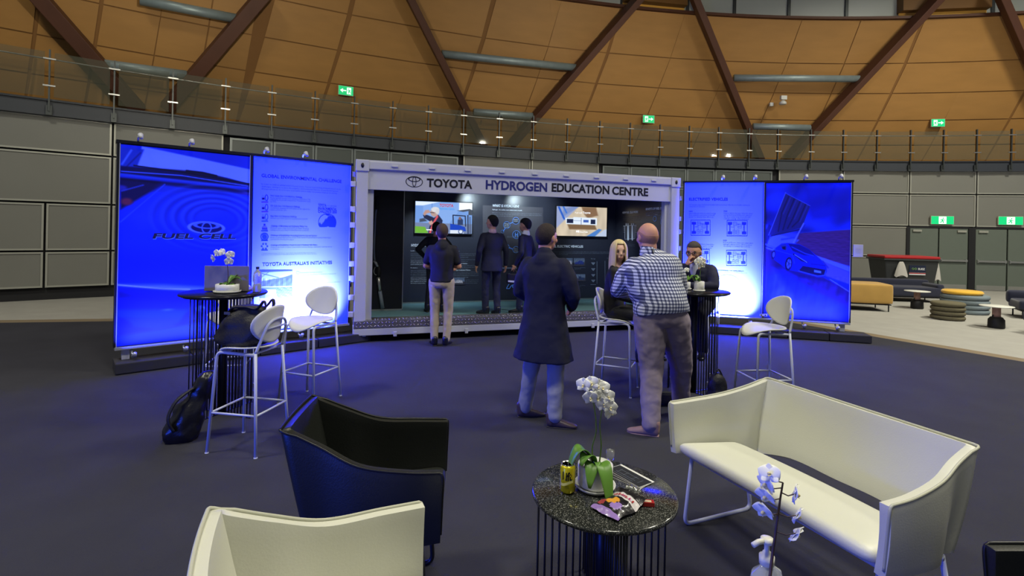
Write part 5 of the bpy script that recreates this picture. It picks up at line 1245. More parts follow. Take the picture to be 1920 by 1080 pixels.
# drink can
cc = on_z(1064, 922, .551); cc = (cc.x, cc.y)
m_yel = mat('yellow_can_paint', flat(222, 208, 30), .25, metal=.35, spec=.6); m_canal = mat('bare_aluminium', flat(190, 190, 186), .25, metal=.9)
t = thing('drink_can', 'yellow lemon drink can with black lettering on the stone-topped table', 'drink can', (*cc, .551))
b = MB(); b.lathe([(.022, .0), (.026, .004), (.033, .012), (.033, .112), (.028, .122)], n=40); b.build('can_body', m_yel, t, world=False)
b = MB(); b.lathe([(.028, .122), (.0285, .126), (.0265, .126), (.025, .121), (0, .121)], n=40); b.build('can_lid', m_canal, t, world=False)
b = MB(); b.tube([(0, .004, .1235), (0, -.012, .1235)], .006, n=8, sx=.2); b.build('ring_pull', m_canal, t, world=False)
m_blk = mat('black_print', flat(22, 22, 18), .35); a0 = math.atan2(-cc[1], -cc[0]) - .12
b = MB(); cyl_text(b, 'Lift', (0,0), .0334, .064, .05, a0, width=.044, bold=.04, m=m_blk, sy=.050)
b.build('can_lettering', None, t, world=False)
b = MB(); cyl_text(b, 'Lemon', (0,0), .0334, .036, .01, a0, width=.016, m=m_blk, sy=.008)
cyl_text(b, 'with real juice', (0,0), .0334, .030, .01, a0, width=.022, m=m_blk, sy=.005); b.build('can_small_print', None, t, world=False)
b = MB(); m_yp = mat('pale_yellow_print', flat(232, 226, 130), .3)
for i in range(24):
    a = a0 - .9 + i*.075; a_ = a+.075
    def zt(q): return .056 + .008*math.sin((q-a0)*2)
    b.add([(.0333*math.cos(a), .0333*math.sin(a), zt(a)-.012), (.0333*math.cos(a_), .0333*math.sin(a_), zt(a_)-.012), (.0333*math.cos(a_), .0333*math.sin(a_), zt(a_)), (.0333*math.cos(a), .0333*math.sin(a), zt(a))], [(0,1,2,3)])
b.build('can_wave', m_yp, t, world=False)
# snack bag
bc = on_z(1160, 948, .56); bc = Vector((bc.x, bc.y, .552))
t = thing('snack_bag', 'opened chilli snack bag lying crumpled on the stone-topped table', 'snack bag', tuple(bc), math.radians(42))
m_bag = {k: mat(n, c, .28, coat=.3, bump=.15, bscale=45, var=.08) for k, (n, c) in dict(b=('black_foil_print', flat(28, 26, 30)), p=('purple_foil_print', flat(150, 120, 190)), w=('white_foil_print', flat(214, 208, 208)), o=('orange_food_print', flat(214, 150, 50)), r=('red_food_print', flat(150, 60, 62))).items()}
m_foil = mat('silver_foil', flat(190, 190, 185), .2, metal=.9, bump=.5, bscale=60)
LX, LY = .105, .07
def bagf(u, v, sg):
    x = (u*2-1)*LX; y = (v*2-1)*LY; e = max(0, 1-abs(u*2-1)**3)*max(0, 1-abs(v*2-1)**2.5)
    n_ = noise.noise(Vector((x*38, y*38, sg*3)))*.006 + noise.noise(Vector((x*90, y*70, 5)))*.003
    h = (.030*e if sg > 0 else -.008*e) + n_*(.4+e) + .010
    return Vector((x*(1-.06*abs(v*2-1)), y + .006*math.sin(u*9), h + (.02*max(0, u-.85)/.15 if sg > 0 else 0)))
b = MB(); nu, nv = 36, 22
for sg in (1, -1):
    vs = [bagf(i/(nu-1), j/(nv-1), sg) for i in range(nu) for j in range(nv)]
    for i in range(nu-1):
        for j in range(nv-1):
            u, v = i/(nu-1), j/(nv-1)
            if sg < 0: mm = m_bag['b']
            elif u < .10: mm = m_bag['p']
            elif u < .52:
                d1 = math.hypot((u-.36)*1.5, v-.55); d2 = math.hypot((u-.22)*1.4, v-.75); d3 = math.hypot((u-.25)*1.5, v-.3)
                mm = m_bag['o'] if d1 < .17 else m_bag['r'] if d2 < .13 else m_bag['p'] if d3 < .16 else m_bag['b']
            elif u < .80: mm = m_bag['w']
            else: mm = m_bag['b']
            b.add([vs[i*nv+j], vs[(i+1)*nv+j], vs[(i+1)*nv+j+1], vs[i*nv+j+1]], [(0,1,2,3)], mm, True)
o = b.build('bag_body', None, t, world=False)
b = MB(); vs, fs = text_mesh('CHILLI', 1, .03, 'CENTER'); kx = .10/(max(v.x for v in vs)-min(v.x for v in vs))
b.add([(lambda p: p + Vector((0,0,.0035)))(bagf(.60 + v.y*.14, .5 - v.x*kx/(2*LY), 1)) for v in vs], fs, mat('red_foil_lettering', flat(170, 40, 40), .35)); b.build('bag_lettering', None, t, world=False)
b = MB()
def ff(u, v): a = bagf(.97, v*.5+.25, 1); return a + Vector((u*.03, 0, .02*math.sin(u*PI) + .006*math.sin(v*19)*u))
b.grid(ff, 6, 14); o = b.build('torn_foil_end', m_foil, t, world=False); mod(o, 'SOLIDIFY', thickness=.001)
# small red box
rb = on_z(1215, 945, .556)
t = thing('snack_box', 'tiny red and white box beside the snack bag', 'small box', (rb.x, rb.y, .551), math.radians(-5))
b = MB(); b.box((0, 0, .009), (.05, .028, .017), bev=.001); b.build('box_body', mat('red_card', flat(160, 36, 32), .4), t, world=False)
b = MB(); b.box((-.002, -.002, .0182), (.03, .016, .0006)); b.build('box_label', mat('cream_card', flat(200, 180, 150), .5), t, world=False)
# printed leaflets fanned under the bag
m_leaf2 = mat('dark_leaflet_print', flat(38, 42, 44), .3, spec=.5); m_paper = mat('white_paper', flat(218, 218, 214), .6)
p0 = on_z(1150, 868, .552); p1 = on_z(1228, 900, .552); dirv = (p1-p0); ang = math.atan2(dirv.y, dirv.x); cen = on_z(1180, 892, .552)
for i, (da, off, lab) in enumerate(((0, (0, 0), 'dark printed leaflet lying behind the snack bag, lowest of the fan'), (-.09, (.012, .006), 'dark printed leaflet with a diagram, second in the fan behind the snack bag'), (-.17, (.02, .012), 'dark leaflet on top of the fan, its white margin nearest the sofa'))):
    t = thing('leaflet', lab, 'leaflet', (cen.x+off[0], cen.y+off[1], .5505+i*.0012), ang+da, 'leaflets fanned on the stone-topped table')
    b = MB(); b.box((0, -.02, .0005), (.21, .10, .0009)); b.build('sheet', m_paper, t, world=False)
    b = MB(); b.box((0, -.026, .001), (.205, .086, .0003)); b.build('printed_face', m_leaf2, t, world=False)
    b = MB()
    if i == 2:
        for y0 in (-.055, -.04, -.012): b.box((-.01, y0, .0013), (.12, .0012, .0003))
        for x0 in (-.06, -.02, .03, .07): b.box((x0, -.026, .0013), (.0012, .04, .0003))
        b.build('printed_lines', m_gv, t, world=False)
# glass tumbler
gp = on_z(1133, 868, .551); t = None
b = MB(); b.lathe([(.0, .002), (.016, .002), (.019, .012), (.021, .05), (.0195, .05), (.0175, .014), (0, .008)], (gp.x+.035, gp.y+.03, .551), n=24)
o = b.build('glass_votive', mat('clear_glass', (.95,.97,.97), .03, trans=.9, ior=1.45)); tag(origin_to_base(o), 'small clear glass holder right behind the centre orchid pot', 'glass holder')
# sanitiser bottle
sx, sy = .66, 1.32
m_pet = mat('clear_bottle_plastic', (.9,.93,.97), .06, trans=.75, ior=1.4, spec=.6); m_gel = mat('clear_gel', (.75,.82,.95), .1, trans=.6, ior=1.35); m_pump = mat('white_pump_plastic', flat(214, 212, 200), .35)
t = thing('sanitiser_bottle', 'clear hand sanitiser bottle with a white pump behind the drooping orchid', 'bottle', (sx, sy, T4H+.001), math.radians(20))
b = MB(); b.lathe([(.0, 0), (.036, 0), (.04, .006), (.041, .11), (.037, .128), (.018, .142), (.015, .15)], n=28, sx=1.1, sy=.72); b.build('bottle', m_pet, t, world=False)
b = MB(); b.lathe([(.0, .004), (.034, .004), (.0375, .01), (.0375, .075), (0, .075)], n=24, sx=1.08, sy=.7); b.build('gel', m_gel, t, world=False)
b = MB(); b.lathe([(.018, .148), (.0185, .168), (.012, .170), (.010, .178), (.0065, .180), (.0065, .200), (.016, .202), (.0155, .212), (.006, .214)], n=20); b.tube([(0, 0, .207), (-.028, 0, .208), (-.046, 0, .203)], .0065, n=10); b.build('pump', m_pump, t, world=False)
b = MB(); b.box((0, -.030, .065), (.055, .002, .07)); b.build('label_sheet', mat('white_label', flat(225, 228, 232), .5), t, world=False)
b = MB(); b.box((-.006, -.0316, .055), (.03, .0012, .028)); b.build('label_mark', mat('red_label', flat(200, 40, 40), .5), t, world=False)
# laptop on the left tall table (seen from behind its lid)
lp = at(427, 547, 4.85); t = thing('laptop', 'open grey laptop on the left tall table, lid back facing the camera', 'laptop', (T1[0]+.0, T1[1]+.12, 1.091), math.radians(188))
m_lap = mat('grey_laptop_shell', flat(128, 122, 134), .45, metal=.1)
b = MB(); b.box((0, -.02, .010), (.36, .24, .016), bev=.004); b.build('base', m_lap, t, world=False)
b = MB(); b.box((0, .11, .118), (.375, .008, .225), bev=.003); b.build('lid', m_lap, t, world=False)
b = MB(); b.box((0, .1045, .12), (.345, .002, .19)); b.build('screen', m_cdark, t, world=False)
b = MB(); b.box((-.14, .099, .205), (.05, .002, .014)); b.build('sticker', mat('dull_red_sticker', flat(120, 50, 60), .5), t, world=False)
# water bottle
t = thing('water_bottle', 'half-full clear water bottle with dark cap on the left tall table', 'bottle', (T1[0]+.28, T1[1]+.03, 1.091))
b = MB(); b.lathe([(.0, 0), (.033, 0), (.036, .006), (.036, .06), (.031, .075), (.031, .085), (.036, .1), (.036, .15), (.030, .175), (.014, .198), (.013, .212)], n=28); b.build('bottle', m_pet, t, world=False)
b = MB(); b.lathe([(.0, .003), (.0325, .003), (.0335, .008), (.0335, .06), (.029, .074), (0, .074)], n=24); b.build('water', m_gel, t, world=False)
b = MB(); b.lathe([(.015, .208), (.015, .228), (0, .229)], n=20); b.build('cap', mat('navy_cap', flat(30, 36, 80), .4), t, world=False)
# ---- bags
m_bag_f = mat('black_bag_fabric', flat(24, 23, 28), .55, bump=.3, bscale=70, var=.2)
def lump(name, parent, pts, m, vox=.012, sm=3, disp=.012, dscale=.1, world=False):
    b = MB()
    for p, r in pts: b.ball(p, r, None, 18, 12)
    o = b.build(name, m, parent, world=world)
    mod(o, 'REMESH', mode='VOXEL', voxel_size=vox); 
    if disp:
        tx = bpy.data.textures.new('folds', 'CLOUDS'); tx.noise_scale = dscale; mod(o, 'DISPLACE', texture=tx, strength=disp, mid_level=.5)
    mod(o, 'SMOOTH', factor=.6, iterations=sm); apply_mods(o)
    for p in o.data.polygons: p.use_smooth = True
    return o
def soft_bag(parent, prof, m, amp=.02, seed=0, n=30, ex=2.6):
    """prof: list of (centre, half width, half depth) from base to top; superelliptic cloth sections with folds"""
    secs = [Vector((*c, a_, d_, 0)[:3]) for c, a_, d_ in prof]; K = 7; vs = []; R_ = []
    C_ = smooth_path([c for c, _, _ in prof], K); A_ = smooth_path([(a_, d_, 0) for _, a_, d_ in prof], K)
    for i, (c, ad) in enumerate(zip(C_, A_)):
        for j in range(n):
            an = 2*PI*j/n; cx_, sx_ = math.cos(an), math.sin(an)
            x = math.copysign(abs(cx_)**(2/ex), cx_)*ad.x; y = math.copysign(abs(sx_)**(2/ex), sx_)*ad.y
            p = Vector((c.x+x, c.y+y, c.z)); f = noise.noise(Vector((p.x*9+seed, p.y*9, p.z*6)))*amp + noise.noise(Vector((p.x*26, p.y*26+seed, p.z*14)))*amp*.4
            vs.append(p + Vector((cx_, sx_, .2))*f)
    N2 = len(C_); fs = [(i*n+j, i*n+(j+1) % n, (i+1)*n+(j+1) % n, (i+1)*n+j) for i in range(N2-1) for j in range(n)] + [tuple(range(n-1, -1, -1)), tuple((N2-1)*n+j for j in range(n))]
    b = MB(); b.add(vs, fs, None, True); return b.build('bag_body', m, parent, world=False)
t = thing('tote_bag', 'slouching black fabric tote bag resting on the front left bar stool', 'bag', (-2.03, 3.99, .795), math.radians(-10))
soft_bag(t, [((-.02, 0, .0), .20, .12), ((-.01, 0, .04), .225, .135), ((.0, 0, .12), .205, .12), ((.02, 0, .20), .165, .09), ((.02, 0, .27), .13, .05), ((.02, 0, .285), .11, .03)], m_bag_f, .035, 3)
for y in (-.05, .05):
    b = MB(); b.tube(smooth_path([(-.10, y, .22), (-.05, y*1.2, .27), (.05, y*1.1, .28), (.14, y, .27), (.20, y, .33), (.21, y, .27), (.17, y, .16)], 6), .008, n=8, sx=1.8); b.build('strap', m_bag_f, t, world=False)
b = MB(); b.box((-.07, -.098, .235), (.05, .004, .02)); b.build('bag_tag', mat('grey_tag', flat(70, 70, 78), .5), t, world=False)
t = thing('rucksack', 'glossy black bag slumped on the carpet against the left tall table', 'bag', (-2.50, 4.13, .008), math.radians(15))
soft_bag(t, [((-.07, -.03, .0), .11, .10), ((-.06, -.02, .07), .13, .12), ((-.02, -.01, .20), .11, .10), ((.04, .03, .33), .08, .08), ((.08, .05, .46), .05, .05), ((.09, .06, .50), .03, .03)], mat('black_shiny_bag', flat(20, 20, 28), .3, bump=.3, bscale=30), .035, 8, ex=2.3)
b = MB(); b.tube(smooth_path([(.02, -.03, .40), (-.08, -.10, .32), (-.12, -.14, .20), (-.08, -.14, .10)], 6), .01, n=8, sx=2); b.build('strap', m_bag_f, t, world=False)
t = thing('holdall', 'dark bag on the carpet under the right tall table', 'bag', (T2[0]+.06, T2[1]-.52, .008), math.radians(10))
lump('bag_body', t, [((0, 0, .10), (.11, .12, .10)), ((.0, .02, .22), (.09, .09, .12)), ((-.06, 0, .06), (.09, .1, .06))], m_bag_f, .012, 3, .03, .08)
b = MB(); b.tube(smooth_path([(-.05, 0, .30), (0, 0, .38), (.05, 0, .30)], 6), .008, n=8); b.build('handle', m_bag_f, t, world=False)
t = thing('wheeled_case', 'black wheeled case standing between the bald man and the right tall table', 'suitcase', (1.53, 5.17, .0), math.radians(0))
b = MB(); b.box((0, 0, .09), (.26, .20, .12), bev=.03); b.build('case_body', m_bag_f, t, world=False)
for sx_ in (-.06, .06):
    b = MB(); b.tube([(sx_, .05, .14), (sx_, .05, .62)], .008, n=8); b.build('handle_tube', m_bmetal, t, world=False)
    b = MB(); b.tube([(sx_*1.6-.012, -.05, .032), (sx_*1.6+.012, -.05, .032)], .026, n=16); b.build('wheel', m_cdark, t, world=False)
b = MB(); b.tube([(-.06, .05, .62), (.06, .05, .62)], .011, n=8); b.build('handle_grip', m_cdark, t, world=False)
# ================================================================== THE LOUNGE ON THE RIGHT
m_mus = mat('mustard_velvet', flat(186, 146, 74), .85, var=.12, vscale=4, sheen=.3); m_navyf = mat('navy_velvet', flat(24, 28, 52), .85, sheen=.3); m_oliv = mat('olive_brown_knit', flat(98, 92, 70), .9, bump=.5, bscale=60, var=.2, vscale=6); m_gryk = mat('blue_grey_knit', flat(116, 128, 134), .9, bump=.4, bscale=60, var=.1)
m_yelv = mat('yellow_velvet', flat(222, 172, 48), .8, sheen=.3); m_rosy = mat('rose_timber_stem', flat(150, 118, 108), .6)
def block(name, label, cat, c, d, rz, m, z0, tufts=True, group=None):
    t = thing(name, label, cat, (c[0], c[1], 0), rz, group)
    b = MB(); b.box((0, 0, z0 + d[2]/2), d, bev=.06); o = b.build('cushion_body', m, t, world=False); subsurf(o, 2)
    b = MB(); b.box((0, 0, z0-.01), (d[0]-.08, d[1]-.08, .02)); b.build('base_frame', m_bmetal, t, world=False)
    for sx_ in (-1, 1):
        for sy_ in (-1, 1):
            b = MB(); b.tube([(sx_*(d[0]/2-.08), sy_*(d[1]/2-.08), 0), (sx_*(d[0]/2-.08), sy_*(d[1]/2-.08), z0)], .014, n=8); b.build('leg', m_bmetal, t, world=False)
    return t
block('ottoman', 'long mustard velvet ottoman on black legs right of the sports car picture', 'ottoman', (7.95, 12.35), (1.6, .85, .46), math.radians(-14), m_mus, .17)
t = block('lounge_sofa', 'navy velvet sofa behind the mustard ottoman, before the red-lidded bin', 'sofa', (10.2, 14.1), (2.3, .8, .26), math.radians(-8), m_navyf, .14)
b = MB(); b.box((0, .36, .42), (2.3, .2, .28), bev=.06); subsurf(b.build('backrest', m_navyf, t, world=False), 2)
b = MB(); b.box((1.05, 0, .38), (.2, .75, .22), bev=.06); subsurf(b.build('armrest', m_navyf, t, world=False), 2)
t = block('lounge_chair', 'navy velvet chair with rounded back at the right edge, behind the pedestal table', 'armchair', (11.5, 11.3), (.95, .8, .22), math.radians(-30), m_navyf, .18)
b = MB(); b.box((-.1, .30, .42), (.85, .2, .30), bev=.08); subsurf(b.build('backrest', m_navyf, t, world=False), 2)
t = block('lounge_chair', 'navy velvet chair cut by the right edge, in front of the pedestal table', 'armchair', (9.72, 9.30), (.6, .7, .2), math.radians(0), m_navyf, .2)
b = MB(); b.box((-.22, 0, .48), (.16, .65, .28), bev=.07); subsurf(b.build('backrest', m_navyf, t, world=False), 2)
def pedestal(label, loc):
    t = thing('pedestal_table', label, 'table', (*loc, 0))
    b = MB(); b.lathe([(0, .405), (.25, .408), (.26, .416), (.255, .424), (0, .426)], n=40); b.build('tabletop', m_wplas, t, world=False)
    b = MB(); b.lathe([(.065, .2), (.065, .406)], n=20); b.build('stem', m_rosy, t, world=False)
    b = MB(); b.lathe([(.12, 0), (.13, .02), (.125, .16), (.09, .21), (.0, .22)], n=24); b.build('base', m_cdark, t, world=False)
    b = MB(); b.tube(smooth_path([(-.08, 0, .20), (-.05, 0, .25), (.05, 0, .25), (.08, 0, .20)], 5), .014, n=8); b.build('carry_loop', m_cdark, t, world=False)
pedestal('white round pedestal table between the navy sofa and the stacked poufs', (9.72, 12.5)); pedestal('white round pedestal table at the right edge before the navy chair', (9.30, 10.0))
def pouf(label, loc, r, n_, hh, m, cushion=None):
    t = thing('ring_pouf', label, 'pouf', (*loc, 0))
    for k in range(n_):
        b = MB(); z = hh*(k+.5)/n_; b.lathe([(r*.5, z-hh/n_/2+.004)] + [(r-.04 + .045*math.cos(a), z + hh/n_*.48*math.sin(a)) for a in [-PI/2 + PI*i/8 for i in range(9)]] + [(0, z+hh/n_/2-.004)], n=36); b.build('padded_ring', m, t, world=False)
    return t
pouf('low olive-brown pouf of stacked padded rings', (9.16, 10.95), .29, 4, .37, m_oliv); pouf('wide grey-blue pouf of stacked padded rings, under the yellow cushion', (10.42, 12.0), .44, 4, .42, m_gryk)
b = MB(); b.lathe([(0, 0), (.35, .0), (.38, .03), (.38, .055), (.35, .085), (0, .09)], (10.36, 12.0, .424), n=40); o = b.build('seat_cushion', m_yelv); tag(origin_to_base(o), 'flat round yellow cushion on top of the wide grey-blue pouf', 'cushion')
# bin
m_bin = mat('charcoal_bin_plastic', flat(52, 54, 56), .5); m_lid = mat('red_bin_lid', flat(170, 34, 40), .45)
t = thing('waste_bin', 'large wheeled charcoal waste bin with a red lid beside the exit doors', 'waste bin', (11.55, 15.45, 0), math.radians(-10))
b = MB(); b.add([(-.6,-.4,.12),(.6,-.4,.12),(.6,.4,.12),(-.6,.4,.12),(-.7,-.5,1.05),(.7,-.5,1.05),(.7,.5,1.05),(-.7,.5,1.05)], [(0,3,2,1),(4,5,6,7),(0,1,5,4),(1,2,6,5),(2,3,7,6),(3,0,4,7)]); o = b.build('bin_body', m_bin, t, world=False); bevel(o, .03)
b = MB(); b.box((0, 0, 1.05), (1.48, 1.08, .05), bev=.02); b.build('bin_rim', m_bin, t, world=False)
b = MB(); b.box((0, 0, 1.12), (1.44, 1.04, .08), bev=.03); b.build('lid', m_lid, t, world=False)
for sx_ in (-.5, .5):
    for sy_ in (-.3, .3): b = MB(); b.tube([(sx_-.03, sy_, .075), (sx_+.03, sy_, .075)], .075, n=16); b.build('wheel', m_cdark, t, world=False)
b = MB(); b.box((.15, -.487, .80), (.42, .012, .2)); b.build('bin_sign', mat('navy_bin_sign', flat(26, 34, 60), .5), t, world=False)
m_bw = mat('white_bin_print', flat(210, 212, 214), .5); m_bg = mat('green_bin_print', flat(120, 160, 90), .5)
b = MB(); vs, fs = text_mesh('SUEZ', 1, .03); b.add([(.16+v.x*.075, -.497, .775+v.y*.075) for v in vs], fs, m_bw); b.build('sign_lettering', None, t, world=False)
for x_ in (.03, .10): b = MB(); b.tube([Vector((x_, -.496, .80)) + Vector((.025*math.cos(a), 0, .025*math.sin(a))) for a in [2*PI*i/14 for i in range(14)]], .006, n=6, closed=True); b.build('sign_symbol', m_bg, t, world=False)
b = MB(); b.box((.15, -.478, .66), (.42, .012, .07)); b.build('bin_sticker', m_bw, t, world=False)
b = MB(); b.box((.15, -.485, .675), (.42, .006, .022)); b.build('sticker_band', m_lid, t, world=False)
def carrier(label, x, y, w, h):
    m_pl = mat('white_carrier_bag', flat(196, 192, 186), .5, bump=.3, bscale=12, trans=.1)
    W = WM[t.name]; p = W @ Vector((x, y, 1.0-h)); q = thing('carrier_bag', label, 'plastic bag', tuple(p), math.radians(-10))
    def fn(u, v):
        a = 2*PI*u; k = (.25 + .75*(1-v)**.7); return (w*.5*k*math.cos(a)*(1+.08*math.sin(5*a)), .05*k*math.sin(a)-.02, h*v + .03*math.sin(a*3)*(1-v))
    b = MB(); b.grid(fn, 24, 10, closed_u=True); b.build('bag_body', m_pl, q, world=False); return q
carrier('white plastic carrier bag hanging on the front of the bin', -.30, -.54, .34, .42); carrier('white plastic bag hanging on the right side of the bin', .74, -.30, .22, .52)
# ================================================================== PEOPLE
m_skin = mat('skin', flat(202, 148, 122), .5, var=.06, vscale=20, spec=.3); m_skin2 = mat('tan_skin', flat(206, 154, 124), .5, var=.06, vscale=20, spec=.3)
def taper(mb, pts, rs, n=16, sub=6, sx=1.0, up=None):
    P = smooth_path(pts, sub); R = [v.x for v in smooth_path([(r, 0, 0) for r in rs], sub)]
    mb.tube(P, R, None, n=n, sx=sx, up=up); mb.ball(tuple(P[0]), R[0]*.98); mb.ball(tuple(P[-1]), R[-1]*.98)
def loft(mb, secs, side=(1,0,0), n=28, ex=2.3, sub=4):
    """closed loft of superelliptic horizontal-ish sections: (centre, half width, half depth)"""
    C_ = smooth_path([c for c, _, _ in secs], sub); A_ = smooth_path([(a, d, 0) for _, a, d in secs], sub); vs = []; N_ = len(C_)
    for i, (c, ad) in enumerate(zip(C_, A_)):
        t = (C_[min(i+1, N_-1)] - C_[max(i-1, 0)]).normalized(); s_ = Vector(side); s_ = (s_ - t*s_.dot(t)).normalized(); f = t.cross(s_)
        for j in range(n):
            an = 2*PI*j/n; c1, s1 = math.cos(an), math.sin(an)
            vs.append(c + s_*math.copysign(abs(c1)**(2/ex), c1)*ad.x + f*math.copysign(abs(s1)**(2/ex), s1)*ad.y)
    fs = [(i*n+j, i*n+(j+1) % n, (i+1)*n+(j+1) % n, (i+1)*n+j) for i in range(N_-1) for j in range(n)] + [tuple(range(n-1, -1, -1)), tuple((N_-1)*n+j for j in range(n))]
    mb.add(vs, fs, None, True)
def fuse(mb, name, m, parent, vox=.010, sm=3, folds=0, fscale=.12, cloth_mat=None):
    o = mb.build(name, m, parent, world=False)
    mod(o, 'REMESH', mode='VOXEL', voxel_size=vox)
    if folds:
        tx = bpy.data.textures.new('cloth_folds', 'CLOUDS'); tx.noise_scale = fscale; tx.noise_depth = 2
        mod(o, 'DISPLACE', texture=tx, strength=folds, mid_level=.5)
    mod(o, 'SMOOTH', factor=.55, iterations=sm); apply_mods(o)
    for p in o.data.polygons: p.use_smooth = True
    return o
def hand(mb, w, d, nrm, thumb, curl=.35, s=1.0):
    """w wrist, d direction of the hand, nrm out of the palm, thumb = side the thumb leaves from"""
    d = Vector(d).normalized(); nrm = Vector(nrm); nrm = (nrm - d*nrm.dot(d)).normalized(); sd = d.cross(nrm).normalized()
    if sd.dot(Vector(thumb)) < 0: sd = -sd
    w = Vector(w); c = w + d*.045*s
    M = Matrix.Translation(c) @ Matrix((sd, d, nrm)).transposed().to_4x4(); mb.ball((0, 0, 0), (.038*s, .05*s, .014*s), None, 14, 10, M)
    mb.tube([w - d*.01, c], [.024*s, .028*s], n=10)
    for k, (off, L) in enumerate(((.028, .070), (.010, .080), (-.009, .074), (-.027, .058))):
        p = c + sd*off*s + d*.038*s; pts = [p]; a = curl*.5; dd = d
        for q in range(3):
            dd = (d*math.cos(a) + nrm*math.sin(a)).normalized(); p = p + dd*L*s*(.42, .32, .26)[q]; pts.append(p); a += curl
        mb.tube(pts, [.0088*s, .0082*s, .0075*s, .0062*s], n=8); mb.ball(tuple(pts[-1]), .0065*s, None, 8, 6)
    p = w + d*.022*s + sd*.026*s; q1 = p + (sd*.75 + d*.6 + nrm*.25).normalized()*.034*s; q2 = q1 + (sd*.25 + d*.9 + nrm*.35).normalized()*.03*s
    mb.tube([p - sd*.01*s, q1, q2], [.013*s, .010*s, .008*s], n=8); mb.ball(tuple(q2), .008*s, None, 8, 6)
def head_parts(mb, MH, s=1.0, female=False):
    def B_(c, r): mb.ball(c, r, None, 20, 14, MH)
    k = .94 if female else 1.0
    B_((0, -.008*s, .018*s), (.076*s*k, .096*s, .098*s)); B_((0, .022*s, -.045*s), (.055*s*k, .062*s, .062*s)); B_((0, .052*s, -.085*s), (.026*s*k, .022*s, .018*s))   # skull, jaw, chin
    B_((0, .030*s, .020*s), (.064*s*k, .060*s, .070*s)); B_((0, .074*s, .025*s), (.045*s*k, .014*s, .012*s))                                                    # face, brow
    for sx_ in (-1, 1): B_((sx_*.040*s*k, .060*s, -.022*s), (.022*s, .022*s, .022*s)); B_((sx_*.077*s*k, -.006*s, -.006*s), (.008*s, .019*s, .032*s))         # cheeks, ears
    mb.tube([MH @ Vector((0, .082*s, .012*s)), MH @ Vector((0, .101*s, -.022*s)), MH @ Vector((0, .088*s, -.034*s))], [.008*s, .013*s, .010*s], n=8)
    B_((0, .083*s, -.056*s), (.024*s, .010*s, .006*s)); B_((0, .081*s, -.066*s), (.020*s, .010*s, .007*s))
def hair_cap(t, MH, m, s=1.0, front=.055, side=-.02, nape=-.075, th=.012, name='hair', v0=0.0, k=1.0):
    """shell over the skull down to a hairline that falls from the forehead to the nape"""
    b = MB(); NU, NV = 40, 14; rx0, ry0, rz_ = .077*s*k, .097*s, (.099+th)*s
    def fn(u, v):
        a = 2*PI*u; fr = math.sin(a)                    # +1 at the face, -1 at the back
        hz = (front if fr > .35 else (side + (front-side)*max(0, (fr+.1)/.45) if fr > -.1 else side + (nape-side)*min(1, (-.1-fr)/.5)))*s
        v_ = v0 + (1-v0)*v; e0 = math.asin(max(-1, min(1, (hz-.018*s)/rz_))); e = PI/2 + (e0-PI/2)*v_
        w_ = (1-.85*v_**5)*(1 if not v0 else min(1, v*4)); rx = rx0 + th*.75*s*w_; ry = ry0 + th*.75*s*w_; nz = 1 + .035*noise.noise(Vector((math.cos(a)*3, math.sin(a)*3, v_*6+s*7)))*w_
        return MH @ Vector((rx*math.cos(e)*math.cos(a)*nz, -.008*s + ry*math.cos(e)*math.sin(a)*nz, .018*s + rz_*math.sin(e)))
    b.grid(fn, NU, NV, closed_u=True); o = b.build(name, m, t, world=False); mod(o, 'SOLIDIFY', thickness=.003*s, offset=-1); mod(o, 'SUBSURF', levels=1, render_levels=1)
    return o
def shoe(t, ankle, ang, m, sole_m, L=.27, z0=0.0):
    """shoe on the ground below the ankle, toes pointing along ang"""
    a = Vector(ankle); M = Matrix.Translation((a.x, a.y, z0)) @ Matrix.Rotation(ang-PI/2, 4, 'Z')
    b = MB(); loft(b, [((0, -.065, .045), .030, .034), ((0, -.02, .050), .036, .042), ((0, .06, .040), .042, .034), ((0, .13, .030), .044, .022), ((0, .175, .024), .034, .016), ((0, .195, .022), .012, .008)], n=18)
    b.v = [tuple(M @ Vector(v)) for v in b.v]; c = MB(); taper(c, [(0, -.03, .05), (0, -.035, .11)], [.044, .043], n=14, sub=3); c.v = [tuple(M @ Vector(v)) for v in c.v]
    b.add(c.v, c.f, None, True); o = fuse(b, 'shoe', m, t, .006, 3)
    b = MB(); loft(b, [((0, -.068, .010), .026, .009), ((0, -.02, .010), .034, .009), ((0, .06, .010), .040, .009), ((0, .14, .010), .042, .009), ((0, .192, .010), .018, .007)], n=18); b.v = [tuple(M @ Vector(v)) for v in b.v]; b.build('sole', sole_m, o, world=False)
    return o
m_sole = mat('dark_sole', flat(40, 36, 34), .6); m_eyew = mat('eye_white', flat(225, 222, 218), .3); m_iris = mat('dark_iris', flat(50, 44, 44), .3); m_lips = mat('lip_skin', flat(184, 110, 104), .5); m_brow = mat('brow_hair', flat(90, 66, 50), .8)
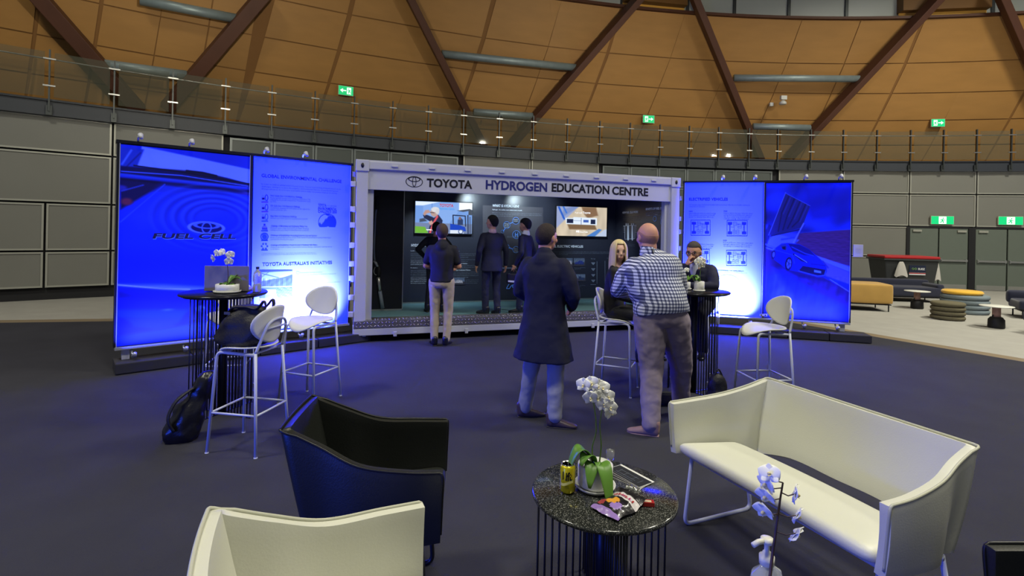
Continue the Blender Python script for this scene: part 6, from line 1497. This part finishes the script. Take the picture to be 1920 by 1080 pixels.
def face(t, MH, s=1.0, k=1.0, brow=None):
    for sx_ in (-1, 1):
        b = MB(); b.ball((sx_*.031*s*k, .0765*s, .004*s), (.0135*s, .008*s, .0075*s), None, 12, 8, MH); e = b.build('eye', m_eyew, t, world=False)
        b = MB(); b.ball((sx_*.031*s*k, .083*s, .004*s), (.0065*s, .003*s, .0065*s), None, 10, 6, MH); b.build('iris', m_iris, e, world=False)
        b = MB(); b.tube([MH @ Vector((sx_*x*s*k, .086*s - abs(x-.03)*.35*s, z*s)) for x, z in ((.015, .024), (.03, .029), (.046, .024))], .0032*s, n=6); b.build('eyebrow', brow or m_brow, t, world=False)
        b = MB(); b.tube([MH @ Vector((sx_*x*s*k, .0855*s - abs(x-.03)*.3*s, z*s)) for x, z in ((.018, .008), (.031, .0135), (.046, .008))], .0022*s, n=6); b.build('eyelid', m_iris, t, world=False)
    b = MB(); b.tube([MH @ Vector((x*s, .094*s - abs(x)*.35*s, z*s)) for x, z in ((-.022, -.058), (-.008, -.056), (0, -.058), (.008, -.056), (.022, -.058))], [.0014*s, .003*s, .003*s, .003*s, .0014*s], n=8)
    b.tube([MH @ Vector((x*s, .092*s - abs(x)*.35*s, z*s)) for x, z in ((-.018, -.063), (0, -.067), (.018, -.063))], [.0015*s, .0038*s, .0015*s], n=8); b.build('lips', m_lips, t, world=False)
def person(label, loc, rz, H, J, skin=None, g=1.0, female=False, yaw=0, pitch=0, roll=0, gtag=None, hs=1.06, vox=.0085, hands=True, hcurl=.35, hnorm=None, seat=False):
    """the body: head, neck, trunk, arms with hands and legs as one continuous mesh"""
    s = H/1.75
    D = dict(hip=(0, 0, .93), waist=(0, 0, 1.08), chest=(0, .0, 1.28), neck=(0, -.012, 1.468), head=(0, .012, 1.618),
             shR=(.185, 0, 1.40), elR=(.235, -.03, 1.13), wrR=(.24, .05, .88), shL=(-.185, 0, 1.40), elL=(-.235, -.03, 1.13), wrL=(-.24, .05, .88),
             hpR=(.095, 0, .92), knR=(.105, .02, .49), anR=(.11, -.02, .09), hpL=(-.095, 0, .92), knL=(-.105, .02, .49), anL=(-.11, -.02, .09))
    D.update(J); D = {k: Vector(v)*s for k, v in D.items()}
    for c in 'RL': D['sh'+c] = D['sh'+c].lerp(D['chest'].lerp(D['neck'], .55), .10) - Vector((0, 0, .014*s))
    t0 = thing('tmp', '', '', loc, rz); Wm = WM[t0.name]
    b = MB(); MH = Matrix.Translation(D['head']) @ Matrix.Rotation(yaw, 4, 'Z') @ Matrix.Rotation(pitch, 4, 'X') @ Matrix.Rotation(roll, 4, 'Y')
    q = s*hs
    head_parts(b, MH, q, female)
    nb = MH @ Vector((0, -.025*q, -.06*q)); taper(b, [D['neck']-Vector((0,0,.05*s)), D['neck'], nb], [.064*s, .056*s*(.84 if female else 1.0)*(1+.9*(g-1)), .054*s*(.84 if female else 1.0)*(1+.9*(g-1))], sub=4)
    gw = g
    loft(b, [(D['hip']-Vector((0,0,.05*s)), .13*s*gw, .09*s*gw), (D['hip'], .15*s*gw, .10*s*gw), (D['waist'], .13*s*gw, .09*s*gw), (D['chest'], .15*s*gw, .105*s*gw), (D['chest'].lerp(D['neck'], .6), .125*s*gw, .07*s*gw), (D['neck'], .05*s, .05*s)])
    for c in 'RL':
        taper(b, [D['sh'+c], D['sh'+c].lerp(D['el'+c], .5), D['el'+c]], [.046*s, .042*s, .037*s]); taper(b, [D['el'+c], D['el'+c].lerp(D['wr'+c], .35), D['wr'+c]], [.038*s, .038*s, .025*s])
        taper(b, [D['hp'+c], D['hp'+c].lerp(D['kn'+c], .5), D['kn'+c]], [.078*s*gw, .066*s*gw, .048*s]); taper(b, [D['kn'+c], D['kn'+c].lerp(D['an'+c], .35), D['an'+c]], [.048*s, .05*s, .033*s])
        b.ball(tuple(D['an'+c] + Vector((0, .03, -.03*s))), (.03*s, .06*s, .028*s))
        if hands:
            d = (D['wr'+c]-D['el'+c]).normalized(); inward = Vector((-1 if c == 'R' else 1, 0, 0))
            nn = (hnorm or {}).get(c, inward); hand(b, D['wr'+c], (hnorm or {}).get('d'+c, d), nn, (hnorm or {}).get('t'+c, (0, 1, 0.2)), hcurl, s)
    me_root = fuse(b, 'person', skin or m_skin, None, vox, 2)
    me_root.location = loc; me_root.rotation_euler = (0, 0, rz); WM[me_root.name] = Wm
    bpy.data.objects.remove(t0); tag(me_root, label, 'person', gtag)
    D['s'] = s; D['g'] = g; return me_root, D, MH, q
def top(t, D, m, name, hem=-.02, sleeve=1.0, flare=1.0, g=1.0, puff=1.0, folds=.012, collar=None, vox=.010, hemdrop=None, front_open=False, ex=2.3, belly=1.0):
    s, G = D['s'], D['g']*g; b = MB(); ax = D['neck']-D['hip']; hip = D['hip']
    secs = [(hip + Vector((0, 0, hem*s)), .168*s*G*flare, .128*s*G*flare)]
    if hem < -.12: secs.append((hip + Vector((0, 0, hem*.5*s)), .168*s*G*(1+flare)/2, .130*s*G*(1+flare)/2))
    secs += [(hip.lerp(D['waist'], .3 if hem < 0 else .5), .168*s*G, .124*s*G*belly), (D['waist'], .160*s*G, .120*s*G*belly), (D['chest']-Vector((0,0,.06*s)), .176*s*G, .124*s*G), (D['chest'].lerp(D['neck'], .28), .186*s*G, .118*s*G),
             (D['chest'].lerp(D['neck'], .66), .156*s*G, .094*s*G), (D['chest'].lerp(D['neck'], .88), .112*s*(1+(G-1)*.6), .078*s), (D['neck']+Vector((0,0,-.012*s)), .078*s, .070*s)]
    loft(b, secs, ex=ex)
    for c in 'RL':
        sh, el, wr = D['sh'+c], D['el'+c], D['wr'+c]; inn = D['chest'].lerp(D['neck'], .55)
        ps = 1 + (puff-1)*.4; G1 = 1 + (G-1)*.5
        taper(b, [sh.lerp(inn, .6) + Vector((0,0,.01*s)), sh], [.062*s, .060*s*ps], sub=3)
        if sleeve >= 1: taper(b, [sh, sh.lerp(el, .5), el], [.061*s*G1*ps, .058*s*G*puff, .051*s*puff]); taper(b, [el, el.lerp(wr, .5), el.lerp(wr, .96)], [.051*s*puff, .044*s*puff, .037*s*puff])
        else: e2 = sh.lerp(el, sleeve); taper(b, [sh, sh.lerp(e2, .5), e2], [.061*s*G, .060*s*G, .058*s*G], sub=4)
    if collar: taper(b, [D['neck']-Vector((0,.0,.06*s)), D['neck']-Vector((0,0,.02*s)), D['neck']+Vector((0, -.006, collar*s))], [.118*s, .090*s, .070*s], sub=3)
    return fuse(b, name, m, t, vox, 3, folds)
def trousers(t, D, m, name='trousers', g=1.0, folds=.014, low=.10, r0=.092, r1=.066, r2=.058, vox=.010, seat=False, hi=.05):
    s, G = D['s'], D['g']*g; b = MB(); h = D['hip']
    loft(b, [(h + Vector((0, 0, hi*s)), .148*s*G, .108*s*G), (h, .160*s*G, .118*s*G), (h - Vector((0, .0, .06*s)), .158*s*G, .115*s*G), (h - Vector((0, 0, .10*s)), .125*s*G, .09*s*G)])
    for c in 'RL':
        hp, kn, an = D['hp'+c], D['kn'+c], D['an'+c]; an = kn + (an-kn)*(1-low*.2)
        taper(b, [hp, hp.lerp(kn, .5), kn], [r0*s*G, (r0*.45+r1*.55)*s*G, r1*s*(1+.5*(G-1))]); taper(b, [kn, kn.lerp(an, .5), an], [r1*s*(1+.5*(G-1)), (r1*.5+r2*.5)*s*(1+.5*(G-1)), r2*s*(1+.5*(G-1))])
    return fuse(b, name, m, t, vox, 3, folds, .09)
def wl2l(loc, rz, p, s):            # world point -> unscaled local joint
    q = (Matrix.Translation(loc) @ Matrix.Rotation(rz, 4, 'Z')).inverted() @ Vector(p); return tuple(q/s)
m_navys = mat('navy_suit_wool', flat(22, 25, 54), .8, var=.1, vscale=30); m_blks = mat('black_suit_wool', flat(18, 18, 24), .8); m_polo = mat('black_polo_knit', flat(24, 24, 36), .85, var=.1)
m_chino = mat('beige_chino', flat(176, 162, 140), .85, var=.06, vscale=10, bump=.1, bscale=300); m_coat = mat('dark_navy_overcoat', flat(22, 24, 46), .9, var=.1, vscale=20); m_jean = mat('pale_grey_jeans', flat(138, 140, 152), .85, var=.1, vscale=12, bump=.1, bscale=300)
m_mauve = mat('mauve_grey_chino', flat(134, 122, 134), .85, var=.06, vscale=10, bump=.1, bscale=300); m_hbr = mat('dark_brown_hair', flat(46, 36, 31), .85, bump=.6, bscale=150, var=.3, vscale=60, stretch=(1,1,.3)); m_hbk = mat('black_hair', flat(16, 15, 17), .8, bump=.6, bscale=150, var=.2, vscale=60)
m_hlb = mat('brown_hair', flat(74, 58, 46), .85, bump=.6, bscale=150, var=.3, vscale=60); m_blond = mat('blonde_hair', flat(216, 196, 146), .5, var=.15, vscale=40, stretch=(1,1,.15)); m_hgry = mat('greying_hair', flat(74, 66, 62), .85, bump=.6, bscale=150, var=.2, vscale=50)
m_stub = mat('cropped_stubble', flat(162, 116, 92), .7, var=.1, vscale=60); m_shirtw = mat('white_shirt_cotton', flat(205, 208, 222), .8); m_shbk = mat('black_shoe_leather', flat(24, 24, 34), .35); m_shbr = mat('brown_shoe_leather', flat(74, 60, 60), .4); m_shtp = mat('taupe_suede', flat(146, 118, 112), .8)
m_ging = mat('gingham_check_shirt', flat(220, 222, 228), .8); nd, lk, bs = nodes_of(m_ging)
tc = nd.new('ShaderNodeTexCoord'); sp_ = nd.new('ShaderNodeSeparateXYZ'); lk.new(tc.outputs['Object'], sp_.inputs[0])
def mth(op, a, b_=None):
    n_ = nd.new('ShaderNodeMath'); n_.operation = op
    for i, v in enumerate((a, b_)):
        if v is None: continue
        if isinstance(v, (int, float)): n_.inputs[i].default_value = v
        else: lk.new(v, n_.inputs[i])
    return n_.outputs[0]
def band(v, p): return mth('LESS_THAN', mth('FRACT', mth('DIVIDE', v, p)), .44)
ux = mth('ADD', sp_.outputs[0], mth('MULTIPLY', sp_.outputs[1], .8)); b1 = band(mth('ADD', ux, 5), .030); b2 = band(sp_.outputs[2], .028)
sm_ = mth('MULTIPLY', mth('ADD', b1, b2), .5); rp = nd.new('ShaderNodeValToRGB'); rp.color_ramp.interpolation = 'LINEAR'
rp.color_ramp.elements[0].color = (*flat(222, 224, 230), 1); rp.color_ramp.elements[1].color = (*flat(46, 50, 84), 1); e_ = rp.color_ramp.elements.new(.5); e_.color = (*flat(120, 126, 150), 1)
lk.new(sm_, rp.inputs[0])
for l in list(bs.inputs['Base Color'].links): lk.remove(l)
lk.new(rp.outputs[0], bs.inputs['Base Color'])
def belt(t, D, m, z=.055, g=1.0):
    s, G = D['s'], D['g']*g; b = MB(); n_ = 40
    P = [D['hip'] + Vector((.166*s*G*math.copysign(abs(math.cos(a))**.87, math.cos(a)), .125*s*G*math.copysign(abs(math.sin(a))**.87, math.sin(a)), z*s)) for a in [2*PI*i/n_ for i in range(n_)]]
    b.tube(P, .016*s, n=8, closed=True, sx=.35, up=(0,0,1)); b.build('belt', m, t, world=False)
# 1 --- man in a black polo shirt, arms folded, looking at the television
loc, rz = (-1.0, 7.55, 0), math.radians(-4); H = 1.76
t, D, MH, q = person('person seen from behind in a black polo shirt and beige chinos, arms folded', loc, rz, H,
    dict(elR=(.245, .02, 1.14), wrR=(.0, .19, 1.17), elL=(-.245, .02, 1.14), wrL=(.03, .21, 1.10), anR=(.085, -.02, .09), anL=(-.085, -.03, .09), knR=(.10, .03, .49), knL=(-.095, .01, .49), head=(-.012, .0, 1.625)), yaw=math.radians(22), pitch=math.radians(14), g=1.02)
top(t, D, m_polo, 'polo_shirt', hem=-.01, sleeve=.72, g=1.0, collar=.012); trousers(t, D, m_chino, r0=.095, r1=.068, r2=.054); hair_cap(t, MH, m_hlb, q, front=.05, side=.0, nape=-.062)
shoe(t, D['anL'], math.radians(115), m_shbk, m_sole); shoe(t, D['anR'], math.radians(80), m_shbk, m_sole)
# 2 --- man in a dark suit inside the container, elbows out
loc = (-1.30, 8.98, ZF)
t, D, MH, q = person('person in a dark suit standing half hidden behind the black polo shirt, elbows out', loc, math.radians(5), 1.56,
    dict(elR=(.32, -.06, 1.2), wrR=(.20, .12, 1.02), elL=(-.34, -.06, 1.2), wrL=(-.20, .12, 1.02), head=(.0, .05, 1.60), knR=(.12,.02,.49), anR=(.15,-.02,.09), anL=(-.14,-.02,.09)), pitch=math.radians(-10), vox=.011)
top(t, D, m_blks, 'suit_jacket', hem=-.13, puff=1.05, vox=.013); trousers(t, D, m_blks, vox=.013); hair_cap(t, MH, m_hbk, q, nape=-.07)
for c, a in (('anL', 100), ('anR', 85)): shoe(t, D[c], math.radians(a), m_shbk, m_sole)
# 3 --- man in a navy suit inside the container
loc = (-.33, 8.80, ZF); rz = math.radians(24)
t, D, MH, q = person('person in a navy suit standing in the container between the two televisions, back turned', loc, rz, 1.66,
    dict(elR=(.255, -.05, 1.13), wrR=(.27, .0, .88), elL=(-.26, -.06, 1.13), wrL=(-.27, .03, .88), anL=(-.09, .03, .09), anR=(.10, -.06, .09), head=(-.01, .0, 1.625)), yaw=math.radians(38), pitch=math.radians(6), vox=.008, g=1.05, skin=m_skin2)
top(t, D, m_navys, 'suit_jacket', hem=-.16, flare=1.08, puff=1.06, g=1.04); trousers(t, D, m_navys, folds=.02); hair_cap(t, MH, m_hbk, q, front=.06, side=.0, nape=-.055, th=.02)
b = MB(); taper(b, [D['neck'] + Vector((0,0,-.02)), D['neck'] + Vector((0, .0, .022))], [.066, .062], sub=3); b.build('shirt_collar', mat('pink_shirt', flat(206, 170, 180), .8), t, world=False)
for c, a in (('anL', 120), ('anR', 95)): shoe(t, D[c], math.radians(a), m_shbk, m_sole)
# 4 --- younger man in a navy suit, in profile
loc = (.235, 9.02, ZF); rz = math.radians(62)
t, D, MH, q = person('person with black hair in a navy suit standing in profile, facing left in the container', loc, rz, 1.63,
    dict(elR=(.24, -.06, 1.14), wrR=(.22, .06, .90), elL=(-.24, -.05, 1.14), wrL=(-.23, .08, .90), anL=(-.09, .06, .09), anR=(.09, -.06, .09)), yaw=math.radians(8), vox=.008, g=.95, skin=m_skin2)
top(t, D, m_navys, 'suit_jacket', hem=-.15, flare=1.05); trousers(t, D, m_navys, folds=.02); hair_cap(t, MH, m_hbk, q, front=.05, side=.0, nape=-.06, th=.024); face(t, MH, q, brow=m_hbk)
b = MB(); taper(b, [D['neck'] + Vector((0,0,-.03)), D['neck'] + Vector((0, .0, .02))], [.07, .062], sub=3); b.build('shirt_collar', m_shirtw, t, world=False)
for c, a in (('anL', 95), ('anR', 85)): shoe(t, D[c], math.radians(a), m_shbk, m_sole)
p = WM[t.name] @ (D['wrL'] + Vector((0, .02, -.34)))
t2 = thing('satchel', 'small black satchel hanging from the hand of the profile figure in the container', 'bag', tuple(p), rz)
b = MB(); b.box((0, 0, .10), (.08, .26, .18), bev=.02); b.build('satchel_body', m_bag_f, t2, world=False); b = MB(); b.box((.042, 0, .06), (.004, .18, .03)); b.box((-.042, 0, .06), (.004, .18, .03)); b.build('pale_strip', m_shirtw, t2, world=False)
b = MB(); b.tube(smooth_path([(0, -.07, .19), (0, 0, .26), (0, .07, .19)], 6), .007, n=8); b.build('handle', m_bag_f, t2, world=False)
# 5 --- man in a long dark overcoat
loc = (.30, 4.62, 0); rz = math.radians(-30); H = 1.76; s_ = H/1.75
aR = wl2l(loc, rz, (.40, 4.50, .09), s_); aL = wl2l(loc, rz, (.15, 4.74, .09), s_)
t, D, MH, q = person('person in a long dark navy overcoat and pale jeans, back turned', loc, rz, H,
    dict(anR=aR, anL=aL, knR=((aR[0]+.10)/2, .0, .49), knL=((aL[0]-.10)/2, .06, .49), elR=(.27, .02, 1.13), wrR=(.17, .20, 1.0), elL=(-.25, .0, 1.13), wrL=(-.12, .20, 1.0), head=(-.0, .02, 1.62)), yaw=math.radians(-14), g=1.04)
top(t, D, m_coat, 'overcoat', hem=-.37, flare=1.44, g=1.10, puff=1.22, folds=.02, collar=.02, vox=.011, ex=2.2); trousers(t, D, m_jean, r0=.10, r1=.076, r2=.064, folds=.022); hair_cap(t, MH, m_hbr, q, front=.05, side=-.015, nape=-.065, th=.008)
face(t, MH, q)
shoe(t, D['anR'], math.radians(-8)-rz, m_shbr, m_sole); shoe(t, D['anL'], math.radians(8)-rz, m_shbr, m_sole)
# 6 --- big bald man in a gingham shirt
loc = (1.29, 4.56, 0); rz = math.radians(0); H = 1.80; s_ = H/1.75
aL = wl2l(loc, rz, (1.19, 4.36, .09), s_); aR = wl2l(loc, rz, (1.60, 4.86, .09), s_)
t, D, MH, q = person('bald person in a blue and white gingham shirt, back turned beside the tall table', loc, rz, H,
    dict(hip=(.03, 0, .96), waist=(.015, .02, 1.10), chest=(-.03, .06, 1.28), neck=(-.07, .10, 1.475), head=(-.072, .125, 1.605), shR=(.135, .07, 1.39), shL=(-.215, .08, 1.38),
         elL=(-.325, .14, 1.13), wrL=(-.19, .32, 1.09), elR=(.24, .16, 1.14), wrR=(.12, .38, 1.12), hpR=(.13, 0, .92), hpL=(-.075, 0, .92), anR=aR, anL=aL, knR=(.24, .12, .52), knL=(-.055, -.03, .50)), g=1.30, yaw=math.radians(16), hs=1.10)
top(t, D, m_ging, 'gingham_shirt', hem=-.0, g=1.06, puff=1.16, folds=.016, belly=1.12); trousers(t, D, m_mauve, g=1.0, r0=.105, r1=.086, r2=.064, folds=.022, hi=.07)
belt(t, D, mat('brown_belt', flat(70, 56, 60), .5), .068, 1.0)
b = MB(); taper(b, [D['neck'] + Vector((0, -.01, -.02)), D['neck'] + Vector((0, -.004, .03))], [.080, .074], sub=3); b.build('shirt_collar', m_ging, t, world=False)
b = MB(); b.tube([D['neck'] + Vector((.03, -.085, -.05)), D['neck'] + Vector((.022, -.082, .0)), D['neck'] + Vector((.018, -.070, .035))], .006, n=8, sx=1.8); b.build('lanyard', m_cdark, t, world=False)
hair_cap(t, MH, m_stub, q, front=-.02, side=-.035, nape=-.066, th=.003, name='cropped_hair', v0=.62)
shoe(t, D['anL'], math.radians(158), m_shtp, m_shtp); shoe(t, D['anR'], math.radians(60), m_shtp, m_shtp)
# 7 --- seated woman with long blonde hair
fx = math.radians(-24-90); loc = (1.14, 5.585, 0); H = 1.68
sk = 1/ (H/1.75)
t, D, MH, q = person('blonde person in a black blazer on a white bar stool, facing the camera', loc, fx+PI/1.0*0 , H,
    {k: (v[0], v[1], v[2]) for k, v in dict(hip=(0, -.02, .92), waist=(0, -.04, 1.05), chest=(0, -.02, 1.23), neck=(0, .0, 1.385), head=(-.01, .005, 1.545), shR=(.16, -.01, 1.335), shL=(-.16, -.01, 1.335),
     elR=(.20, .02, 1.09), wrR=(.10, .22, 1.02), elL=(-.20, .02, 1.09), wrL=(-.08, .24, 1.02), hpR=(.09, 0, .89), hpL=(-.09, 0, .89), knR=(.09, .40, .86), knL=(-.07, .42, .88), anR=(.07, .30, .44), anL=(-.05, .34, .46)).items()},
    skin=mat('fair_skin', flat(228, 186, 166), .5, var=.04, vscale=20, spec=.3), female=True, yaw=math.radians(-62), pitch=math.radians(-2), g=.95, hs=1.02)
t.rotation_euler = (0, 0, fx); 
top(t, D, m_blks, 'blazer', hem=-.06, g=.98, puff=.98, folds=.014); trousers(t, D, m_blks, r0=.088, r1=.064, r2=.052, seat=True)
hair_cap(t, MH, m_blond, q, front=.088, side=.0, nape=-.09, th=.020, k=.97); face(t, MH, q, .94)
for sx_ in (-1, 1):
    b = MB()
    def fn(u, v):
        az = math.radians(56 - 148*u); k1 = min(1, v/.34); e = PI/2*(1-k1); down = max(0, v-.34)/.66
        r = math.cos(e)*(1 + .10*math.sin(down*PI*.7) - .10*down*(1-u)); wv = 1 + .02*math.sin(u*26 + v*3)*min(1, v*2)
        return MH @ Vector((sx_*.094*r*math.cos(az)*wv*q*(1 if v > .05 else 1), (-.008 + .113*r*math.sin(az)*wv - .018*down)*q, (.018 + .120*math.sin(e) - .27*down*(.92+.08*math.cos(u*7)))*q))
    b.grid(fn, 34, 22); o = b.build('long_hair', m_blond, t, world=False); mod(o, 'SOLIDIFY', thickness=.010, offset=-1)
for c, a in (('anL', 85), ('anR', 95)): shoe(t, D[c], math.radians(a), m_shbk, m_sole, z0=D[c].z-.075)
# 8 --- man in glasses behind the right table, chin on hand
loc = (2.20, 6.13, 0); rz = math.radians(142); H = 1.74
el = wl2l(loc, rz, (2.13, 5.86, 1.135), H/1.75)
t, D, MH, q = person('person in glasses and a navy suit seated behind the right tall table, chin on hand', loc, rz, H,
    dict(hip=(0, -.02, .90), waist=(0, -.01, 1.03), chest=(.0, .06, 1.21), neck=(.0, .12, 1.355), head=(-.0, .185, 1.485), shR=(.185, .09, 1.30), shL=(-.185, .09, 1.30),
         elR=(.17, .30, 1.12), wrR=(.035, .31, 1.335), elL=(-.25, .22, 1.12), wrL=(-.04, .38, 1.12), hpR=(.09, 0, .87), hpL=(-.09, 0, .87), knR=(.15, .36, .80), knL=(-.15, .38, .80), anR=(.17, .30, .40), anL=(-.17, .32, .40)),
    yaw=math.radians(4), pitch=math.radians(-8), skin=m_skin2, g=1.12, hnorm=dict(R=(-.6, -.6, .3), dR=(-.25, -.1, .95)), hcurl=.9)
top(t, D, m_navys, 'suit_jacket', hem=-.06, g=1.04, puff=1.08); trousers(t, D, m_navys, seat=True); hair_cap(t, MH, m_hgry, q, front=.068, side=.005, nape=-.06, th=.012); face(t, MH, q, brow=m_hgry)
b = MB(); taper(b, [D['chest'] + Vector((0, .10, -.06)), D['neck'] + Vector((0, .05, -.04)), D['neck'] + Vector((0, .02, .02))], [.040, .048, .058], sub=4); b.build('shirt', m_shirtw, t, world=False)
b = MB()
for sx_ in (-1, 1): b.tube([MH @ Vector(((sx_*.033 + .026*math.cos(a))*q, .094*q, (.002 + .019*math.sin(a))*q)) for a in [2*PI*i/20 for i in range(20)]], .0028, n=6, closed=True)
b.tube([MH @ Vector((-.008*q, .096*q, .006*q)), MH @ Vector((.008*q, .096*q, .006*q))], .0028, n=6)
for sx_ in (-1, 1): b.tube([MH @ Vector((sx_*.059*q, .092*q, .008*q)), MH @ Vector((sx_*.082*q, .0, .008*q))], .0025, n=6)
b.build('glasses', m_cdark, t, world=False)
for c, a in (('anL', 100), ('anR', 80)): shoe(t, D[c], math.radians(a), m_shbk, m_sole, z0=D[c].z-.075)
